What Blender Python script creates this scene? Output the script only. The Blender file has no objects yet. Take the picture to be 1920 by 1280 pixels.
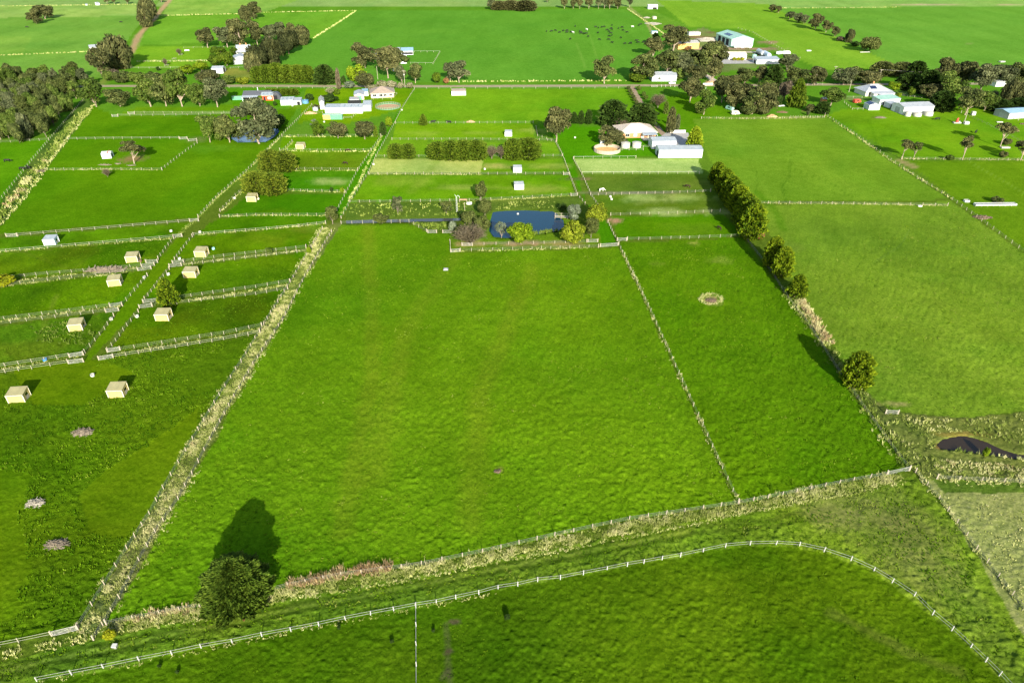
import bpy, math, random
import numpy as np
from math import sin, cos, tan, atan, atan2, radians, pi, sqrt, hypot
from mathutils import Vector, Matrix

# ------------------------------------------------------------------ scene, camera, light
S = bpy.context.scene
C = S.collection
H = 100.0                                   # the drone's height in metres
TH = radians(32.3)                          # its pitch below the horizon
F = 1280.0                                  # focal length, pixels of a 1920 x 1280 frame
cam_d = bpy.data.cameras.new('camera')
cam = bpy.data.objects.new('camera', cam_d); C.objects.link(cam)
cam.location = (0, 0, H); cam.rotation_euler = (pi/2 - TH, 0, 0)
cam_d.lens = 24; cam_d.sensor_width = 36; cam_d.clip_start = 1; cam_d.clip_end = 6000
S.camera = cam
SUN_EL, SUN_AZ = radians(22.0), radians(11.5)
w = bpy.data.worlds.new('World'); S.world = w; w.use_nodes = True
wn = w.node_tree.nodes; wl = w.node_tree.links
bg = wn['Background']; bg.inputs['Strength'].default_value = 0.10
sky = wn.new('ShaderNodeTexSky'); sky.sky_type = 'NISHITA'; sky.sun_disc = False
sky.sun_elevation = SUN_EL; sky.sun_rotation = pi - SUN_AZ
wl.new(sky.outputs[0], bg.inputs[0])
sd = bpy.data.lights.new('sun', 'SUN'); sd.energy = 4.6; sd.angle = radians(0.55); sd.color = (1.0, 0.93, 0.80)
sun = bpy.data.objects.new('sun', sd); C.objects.link(sun)
sun.rotation_euler = Vector((-sin(SUN_AZ)*cos(SUN_EL), cos(SUN_AZ)*cos(SUN_EL), -sin(SUN_EL))).to_track_quat('-Z', 'Y').to_euler()
S.view_settings.view_transform = 'Standard'; S.view_settings.look = 'None'
S.view_settings.exposure = 1.27; S.view_settings.gamma = 1.0
S.cycles.max_bounces = 5; S.cycles.diffuse_bounces = 3; S.cycles.glossy_bounces = 2
S.cycles.volume_bounces = 0

# ------------------------------------------------------------------ reading places off the photograph
def P(x, y):
    """photo pixel (1920 x 1280) -> the point of flat ground it shows"""
    u, v = x - 960.0, y - 640.0
    t = H / (v*cos(TH) + F*sin(TH))
    return (u*t, (F*cos(TH) - v*sin(TH))*t)
def height_at(Y, ytop):
    v = ytop - 640.0
    return H - Y*(F*sin(TH) + v*cos(TH))/(F*cos(TH) - v*sin(TH))
def local(y):
    """pixels per metre (sideways, across the view ray), and the angle the ray comes down at, on ground shown at row y"""
    v = y - 640.0
    s = (v*cos(TH) + F*sin(TH))/H
    return s, s/cos(atan(v/F)), TH + atan(v/F)
RNG = np.random.default_rng(7)
random.seed(7)

# ------------------------------------------------------------------ object helpers
def tag(o, label=None, cat=None, group=None, kind=None):
    if label: o['label'] = label
    if cat: o['category'] = cat
    if group: o['group'] = group
    if kind: o['kind'] = kind
    return o
def thing(name, label, cat, loc, rz=0.0, group=None):
    o = bpy.data.objects.new(name, None); C.objects.link(o)
    o.empty_display_size = 0.5
    o.location = (loc[0], loc[1], loc[2] if len(loc) > 2 else 0.0); o.rotation_euler = (0, 0, rz)
    return tag(o, label, cat, group)
def put(name, mesh, parent=None, loc=(0, 0, 0), rot=(0, 0, 0), scale=(1, 1, 1), mat=None):
    o = bpy.data.objects.new(name, mesh); C.objects.link(o)
    if parent is not None: o.parent = parent
    o.location = loc; o.rotation_euler = rot; o.scale = scale
    if mat is not None:
        if not mesh.materials: mesh.materials.append(None)
        o.material_slots[0].link = 'OBJECT'; o.material_slots[0].material = mat
    return o
def np_mesh(name, V, F4=None, F3=None, mat=None, smooth=False):
    V = np.asarray(V, dtype=np.float32)
    me = bpy.data.meshes.new(name)
    loops, starts, totals = [], [], []
    n = 0
    for Fa, k in ((F4, 4), (F3, 3)):
        if Fa is None or len(Fa) == 0: continue
        Fa = np.asarray(Fa, dtype=np.int32).reshape(-1, k)
        loops.append(Fa.ravel()); starts.append(n + np.arange(len(Fa), dtype=np.int32)*k); totals.append(np.full(len(Fa), k, np.int32))
        n += Fa.size
    loops = np.concatenate(loops); starts = np.concatenate(starts); totals = np.concatenate(totals)
    me.vertices.add(len(V)); me.vertices.foreach_set('co', V.ravel())
    me.loops.add(len(loops)); me.loops.foreach_set('vertex_index', loops)
    me.polygons.add(len(starts)); me.polygons.foreach_set('loop_start', starts); me.polygons.foreach_set('loop_total', totals)
    if smooth: me.polygons.foreach_set('use_smooth', np.ones(len(starts), bool))
    if mat is not None: me.materials.append(mat)
    me.update(calc_edges=True)
    return me
def attr(me, name, data, kind='FLOAT'):
    a = me.attributes.new(name, kind, 'POINT')
    if kind == 'FLOAT': a.data.foreach_set('value', np.asarray(data, np.float32))
    else: a.data.foreach_set('color', np.asarray(data, np.float32).ravel())

class MB:
    """collects boxes, tubes and polygons for one mesh"""
    def __init__(s): s.v = []; s.f = []
    def add(s, V, Fs):
        n = len(s.v); s.v += [tuple(p) for p in V]; s.f += [tuple(i + n for i in f) for f in Fs]; return s
    def box(s, x0, x1, y0, y1, z0, z1):
        return s.add([(x0,y0,z0),(x1,y0,z0),(x1,y1,z0),(x0,y1,z0),(x0,y0,z1),(x1,y0,z1),(x1,y1,z1),(x0,y1,z1)],
                     [(0,3,2,1),(4,5,6,7),(0,1,5,4),(1,2,6,5),(2,3,7,6),(3,0,4,7)])
    def tube(s, pts, rad, n=6, cap=True):
        pts = [Vector(p) for p in pts]
        rad = rad if hasattr(rad, '__len__') else [rad]*len(pts)
        V = []; Fs = []
        for i, p in enumerate(pts):
            d = (pts[min(i+1, len(pts)-1)] - pts[max(i-1, 0)]).normalized()
            a = d.orthogonal().normalized() if abs(d.z) > 0.9 else d.cross(Vector((0,0,1))).normalized()
            b = d.cross(a).normalized()
            for k in range(n):
                t = 2*pi*(k + 0.5)/n
                V.append(p + a*(rad[i]*cos(t)) + b*(rad[i]*sin(t)))
        for i in range(len(pts)-1):
            for k in range(n):
                k2 = (k+1) % n
                Fs.append((i*n+k, i*n+k2, (i+1)*n+k2, (i+1)*n+k))
        if cap:
            Fs.append(tuple(range(n-1, -1, -1))); Fs.append(tuple((len(pts)-1)*n + k for k in range(n)))
        return s.add(V, Fs)
    def beam(s, a, b, wd, ht, up=None):
        a, b = Vector(a), Vector(b); d = (b-a).normalized()
        r = d.cross(Vector((0,0,1)) if abs(d.z) < 0.95 else Vector((1,0,0))).normalized(); u = r.cross(d)
        V = [a-r*wd/2-u*ht/2, a+r*wd/2-u*ht/2, a+r*wd/2+u*ht/2, a-r*wd/2+u*ht/2]
        V += [p + (b-a) for p in V]
        return s.add(V, [(0,1,2,3),(7,6,5,4),(0,4,5,1),(1,5,6,2),(2,6,7,3),(3,7,4,0)])
    def mesh(s, name, mat=None, smooth=False):
        me = bpy.data.meshes.new(name); me.from_pydata(s.v, [], s.f)
        if mat is not None: me.materials.append(mat)
        if smooth: me.polygons.foreach_set('use_smooth', [True]*len(me.polygons))
        me.update(); return me
    def obj(s, name, mat, parent=None, loc=(0,0,0), smooth=False):
        return put(name, s.mesh(name, mat, smooth), parent, loc)

# ------------------------------------------------------------------ noise (numpy)
def _h(ix, iy, seed):
    n = (ix.astype(np.int64)*374761393 + iy.astype(np.int64)*668265263 + seed*974711) & 0xffffffff
    n = ((n ^ (n >> 13))*1274126177) & 0xffffffff
    n = (n ^ (n >> 16)) & 0xffff
    return n.astype(np.float32)/65535.0
def noise(x, y, scale, seed=0):
    x = x/scale; y = y/scale
    ix = np.floor(x); iy = np.floor(y); fx = x-ix; fy = y-iy
    fx = fx*fx*(3-2*fx); fy = fy*fy*(3-2*fy)
    a = _h(ix, iy, seed); b = _h(ix+1, iy, seed); c = _h(ix, iy+1, seed); d = _h(ix+1, iy+1, seed)
    return (a*(1-fx)+b*fx)*(1-fy) + (c*(1-fx)+d*fx)*fy
def fbm(x, y, scale, seed=0, oct=4):
    r = 0; a = 0.5; t = 0
    for k in range(oct):
        r = r + a*noise(x + 17.3*k, y - 9.1*k, scale/2**k, seed+k); t += a; a *= 0.55
    return r/t
def inside(poly, x, y):
    """even-odd test for many points"""
    px = [p[0] for p in poly]; py = [p[1] for p in poly]
    box = (x >= min(px)) & (x <= max(px)) & (y >= min(py)) & (y <= max(py))
    idx = np.nonzero(box)[0]
    m = np.zeros(len(x), bool)
    if len(idx) == 0: return m
    xx, yy = x[idx], y[idx]; r = np.zeros(len(idx), bool); n = len(poly)
    for i in range(n):
        x1, y1 = poly[i]; x2, y2 = poly[(i+1) % n]
        if y1 == y2: continue
        c = ((y1 > yy) != (y2 > yy)) & (xx < (x2-x1)*(yy-y1)/(y2-y1) + x1)
        r ^= c
    m[idx] = r
    return m
def dist_line(pts, x, y, reach):
    """distance to a polyline (inf beyond reach)"""
    d = np.full(len(x), 1e9, np.float32)
    for (x1, y1), (x2, y2) in zip(pts[:-1], pts[1:]):
        b = (x > min(x1,x2)-reach) & (x < max(x1,x2)+reach) & (y > min(y1,y2)-reach) & (y < max(y1,y2)+reach)
        idx = np.nonzero(b)[0]
        if len(idx) == 0: continue
        dx, dy = x2-x1, y2-y1; L = dx*dx+dy*dy + 1e-9
        t = np.clip(((x[idx]-x1)*dx + (y[idx]-y1)*dy)/L, 0, 1)
        dd = np.hypot(x[idx]-x1-t*dx, y[idx]-y1-t*dy)
        d[idx] = np.minimum(d[idx], dd)
    return d

# ------------------------------------------------------------------ materials
MATS = {}
def nodes(name):
    m = bpy.data.materials.new(name); m.use_nodes = True
    nt = m.node_tree; b = nt.nodes['Principled BSDF']
    b.inputs['Specular IOR Level'].default_value = 0.25
    MATS[name] = m
    return m, nt, nt.nodes, nt.links, b
def nz(nt, scale, detail=3, rough=0.55, coord='Object', stretch=None, w=None):
    tc = nt.nodes.new('ShaderNodeTexCoord'); t = nt.nodes.new('ShaderNodeTexNoise')
    t.inputs['Scale'].default_value = scale; t.inputs['Detail'].default_value = detail; t.inputs['Roughness'].default_value = rough
    if stretch:
        mp = nt.nodes.new('ShaderNodeMapping'); mp.inputs['Scale'].default_value = stretch[:3]
        if len(stretch) > 3: mp.inputs['Rotation'].default_value = (0, 0, stretch[3])
        nt.links.new(tc.outputs[coord], mp.inputs[0]); nt.links.new(mp.outputs[0], t.inputs['Vector'])
    else: nt.links.new(tc.outputs[coord], t.inputs['Vector'])
    return t.outputs['Fac']
def ramp(nt, fac, stops):
    r = nt.nodes.new('ShaderNodeValToRGB'); nt.links.new(fac, r.inputs[0])
    e = r.color_ramp.elements
    while len(e) < len(stops): e.new(0.5)
    for k, (p, c) in enumerate(stops):
        e[k].position = p; e[k].color = (*c, 1) if len(c) == 3 else c
    return r.outputs[0]
def mix(nt, fac, a, b, mode='MIX'):
    m = nt.nodes.new('ShaderNodeMix'); m.data_type = 'RGBA'; m.blend_type = mode
    for sock, val in ((m.inputs[0], fac), (m.inputs[6], a), (m.inputs[7], b)):
        if isinstance(val, (int, float)): sock.default_value = val
        elif isinstance(val, tuple): sock.default_value = (*val, 1)
        else: nt.links.new(val, sock)
    return m.outputs[2]
def mul(nt, a, b, op='MULTIPLY'):
    m = nt.nodes.new('ShaderNodeMath'); m.operation = op
    for k, v in enumerate((a, b)):
        if isinstance(v, (int, float)): m.inputs[k].default_value = v
        else: nt.links.new(v, m.inputs[k])
    return m.outputs[0]
def bump(nt, b, h, strength, dist=0.1):
    n = nt.nodes.new('ShaderNodeBump'); n.inputs['Strength'].default_value = strength; n.inputs['Distance'].default_value = dist
    nt.links.new(h, n.inputs['Height']); nt.links.new(n.outputs[0], b.inputs['Normal'])

def plain(name, col, rough=0.7, var=0.25, scale=1.5, metal=0.0, spec=0.25, bmp=0.0):
    m, nt, N, L, b = nodes(name)
    f = nz(nt, scale, 4)
    lo = tuple(c*(1-var) for c in col); hi = tuple(min(1, c*(1+var)) for c in col)
    L.new(ramp(nt, f, [(0.3, lo), (0.7, hi)]), b.inputs['Base Color'])
    b.inputs['Roughness'].default_value = rough; b.inputs['Metallic'].default_value = metal; b.inputs['Specular IOR Level'].default_value = spec
    if bmp: bump(nt, b, nz(nt, scale*4, 4), bmp, 0.03)
    return m
def sheeting(name, col, rough=0.45, pitch=5.0, axis='X', var=0.1, spec=0.4, rust=0.0):
    """corrugated steel sheets: ribs in the relief, faint sheet laps and weathering in the colour"""
    m, nt, N, L, b = nodes(name)
    tc = N.new('ShaderNodeTexCoord'); wv = N.new('ShaderNodeTexWave'); wv.bands_direction = axis
    wv.inputs['Scale'].default_value = pitch; L.new(tc.outputs['Object'], wv.inputs['Vector'])
    f = nz(nt, 0.6, 5, 0.6)
    lo = tuple(c*(1-var*1.5) for c in col); hi = tuple(min(1, c*(1+var)) for c in col)
    c = ramp(nt, f, [(0.3, lo), (0.7, hi)])
    st = nz(nt, 1.0, 3, 0.6, stretch=(2.5, 2.5, 0.25))
    c = mix(nt, ramp(nt, st, [(0.45, (0,0,0)), (0.75, (0.3,0.3,0.3))]), c, tuple(x*0.62 for x in col))
    if rust: c = mix(nt, ramp(nt, nz(nt, 0.9, 5, 0.7), [(0.55, (0,0,0)), (0.7, (rust,rust,rust))]), c, (0.16, 0.07, 0.03))
    L.new(c, b.inputs['Base Color']); b.inputs['Roughness'].default_value = rough; b.inputs['Specular IOR Level'].default_value = spec
    bump(nt, b, wv.outputs['Fac'], 0.35, 0.04)
    return m
sheeting('wall_white', (0.68, 0.69, 0.68)); sheeting('wall_cream', (0.66, 0.55, 0.36)); sheeting('wall_beige', (0.50, 0.385, 0.14))
sheeting('wall_grey', (0.36, 0.38, 0.37)); sheeting('wall_pale_green', (0.34, 0.55, 0.43)); sheeting('wall_dark', (0.06, 0.065, 0.075))
sheeting('wall_red', (0.55, 0.075, 0.03)); sheeting('wall_yellow', (0.68, 0.42, 0.12)); sheeting('wall_blue_white', (0.55, 0.66, 0.74))
sheeting('wall_mint', (0.12, 0.36, 0.21)); sheeting('wall_galv', (0.42, 0.45, 0.46), 0.35, spec=0.6)
sheeting('roof_grey', (0.32, 0.36, 0.38), 0.4, spec=0.5); sheeting('roof_light', (0.36, 0.385, 0.40), 0.4, spec=0.5)
sheeting('roof_cream', (0.62, 0.53, 0.43)); sheeting('roof_tan', (0.33, 0.26, 0.20)); sheeting('roof_beige', (0.34, 0.31, 0.15))
sheeting('roof_green', (0.30, 0.50, 0.39), 0.45); sheeting('roof_blue', (0.25, 0.40, 0.50), 0.4, spec=0.5); sheeting('roof_dark', (0.10, 0.105, 0.115))
sheeting('roof_rusty', (0.36, 0.35, 0.33), rust=0.7); sheeting('roof_white', (0.66, 0.66, 0.64))
plain('trim_white', (0.80, 0.80, 0.78), 0.5, 0.05); plain('trim_cream', (0.75, 0.68, 0.52), 0.5, 0.06); plain('trim_grey', (0.3, 0.31, 0.32), 0.5, 0.1)
plain('brick_cream', (0.62, 0.46, 0.34), 0.85, 0.15, 3.0); plain('brick_orange', (0.50, 0.22, 0.10), 0.85, 0.2, 3.0); plain('render_cream', (0.72, 0.66, 0.55), 0.85, 0.1)
plain('opening_dark', (0.015, 0.016, 0.018), 0.9, 0.3)
plain('timber_grey', (0.38, 0.33, 0.25), 0.9, 0.3, 6.0); plain('timber_pale', (0.32, 0.30, 0.21), 0.85, 0.25, 5.0); plain('timber_dark', (0.10, 0.08, 0.06), 0.9, 0.3)
plain('paint_white', (0.82, 0.82, 0.80), 0.45, 0.06); plain('rail_pale', (0.20, 0.22, 0.14), 0.6, 0.15, 4.0); plain('rail_light', (0.28, 0.29, 0.21), 0.6, 0.15, 4.0); plain('wire_grey', (0.25, 0.25, 0.22), 0.6, 0.2)
plain('steel_pale', (0.62, 0.64, 0.62), 0.4, 0.12, 4.0, 0.3, 0.5); plain('concrete', (0.34, 0.33, 0.30), 0.9, 0.15, 0.6, bmp=0.2); plain('concrete_tank', (0.42, 0.41, 0.36), 0.9, 0.18, 0.8)
plain('rubber', (0.03, 0.03, 0.03), 0.9, 0.2); plain('tyre', (0.02, 0.02, 0.022), 0.85, 0.2); plain('tank_blue', (0.10, 0.24, 0.36), 0.5, 0.15); plain('tank_green', (0.28, 0.50, 0.42), 0.5, 0.1)
plain('sand', (0.56, 0.36, 0.14), 0.95, 0.2, 0.8, bmp=0.3); plain('coat_black', (0.012, 0.011, 0.010), 0.6, 0.3); plain('coat_white', (0.72, 0.70, 0.64), 0.8, 0.2, 2.0)
plain('rail_green', (0.10, 0.22, 0.13), 0.6, 0.15); plain('coat_brown', (0.035, 0.02, 0.012), 0.7, 0.3); plain('paint_red', (0.5, 0.07, 0.04), 0.5, 0.2); plain('paint_blue', (0.05, 0.22, 0.55), 0.4, 0.1); plain('paint_cyan', (0.30, 0.62, 0.62), 0.5, 0.1)
plain('poly_white', (0.52, 0.52, 0.46), 0.6, 0.15); plain('soil_brown', (0.16, 0.10, 0.06), 0.95, 0.4, 1.2, bmp=0.5); plain('soil_orange', (0.40, 0.26, 0.14), 0.95, 0.25, 1.0, bmp=0.4)
plain('rubble_pale', (0.33, 0.30, 0.24), 0.95, 0.3, 2.0, bmp=0.5); plain('gate_grey', (0.28, 0.29, 0.24), 0.5, 0.1); plain('gate_white', (0.36, 0.36, 0.31), 0.5, 0.1); plain('rail_white', (0.44, 0.44, 0.40), 0.5, 0.1); plain('branch_grey', (0.20, 0.165, 0.12), 0.9, 0.3, 4.0); plain('stone_red', (0.14, 0.10, 0.065), 0.95, 0.3, 1.5)
plain('solar', (0.015, 0.025, 0.07), 0.2, 0.3, 3.0, spec=0.6); plain('glass_dark', (0.02, 0.025, 0.03), 0.12, 0.3, spec=0.6); plain('pallet', (0.46, 0.33, 0.18), 0.9, 0.2)
plain('skylight', (0.20, 0.25, 0.28), 0.3, 0.1, spec=0.5); plain('gravel', (0.46, 0.39, 0.30), 0.95, 0.2, 0.7, bmp=0.3)
M = MATS
# ------------------------------------------------------------------ the ground: one sheet to the horizon
def lin(c):
    return tuple((x/255/12.92 if x/255 <= 0.04045 else ((x/255+0.055)/1.055)**2.4) for x in c)
def g(r, gg, b, k=0.56):
    return tuple(k*x for x in lin((r, gg, b)))
def PP(pts): return [P(*p) for p in pts]

def build_ground():
    # rows closer together where the land is near the drone, so that tussocks there are real relief
    NC = 1080
    rows = np.concatenate([[-60, 0, 30], 1/np.linspace(1/50, 1/330, 470), np.geomspace(336, 1500, 110), [1650, 1900, 2300, 2800, 3500, 4600]])
    a = np.linspace(-1, 1, NC); a = a*(0.72 + 0.28*a**4)
    X = np.outer(np.maximum(rows + 42, 60)*1.18, a)
    far = np.clip((rows-1500)/1000, 0, 1)[:, None]
    Y = np.repeat(rows[:, None], NC, 1)
    Y = Y + (RNG.random(Y.shape)-0.5)*0.22*np.minimum(np.gradient(rows), 0.5)[:, None]*(rows[:, None] > 40)
    x, y = X.ravel(), Y.ravel()
    n = len(x)
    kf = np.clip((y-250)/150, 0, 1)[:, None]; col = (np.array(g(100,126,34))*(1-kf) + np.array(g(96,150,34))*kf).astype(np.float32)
    rough = np.full(n, 0.55, np.float32)               # how tall the tussocks stand
    patch = np.full(n, 0.35, np.float32)               # how blotchy the sward is
    jx = (fbm(x, y, 6, 50, 3)-0.5)*1.6; jy = (fbm(x, y, 6, 60, 3)-0.5)*1.6
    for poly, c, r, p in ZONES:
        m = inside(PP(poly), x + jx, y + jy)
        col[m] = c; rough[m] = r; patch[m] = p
    for pts, wd, c, k in WORN:
        d = dist_line(PP(pts), x + jx*0.5, y + jy*0.5, wd*2.5)
        kk = k*np.clip(1.35 - d/wd + (fbm(x, y, 2.5, 33, 3)-0.5)*1.1, 0, 1)[:, None]
        col = col*(1-kk) + np.array(c)*kk
        rough = rough*(1-0.6*kk[:, 0])
    for (cx, cy, rx, ry), c, k in SPOTS:               # bald or yellowed spots: centre pixel, half sizes in metres
        X0, Y0 = P(cx, cy)
        d = np.hypot((x-X0)/rx, (y-Y0)/ry)
        kk = k*np.clip(1.5*(1.1 - d) + (fbm(x, y, max(1.0, rx*0.35), 91, 4)-0.5)*1.8, 0, 1)[:, None]*(d < 1.6)[:, None]
        col = col*(1-kk) + np.array(c)*kk
        rough = rough*(1-0.5*kk[:, 0])
    col *= (1 + 0.17*np.clip((y-190)/140, 0, 1))[:, None]*np.array([1.04, 1.0, 1.12])      # brightening with distance painted into the ground colour
    # broad natural variation of the sward
    v = fbm(x, y, 38, 3, 4); v2 = fbm(x, y, 9, 5, 4)
    col *= (1 + (v-0.5)[:, None]*0.5*patch[:, None]*np.array([1.6, 0.9, 0.6]) + (v2-0.5)[:, None]*0.55*patch[:, None])
    lushness = np.clip((fbm(x, y, 22, 8, 4) - 0.52)*6, 0, 1)*patch
    # relief
    h = np.clip(noise(x, y, 0.85, 11)*(.6 + .4*noise(x, y, 2.3, 15)) - 0.30, 0, 1)*0.5 + (noise(x, y, 0.5, 12)-0.3)*0.22
    h = h*rough*(0.55 + 0.9*fbm(x, y, 7, 14, 3))*np.clip((330-y)/120, 0, 1)
    z = np.clip(h, -0.05, 0.9)
    for poly, dz in BASINS:
        m = inside(PP(poly), x, y); z[m] = dz
    for pts, wd, dz in FLATTEN:
        d = dist_line(PP(pts), x, y, wd+2); z = np.where(d < wd, np.minimum(z, dz), z)
    for poly in YARDS:
        m = inside(PP(poly), x, y); z[m] = -0.05
    z[y > 1500] = 0
    idx = np.arange(len(rows)*NC).reshape(len(rows), NC)
    Fq = np.stack([idx[:-1, :-1], idx[:-1, 1:], idx[1:, 1:], idx[1:, :-1]], -1).reshape(-1, 4)
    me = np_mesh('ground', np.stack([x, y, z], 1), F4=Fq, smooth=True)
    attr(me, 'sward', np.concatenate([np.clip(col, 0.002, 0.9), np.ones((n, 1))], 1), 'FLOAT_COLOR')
    attr(me, 'lush', lushness); attr(me, 'tuft', rough*np.clip((420-y)/220, .06, 1))
    m, nt, N, L, b = nodes('pasture')
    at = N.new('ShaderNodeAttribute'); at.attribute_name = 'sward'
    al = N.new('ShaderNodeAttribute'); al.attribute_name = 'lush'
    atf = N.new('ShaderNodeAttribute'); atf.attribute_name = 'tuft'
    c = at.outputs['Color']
    f1 = nz(nt, 1.5, 7, 0.85, stretch=(0.9, 1.1, 1.0, 0.5))
    c = mix(nt, 1.0, c, ramp(nt, f1, [(0.34, (0.42, 0.50, 0.35)), (0.46, (0.92, 0.95, 0.9)), (0.55, (1.10, 1.08, 1.05)), (0.66, (1.75, 1.55, 2.4))]), 'MULTIPLY')
    f2 = nz(nt, 0.30, 5, 0.7)
    c = mix(nt, 1.0, c, ramp(nt, f2, [(0.3, (0.82, 0.86, 0.75)), (0.7, (1.2, 1.1, 1.25))]), 'MULTIPLY')
    f5 = nz(nt, 0.035, 3, 0.6, stretch=(1.0, 0.22, 1.0, 0.12))
    c = mix(nt, 1.0, c, ramp(nt, f5, [(0.3, (0.84, 0.90, 0.8)), (0.7, (1.10, 1.09, 1.15))]), 'MULTIPLY')
    c = mix(nt, mul(nt, al.outputs['Fac'], 0.75), c, mix(nt, 1.0, c, (0.66, 0.86, 0.7), 'MULTIPLY'))
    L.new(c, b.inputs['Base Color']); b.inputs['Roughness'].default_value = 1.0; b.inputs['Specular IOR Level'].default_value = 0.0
    f3 = nz(nt, 2.2, 6, 0.8)
    bn = N.new('ShaderNodeBump'); bn.inputs['Distance'].default_value = 0.35
    L.new(mul(nt, atf.outputs['Fac'], 0.9), bn.inputs['Strength']); L.new(f3, bn.inputs['Height']); L.new(bn.outputs[0], b.inputs['Normal'])
    me.materials.append(m)
    return tag(put('ground', me), kind='structure')

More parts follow.
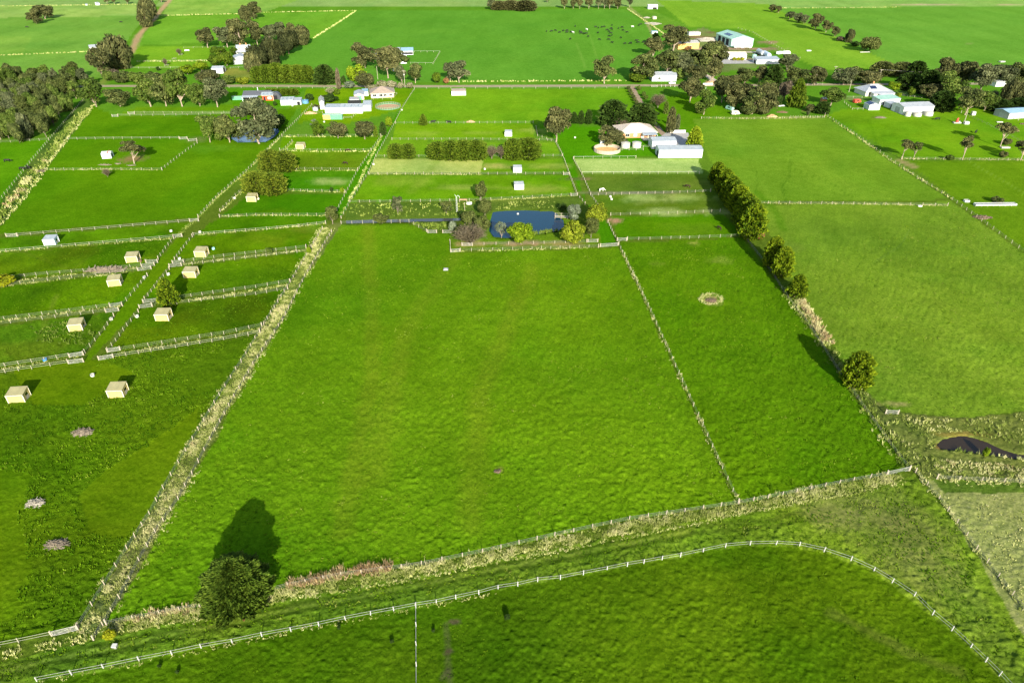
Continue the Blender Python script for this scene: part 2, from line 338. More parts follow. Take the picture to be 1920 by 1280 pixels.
MAIN = g(107, 154, 18); LUSH = g(58, 108, 1); OLIVE = g(86, 116, 4); DARK = g(54, 96, 2); PALE = g(165, 182, 84); HAY = g(112, 142, 38)
BRIGHT = g(112, 172, 24); FARG = g(96, 160, 36); FAR2 = g(140, 176, 88); STRAW = g(176, 168, 112); MIXED = g(122, 138, 60); DIRT = g(160, 128, 88); YARD = g(176, 150, 128); MUD = g(120, 92, 70)
ZONES = [
 # far fields
 ([(-900,-60),(2900,-60),(2900,10),(-900,14)], FAR2, .4, .5),
 ([(-900,14),(262,9),(300,0),(250,60),(190,150),(160,142),(-900,142)], g(118,168,60), .4, .4),
 ([(-400,12),(262,9),(255,30),(-400,40)], g(150,186,84), .4, .6),
 ([(-400,62),(60,70),(42,100),(-400,108)], g(126,172,62), .4, .5),
 ([(325,0),(560,0),(495,24),(302,30)], g(140,182,72), .4, .6),
 ([(302,31),(457,27),(668,20),(590,72),(250,86)], g(114,170,44), .4, .4),
 ([(250,88),(400,88),(392,128),(240,128)], g(122,172,36), .4, .4),
 ([(668,20),(1172,18),(1262,75),(1262,150),(420,156),(480,120),(590,72)], g(98,158,44), .35, .25),
 ([(1176,16),(1210,14),(1290,50),(1262,76)], g(108,158,44), .5, .6),
 ([(1230,0),(1440,8),(1600,80),(1760,130),(1540,130),(1480,105),(1400,56),(1290,50)], g(126,174,44), .35, .3),
 ([(1440,10),(2300,4),(2300,135),(1700,130),(1630,100)], g(108,164,52), .35, .25),
 ([(1455,0),(2300,-10),(2300,8),(1455,16)], g(140,182,84), .4, .5),
 # strip south of the road
 ([(420,166),(570,166),(545,200),(440,200)], g(86,150,16), .4, .4),
 ([(575,165),(777,165),(750,206),(650,232),(560,230)], g(116,160,14), .45, .7),
 ([(777,166),(1180,166),(1230,215),(1050,230),(742,231),(752,206)], g(114,166,26), .45, .6),
 ([(742,233),(998,232),(1003,262),(734,261)], g(116,164,20), .5, .7),
 ([(734,263),(1040,266),(1050,293),(704,293)], g(116,164,28), .5, .7),
 ([(705,296),(905,297),(902,326),(690,326)], g(184,202,98), .45, .5),
 ([(905,297),(1052,296),(1064,326),(902,326)], g(112,158,26), .5, 1.0),
 ([(690,329),(1066,329),(1078,366),(870,376),(657,379)], g(108,160,18), .5, .9),
 ([(655,381),(880,379),(1082,368),(1096,384),(1060,400),(860,408),(646,409)], g(98,126,40), .9, 1.0),
 ([(1043,262),(1240,225),(1240,295),(1088,298),(1075,300),(1098,380),(1140,415),(1158,458),(1125,462),(1110,400),(1056,300)], g(78,144,8), .3, .3),
 ([(1005,235),(1125,235),(1240,290),(1080,296),(1044,262)], g(82,150,10), .3, .3),
 ([(1078,299),(1310,299),(1320,326),(1092,326)], g(172,202,104), .25, .3),
 ([(1093,328),(1322,327),(1336,360),(1107,366)], g(96,128,34), .45, .9),
 ([(1107,368),(1336,361),(1350,397),(1140,404)], g(104,134,30), .4, .9),
 ([(1146,406),(1352,399),(1392,443),(1160,449)], g(88,144,4), .5, .6),
 ([(1182,200),(1300,170),(1380,215),(1310,224),(1270,300),(1240,260)], g(94,146,16), .4, .5),
 # right-hand fields
 ([(1300,222),(1547,217),(1670,300),(1785,374),(1420,380),(1330,300)], g(114,156,36), .5, .5),
 ([(1547,215),(1640,190),(1920,205),(2200,215),(2200,298),(1692,296)], g(112,160,24), .5, .7),
 ([(1692,300),(2300,302),(2300,560),(1920,470),(1785,370)], g(106,148,22), .5, .5),
 ([(1420,384),(1785,378),(1920,474),(2500,900),(2500,985),(1920,770),(1790,784),(1668,770),(1600,712),(1515,570),(1470,500)], g(121,158,40), .62, .6),
 # left-hand fields
 ([(-500,268),(92,264),(130,262),(60,300),(0,380),(-400,640)], g(92,150,14), .5, .5),
 ([(175,198),(215,218),(480,214),(560,200),(525,255),(462,322),(372,408),(0,440),(-30,420),(85,318),(128,264)], g(90,140,12), .5, .6),
 ([(211,218),(480,213),(520,196),(440,198),(262,200)], g(104,152,20), .45, .5),
 ([(-600,490),(0,446),(362,417),(330,445),(0,472),(-600,520)], g(101,150,14), .55, 1.7),
 ([(-600,525),(0,476),(325,448),(288,496),(0,525),(-600,590)], g(101,139,14), .55, 1.7),
 ([(-600,600),(0,540),(280,506),(228,572),(0,600),(-600,690)], g(92,137,10), .7, 1.7),
 ([(-600,700),(0,611),(214,585),(157,664),(0,689),(-600,800)], g(89,135,20), 1.0, 1.7),
 ([(-600,810),(0,703),(160,678),(488,628),(470,660),(146,1172),(0,1206),(-500,1300)], g(96,134,16), 1.0, .8),
 ([(200,880),(330,800),(372,760),(372,800),(250,1010),(170,1000),(150,930)], g(104,138,14), .35, .5),
 ([(-400,880),(60,880),(40,960),(60,1080),(30,1160),(-300,1240)], g(100,138,14), .5, .5),
 ([(20,690),(190,672),(250,700),(160,760),(60,760)], g(104,138,12), .4, .5),
 ([(332,448),(360,444),(280,545),(240,600),(170,675),(156,680),(228,572),(290,497)], g(98,142,10), .4, .5),   # the lane between the small paddocks
 ([(412,408),(612,406),(612,419),(362,442)], g(86,138,10), .5, .8),
 ([(362,444),(612,421),(575,464),(480,474),(325,493)], g(98,143,10), .55, 1.7),
 ([(318,502),(577,473),(545,528),(480,539),(272,563)], g(92,139,8), .7, 1.7),
 ([(262,580),(540,541),(492,612),(204,660)], g(98,135,8), .6, 1.7),
 ([(529,257),(715,256),(697,282),(525,281)], g(96,150,10), .5, .8),
 ([(525,284),(697,284),(675,319),(530,318)], g(104,142,20), .5, 1.0),
 ([(530,322),(672,322),(648,358),(535,357)], g(84,146,14), .5, 1.0),
 ([(470,362),(648,363),(630,398),(612,404),(415,404)], g(78,136,4), .5, .8),
 ([(716,255),(748,207),(752,207),(740,232),(705,294),(657,378),(640,405),(630,396),(670,320)], g(76,142,4), .35, .4),
 # the two big paddocks
 ([(620,422),(767,419),(802,437),(845,440),(845,474),(1125,466),(1158,462),(1385,944),(1180,974),(910,1034),(640,1080),(375,1140),(200,1168),(400,830)], MAIN, .75, .6),
 ([(1160,456),(1390,446),(1475,555),(1580,712),(1702,882),(1600,900),(1387,944)], g(98,146,14), .8, .7),
 # the grass track and the near paddock
 ([(-300,1300),(0,1240),(545,1122),(900,1056),(1400,960),(1660,912),(1715,890),(1760,940),(2000,1250),(2200,1600),(1600,1600)], g(124,158,40), 1.0, .9),
 ([(60,1284),(323,1229),(598,1175),(780,1140),(971,1100),(1176,1063),(1360,1028),(1455,1023),(1545,1036),(1638,1072),(1748,1154),(1873,1268),(1990,1420),(2100,1700),(-400,1700),(-300,1380)], g(90,126,14), .6, .9),
 ([(1610,1000),(1700,940),(1800,1060),(1960,1300),(1900,1290),(1780,1150)], g(116,150,42), 1.0, .9),
 # rough corner on the right
 ([(1600,712),(1668,772),(1790,784),(1920,772),(2500,960),(2500,1100),(1920,905),(1740,898),(1712,886)], MIXED, 1.0, 1.0),
 ([(1735,900),(1920,908),(2500,1050),(2500,1800),(1960,1260),(1830,1040)], g(160,172,92), .7, .5),
 ([(1750,900),(1920,905),(1925,925),(1770,925)], g(96,128,40), .7, .8),
 # drains and fence strips
 ([(160,180),(176,196),(85,318),(0,425),(-300,700),(-300,560),(0,380),(92,262)], g(92,120,44), 1.0, 1.0),
 ([(640,412),(860,412),(862,420),(845,436),(802,434),(767,416),(640,421)], g(96,120,40), .9, 1.0),
 ([(620,420),(640,420),(572,522),(530,604),(475,687),(347,914),(225,1124),(180,1195),(148,1176),(240,1030),(362,825),(462,665),(545,530),(605,432)], g(122,132,66), .9, 1.0),
 ([(845,438),(920,400),(1060,400),(1125,440),(1128,462),(1100,464),(848,470)], g(112,150,30), .4, .8),
 ([(1260,150),(1460,120),(1320,52),(1290,60),(1230,110)], g(120,140,70), .4, .9),
 ([(420,128),(480,132),(470,150),(420,152)], g(140,150,60), .4, .9),
]
WORN = [
 ([(246,100),(262,64),(290,34),(318,0),(334,-20)], 3.2, g(196,164,118), .9),
 ([(180,165),(210,140),(246,98)], 3.0, g(150,150,80), .5),
 ([(1226,70),(1212,40),(1180,14)], 1.6, g(190,170,120), .6),
 ([(1080,80),(1098,128)], 1.0, g(128,176,64), .5), ([(1104,60),(1120,112)], .8, g(128,176,64), .45),
 ([(40,470),(135,508)], 1.0, g(112,132,30), .35), ([(104,556),(92,590),(70,640)], .8, g(116,136,40), .4), ([(190,462),(134,508)], .8, g(112,132,30), .35),
 ([(1480,300),(1478,330),(1465,345),(1472,380)], .25, g(72,118,20), .5), ([(1484,300),(1482,330),(1469,347),(1476,380)], .25, g(72,118,20), .5),
 ([(1470,310),(1560,345),(1600,372)], .6, g(78,126,20), .5), ([(1418,320),(1420,345),(1415,362)], .25, g(72,118,20), .5),
 ([(1705,430),(1690,460),(1640,490)], .3, g(112,146,52), .6), ([(1628,225),(1640,255),(1642,270)], .8, g(84,136,16), .5),
 ([(1260,505),(1290,530),(1295,550)], .3, g(90,140,20), .5),
 ([(820,300),(800,330),(770,360)], 2.5, g(140,172,50), .35), ([(690,420),(700,700),(640,1000)], 2.5, g(128,150,30), .4), ([(860,470),(760,620),(700,900)], 3.0, g(126,152,30), .4), ([(1000,500),(900,740),(880,980)], 3.0, g(126,150,30), .4),
 ([(1690,302),(1712,312)], 2.2, g(184,160,110), .7), ([(1820,305),(1920,362)], .6, g(130,168,50), .6),
 ([(1880,45),(1600,30)], .4, g(84,140,40), .4),([(1580,18),(1700,52),(1780,80)], .4, g(80,140,34), .5),
 ([(0,1268),(200,1222),(545,1150),(900,1080),(1300,1000)], .6, g(74,98,24), .75), ([(0,1252),(200,1206),(545,1136),(900,1066),(1300,988)], .6, g(74,98,24), .75), ([(0,1260),(200,1214),(545,1143),(900,1073),(1300,994)], .5, g(146,166,60), .5), ([(1300,1000),(1450,985),(1640,950)], .6, g(80,104,28), .6), ([(1300,988),(1450,972),(1640,938)], .6, g(80,104,28), .6),
 ([(1560,1150),(1700,1220),(1800,1262)], 1.2, g(104,116,44), .45), ([(838,1170),(842,1280)], .5, g(110,104,64), .45),
 ([(1420,360),(1450,390),(1470,430)], 2.0, g(70,130,6), .5),
]
SPOTS = [
 ((1333,561,3.4,3.2), g(184,186,104), .95), ((1333,563,1.9,1.7), g(150,110,84), .95), ((935,880,1.0,1.0), g(150,150,70), .6), ((790,250,12,5), g(150,176,60), .5), ((900,250,10,4), g(150,176,60), .5), ((1000,245,10,5), g(168,180,80), .5), ((935,312,9,4), g(200,190,110), .6), ((1030,312,14,5), g(176,184,84), .5),
 ((760,340,16,9), g(150,176,54), .5), ((880,352,20,4), g(170,184,80), .5), ((1010,355,16,7), g(168,180,76), .5), ((940,375,20,3), g(140,160,60), .5), ((620,340,10,5), g(170,184,100), .7), ((600,430,12,5), g(150,170,60), .35),
 ((1215,372,12,6), g(170,190,96), .8), ((1280,370,12,5), g(176,190,96), .9), ((1240,397,14,5), g(172,190,100), .8), ((1340,397,8,4), g(168,186,96), .7), ((1152,414,3.2,2.8), g(190,150,108), .95), ((1100,336,3,2.5), g(150,130,90), .7), ((1075,335,6,1.5), g(110,96,70), .6),
 ((1180,362,22,2.2), g(150,140,110), .7), ((1260,345,14,7), g(118,140,50), .5), ((1330,345,8,6), g(120,142,54), .5), ((1300,380,20,3), g(104,126,40), .4), ((1300,430,16,9), g(112,150,30), .5), ((1210,425,8,8), g(96,140,14), .5),
 ((250,298,7,6), g(150,120,84), .75), ((372,262,8,4), g(140,130,90), .6), ((395,278,16,8), g(96,150,30), .6), ((880,457,6,3), g(190,170,110), .7), ((980,457,8,2.6), g(196,160,120), .8), ((1060,457,8,3), g(190,170,110), .6), ((915,456,4,2), g(190,160,110), .6),
 ((1740,9,40,9), g(200,184,132), .9), ((1790,10,22,6), g(196,180,130), .7), ((1885,9,20,5), g(196,180,130), .8), ((1334,562,1.8,1.6), g(120,92,70), .95), ((1812,81,6,5), g(150,160,90), .5), ((1475,460,8,6), g(118,140,50), .5), ((1760,838,1.4,1.2), g(130,86,54), .6), ((1800,814,8,1.2), g(150,130,60), .6), ((1675,757,4,1.2), g(190,176,110), .6),
 ((855,1165,1.2,.8), g(110,92,66), .8), ((840,1222,.9,.7), g(110,92,66), .8), ((838,1265,1.2,1.0), g(110,100,70), .6), ((1350,488,5,3), g(150,170,60), .5), ((1300,456,3,2), g(160,170,70), .7), ((1232,495,3,2), g(140,164,50), .5), ((520,400,10,5), g(100,140,20), .5),
 ((515,445,16,8), g(104,130,22), .5), ((520,490,14,7), g(96,130,14), .4), ((130,470,14,8), g(96,126,20), .5), ((350,590,9,6), g(84,108,6), .6), ((470,575,9,9), g(86,112,4), .6), ((60,655,13,7), g(104,128,26), .6), ((560,200,8,6), g(140,170,40), .4),
 ((1690,222,14,8), g(120,166,24), .5), ((1780,255,20,10), g(120,164,24), .5), ((1640,235,10,8), g(110,160,14), .5), ((1650,222,4,2), g(120,100,66), .7), ((1510,209,5,3), g(150,110,80), .8), ((1400,219,22,2.4), g(140,150,60), .6), ((1500,221,18,2.2), g(160,170,80), .6),
 ((1600,950,14,6), g(130,140,70), .6), ((1720,1000,8,8), g(140,140,74), .5), ((1730,1070,8,8), g(132,140,66), .5), ((1580,975,9,4), g(130,140,70), .6), ((1650,1010,8,5), g(120,134,56), .5), ((120,1000,16,10), g(84,112,10), .4),
 ((1340,92,26,9), g(186,160,136), .95), ((1390,112,30,9), g(176,150,130), .8), ((1300,70,18,6), g(150,110,90), .8), ((1420,92,24,10), g(180,140,120), .9), ((1360,62,30,4), g(130,96,80), .8), ((1330,105,20,5), g(176,160,140), .8), ((1440,115,16,6), g(170,160,150), .9), ((1440,80,12,8), g(176,130,112), .8), ((1335,152,6,3), g(190,150,120), .9),
 ((620,196,12,6), g(140,170,40), .6), ((1600,185,8,6), g(150,140,100), .6), ((1690,175,12,5), g(120,120,90), .5),
]
WATER = [(924,398),(940,395.5),(985,394.5),(1036,396),(1046,402),(1056,412),(1058,424),(1046,433),(1012,438),(996,441),(975,444),(950,446),(926,444),(917,432),(920,412)]
CHANNEL = [(648,413.5),(700,411.5),(780,410.2),(862,408.8),(866,413.5),(800,415.5),(720,417),(650,419)]
FAR_POND = [(436,249),(460,246),(490,243),(520,241),(524,246),(514,257),(498,266),(446,267),(434,260)]
CORNER = [(1757,833),(1766,824),(1782,820),(1799,817),(1815,818),(1832,822),(1850,828),(1866,836),(1882,843),(1908,851),(1960,856),(1960,862),(1886,858),(1856,852),(1838,850),(1815,847),(1796,843),(1778,843),(1762,840)]
BASINS = [([(p[0], p[1]) for p in WATER], -0.7), (CHANNEL, -0.5), (FAR_POND, -0.5), (CORNER, -0.7)]
ROAD = [(-900,166),(0,163),(195,161.5),(420,161),(800,162),(1200,160.5),(1420,160),(1567,158.5),(1700,158),(1920,156.5),(2900,152)]
DRIVE = [(1184,162.5),(1193,178),(1207,201),(1222,222),(1230,236),(1242,250),(1254,260)]
SIDE_ROAD = [(1330,160),(1338,150),(1318,138),(1300,124),(1285,112),(1300,100),(1340,98),(1420,98)]
FLATTEN = [(ROAD, 4.2, -0.03), (DRIVE, 2.4, -0.03), (SIDE_ROAD, 2.6, -0.03)]
YARDS = [[(1228,256),(1252,244),(1296,246),(1304,262),(1312,282),(1262,286),(1228,277)], [(1348,100),(1366,110),(1422,110),(1466,110),(1476,121),(1346,122)], [(1330,82),(1352,73),(1380,88),(1328,94)]]
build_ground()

def strip(name, pts, width, mat, z=0.012, kind='structure', edge=0.35, seed=1):
    """a sheet of even width along a line, its edges a little ragged"""
    g_ = PP(pts); fine = [g_[0]]
    for a, b in zip(g_[:-1], g_[1:]):
        n = max(1, int(hypot(b[0]-a[0], b[1]-a[1])/4))
        fine += [(a[0]+(b[0]-a[0])*k/n, a[1]+(b[1]-a[1])*k/n) for k in range(1, n+1)]
    V = []; r = random.Random(seed)
    for i, p in enumerate(fine):
        q0, q1 = fine[max(0, i-1)], fine[min(len(fine)-1, i+1)]
        d = Vector((q1[0]-q0[0], q1[1]-q0[1])).normalized(); n = Vector((-d.y, d.x))
        for s in (-1, 1):
            o = width/2 + r.uniform(-edge, edge)
            V.append((p[0]+n.x*o*s, p[1]+n.y*o*s, z))
    Fq = [(2*i, 2*i+1, 2*i+3, 2*i+2) for i in range(len(fine)-1)]
    me = bpy.data.meshes.new(name); me.from_pydata(V, [], [f[::-1] for f in Fq]); me.materials.append(mat)
    return tag(put(name, me), kind=kind)
def sheet(name, poly, mat, z=0.02, kind='structure'):
    me = bpy.data.meshes.new(name); V = [(*P(*p), z) for p in poly]
    me.from_pydata(V, [], [tuple(range(len(V)))[::-1]])
    if me.polygons[0].normal.z < 0: me.flip_normals()
    me.materials.append(mat); return tag(put(name, me), kind=kind)

def road_mat(name, lo, hi, wheel):
    m, nt, N, L, b = nodes(name)
    c = ramp(nt, nz(nt, 0.35, 6, 0.7), [(0.3, lo), (0.7, hi)])
    c = mix(nt, ramp(nt, nz(nt, 3.0, 4, 0.7), [(0.4, (0,0,0)), (0.8, (0.5,0.5,0.5))]), c, wheel)
    L.new(c, b.inputs['Base Color']); b.inputs['Roughness'].default_value = 0.95; b.inputs['Specular IOR Level'].default_value = 0.1
    bump(nt, b, nz(nt, 4, 4), 0.3, 0.03); return m
strip('road', ROAD, 6.4, road_mat('road_seal', g(176,164,128), g(202,190,152), g(160,150,120)), 0.012, seed=3)
strip('gravel_driveway', DRIVE, 3.4, road_mat('drive_gravel', g(176,150,118), g(208,186,156), g(140,120,90)), 0.02, seed=5)
strip('farm_road', SIDE_ROAD, 4.6, M['gravel'], 0.02, seed=6)
sheet('concrete_yard', [(1236,258),(1252,247),(1290,249),(1296,262),(1305,278),(1262,282),(1236,275)], M['concrete'], 0.024)
sheet('gravel_yard', [(1352,103),(1366,113),(1420,113),(1462,112),(1470,119),(1350,120)], M['concrete'], 0.022)
sheet('concrete_apron', [(1336,82),(1352,76),(1372,88),(1334,92)], M['concrete'], 0.026)

def water_mat(name, col, rough=0.06, wave=2.2, k=0.25):
    m, nt, N, L, b = nodes(name)
    b.inputs['Base Color'].default_value = (*col, 1); b.inputs['Roughness'].default_value = rough
    b.inputs['Specular IOR Level'].default_value = 0.5; b.inputs['IOR'].default_value = 1.33
    bump(nt, b, nz(nt, wave, 4, 0.6, stretch=(1, 0.5, 1)), k, 0.05); return m
sheet('pond_water', WATER, water_mat('water_blue', (0.001, 0.030, 0.055)), -0.06)
sheet('channel_water', CHANNEL, water_mat('water_grey', (0.05, 0.055, 0.06), 0.15), -0.05)
sheet('dam_water', FAR_POND, water_mat('water_sky', (0.06, 0.12, 0.19), 0.2), -0.04)
sheet('drain_water', CORNER, water_mat('water_brown', (0.030, 0.020, 0.010), 0.18), -0.08)
# ------------------------------------------------------------------ dry grass (real blades, joined: nobody could count them)
def grass_mat():
    m, nt, N, L, b = nodes('blades')
    a = N.new('ShaderNodeAttribute'); a.attribute_name = 'shade'
    L.new(ramp(nt, a.outputs['Fac'], [(0.0, (0.04, 0.085, 0.008)), (0.3, (0.14, 0.20, 0.025)), (0.5, (0.31, 0.35, 0.09)), (0.75, (0.56, 0.54, 0.26)), (0.9, (0.30, 0.205, 0.10)), (1.0, (0.20, 0.13, 0.065))]), b.inputs['Base Color'])
    b.inputs['Roughness'].default_value = 0.8; b.inputs['Specular IOR Level'].default_value = 0.1
    return m
BLADES = grass_mat()
def turf_mat():
    m, nt, N, L, b = nodes('turf_blades')
    a = N.new('ShaderNodeAttribute'); a.attribute_name = 'shade'
    L.new(ramp(nt, a.outputs['Fac'], [(0.0, (0.022, 0.065, 0.001)), (0.45, (0.055, 0.13, 0.002)), (0.8, (0.12, 0.205, 0.006)), (1.0, (0.22, 0.26, 0.05))]), b.inputs['Base Color'])
    b.inputs['Roughness'].default_value = 0.9; b.inputs['Specular IOR Level'].default_value = 0.05
    return m
TURF = turf_mat()
def blades(X, Y, hgt, shade, n=7, spread=0.22, wid=0.085, rng=RNG):
    """tufts of bent blades at the given points"""
    k = len(X)
    x = np.repeat(X, n); y = np.repeat(Y, n); hh = np.repeat(hgt, n)*rng.uniform(0.6, 1.15, k*n); sh = np.clip(np.repeat(shade, n) + rng.normal(0, .05, k*n), 0, 1)
    a = rng.uniform(0, 2*pi, k*n); r = rng.uniform(0, spread, k*n)*np.sqrt(hh)
    bx = x + r*np.cos(a); by = y + r*np.sin(a)
    lean = rng.uniform(.15, .6, k*n)*hh; la = a + rng.normal(0, .6, k*n)
    tx = bx + lean*np.cos(la); ty = by + lean*np.sin(la)
    wa = rng.uniform(0, pi, k*n); wd = wid*rng.uniform(.6, 1.3, k*n)
    V = np.zeros((k*n, 3, 3), np.float32)
    V[:, 0] = np.stack([bx - wd*np.cos(wa), by - wd*np.sin(wa), np.full(k*n, -.03)], 1)
    V[:, 1] = np.stack([bx + wd*np.cos(wa), by + wd*np.sin(wa), np.full(k*n, -.03)], 1)
    V[:, 2] = np.stack([tx, ty, hh], 1)
    return V.reshape(-1, 3), np.repeat(sh, 3)
def along(pts, width, dens, rng, taper=True):
    g_ = PP(pts); xs, ys, off = [], [], []
    for (x1, y1), (x2, y2) in zip(g_[:-1], g_[1:]):
        L_ = hypot(x2-x1, y2-y1); n = int(L_*width*dens)
        t = rng.random(n); o = np.clip(rng.normal(0, .32, n), -.75, .75)*width
        nx, ny = -(y2-y1)/L_, (x2-x1)/L_
        xs.append(x1+(x2-x1)*t + nx*o); ys.append(y1+(y2-y1)*t + ny*o); off.append(o)
    return np.concatenate(xs), np.concatenate(ys)
def grass(name, label, pts, width=1.2, dens=2.2, hgt=0.5, shade=(0.2, 0.75), n=6, poly=False, wid=0.085, cat='dry grass', gap=0.32, seed=0, mat=None, avoid=()):
    rng = np.random.default_rng(100 + seed + len(label))
    if poly:
        pp = PP(pts); ax = [p[0] for p in pp]; ay = [p[1] for p in pp]
        m = int((max(ax)-min(ax))*(max(ay)-min(ay))*dens)
        X = rng.uniform(min(ax), max(ax), m); Y = rng.uniform(min(ay), max(ay), m)
        k = inside(pp, X + (fbm(X, Y, 4, 5, 2)-.5)*2, Y)
        for q in avoid: k &= ~inside(PP(q), X + (fbm(X, Y, 6, 8, 3)-.5)*5, Y)
        X, Y = X[k], Y[k]
    else: X, Y = along(pts, width, dens, rng)
    f = fbm(X, Y, 3.2, 71 + seed, 3); f2 = noise(X, Y, 1.3, 77 + seed); k = (f > gap); X, Y, f, f2 = X[k], Y[k], f[k], f2[k]
    sh = shade[0] + (shade[1]-shade[0])*np.clip((fbm(X, Y, 5, 41 + seed, 3)-.25)*1.1 + f2*.5 + rng.normal(0, .1, len(X)), 0, 1)
    V, s = blades(X, Y, hgt*(0.55 + 0.9*f2)*rng.uniform(.7, 1.2, len(X)), sh, n, wid=wid, rng=rng)
    me = np_mesh(name, V, F3=np.arange(len(V)).reshape(-1, 3), mat=mat or BLADES); attr(me, 'shade', s)
    return tag(put(name, me), label, cat, kind='stuff')

LEFT_STRIP = [(162,1188),(222,1092),(265,1025),(308,960),(378,825),(421,752),(470,675),(512,606),(558,525),(612,428)]
grass('dry_grass', 'wide band of straw and green tussocks between the two fences of the long left boundary', LEFT_STRIP, 4.2, 11.0, .48, (.06, .80), 7, wid=.05, gap=.12)
grass('dry_grass', 'tall pale dry grass along the fence at the foot of the big paddock', [(205,1176),(300,1160),(380,1150),(545,1110),(650,1092),(775,1073),(905,1046),(1040,1020),(1190,988),(1390,952),(1520,926),(1690,895)], 2.6, 12.0, .55, (.18, .76), 8, wid=.05, gap=.12, seed=3)
grass('dry_grass', 'thin straw-coloured edge of grass beside the mown track', [(200,1190),(380,1158),(545,1124),(650,1107),(780,1086),(900,1058),(1040,1036),(1200,1004),(1400,962),(1660,914),(1690,906)], .8, 6.0, .35, (.4, .72), 7, seed=4)
grass('dead_bracken', 'rusty brown dead bracken between the round conifer and the tall pale grass', [(540,1098),(600,1086),(680,1072),(735,1064)], 1.9, 9, .95, (.84, .96), 8, wid=.09, cat='bracken', gap=.15, seed=5)
grass('dead_bracken', 'brown dead bracken left of the round conifer', [(238,1163),(300,1152),(372,1137)], 1.6, 6, .8, (.7, .97), 8, cat='bracken', gap=.2, seed=6)
grass('dry_grass', 'straw grass at the bottom left corner below the pale gate', [(-60,1243),(40,1222),(150,1200),(182,1192)], 1.6, 5, .5, (.2, .75), 7, seed=7)
grass('dry_grass', 'trimmed yellow grass under the white post and rail fence', [(70,1281),(195,1257),(323,1231),(491,1197),(648,1166),(780,1141),(898,1118),(971,1102)], .9, 5, .32, (.3, .66), 6, seed=8)
for k, (pts, lab) in enumerate([
 ([(0,473),(165,460),(330,447)], 'pale dry grass under the fence below the blue-white shelter'),
 ([(20,529),(90,520),(160,513),(285,500)], 'pale dry grass under the fence with the branch heap'),
 ([(0,538),(120,524),(240,512)], 'straw grass in the narrow gap above the second left paddock'),
 ([(0,603),(100,590),(226,575)], 'straw grass between the twin fences above the lowest left shelter row'),
 ([(0,694),(80,680),(156,669)], 'thin grass between the twin fences near the pale blue tub'),
 ([(222,664),(300,650),(400,634),(490,618)], 'thick pale tussocks between the twin fences below the lane shelter'),
 ([(296,571),(400,558),(470,547),(542,534)], 'pale tussocks between the twin fences above the yellow-green bush paddock'),
 ([(344,496),(470,481),(576,469)], 'pale grass between the twin fences below the right shelter of the lane'),
 ([(372,441),(480,432),(610,420)], 'grass under the sloping fence right of the lane'),
 ([(412,406),(500,404),(612,405)], 'grass under the level fence right of the lane'),
 ([(548,358),(600,360),(648,361)], 'straw grass under the fence right of the second rounded hedge bush'),
 ([(552,321),(620,320),(672,320)], 'straw grass under the fence right of the first rounded hedge bush'),
 ([(525,283),(600,285),(697,284)], 'tall pale grass under the fence below the small beige shelter'),
 ([(529,257),(620,257),(712,256)], 'pale grass under the fence below the grey round bushes'),
 ([(372,408),(410,368),(462,323),(525,258)], 'grass along the upper lane fence on its left side'),
 ([(416,396),(470,343),(550,266)], 'grass along the upper lane fence on its right side'),
 ([(331,446),(350,427),(372,410)], 'tall straw grass at the lane corner by the crossing gates'),
 ([(640,402),(672,345),(697,292),(716,256)], 'thin pale grass along the left fence of the middle lane'),
 ([(1420,381),(1500,382),(1600,383),(1700,384.5),(1778,386)], 'long pale band of dry grass across the right-hand fields'),
 ([(1690,298),(1780,299),(1920,300.5)], 'pale dry grass along the level fence under the thin trees'),
 ([(1547,217),(1600,252),(1670,302),(1785,374)], 'thin grass along the diagonal fence of the right-hand field'),
 ([(1315,222),(1400,223),(1480,222),(1545,220)], 'pale grass along the top of the right-hand field'),
 ([(85,319),(190,318),(304,319)], 'thin grass under the fence below the leaning tree'),
 ([(1166,470),(1200,540),(1240,630),(1290,740),(1340,850),(1385,945)], 'narrow grass line under the fence dividing the big paddocks'),
 ([(690,327),(800,327),(905,328)], 'straw grass under the fence below the hay-coloured paddock'),
 ([(880,378),(980,373),(1082,367)], 'grass under the fence behind the blue pond'),
 ([(845,472),(980,469),(1125,464)], 'grass under the post fence in front of the blue pond'),
 ]):
    far = P(*pts[0])[1] > 330
    grass('dry_grass', lab, pts, 1.5 if 'tussock' in lab or 'tall' in lab or 'band' in lab else 1.1, 5.0 if not far else 2.2, .45 if not far else .6, (.16, .74), 6, wid=.07 if not far else .13, seed=20+k)
for k, (pts, lab) in enumerate([
 ([(302,30),(457,26.5)], 'far pale grass line left of the sheltering gums'), ([(495,24),(668,20.5)], 'far pale grass line along the top of the dark green field'), ([(668,20.5),(630,46),(588,72)], 'far pale grass line slanting to the gum clump'),
 ([(-200,107),(0,104.5),(172,97.5)], 'far pale grass line left of the lone white barn'), ([(-200,15),(0,12),(262,9)], 'far pale grass line at the top left'),
 ([(830,154),(900,153.5),(1180,152)], 'dry roadside grass behind the road'), ([(1176,17),(1262,76)], 'pale line of grass beside the cattle field'), ([(1460,16),(1590,15.5),(1690,14)], 'far pale grass line at the top right'),
 ([(257,116),(390,115)], 'pale grass line across the far left house field')]):
    grass('dry_grass', lab, pts, 1.6, .8, .9, (.4, .7), 6, wid=.35, gap=.2, seed=60+k)
grass('rough_grass', 'tangle of straw and green tussocks in the rough corner around the brown pool', [(1640,775),(1668,775),(1790,788),(1920,776),(1925,838),(1850,820),(1797,810),(1750,824),(1746,850),(1780,866),(1925,880),(1925,905),(1740,896),(1712,884),(1672,812)], dens=2.2, hgt=.6, shade=(.04, .72), n=7, poly=True, cat='rough grass', wid=.08, gap=.42, seed=81)
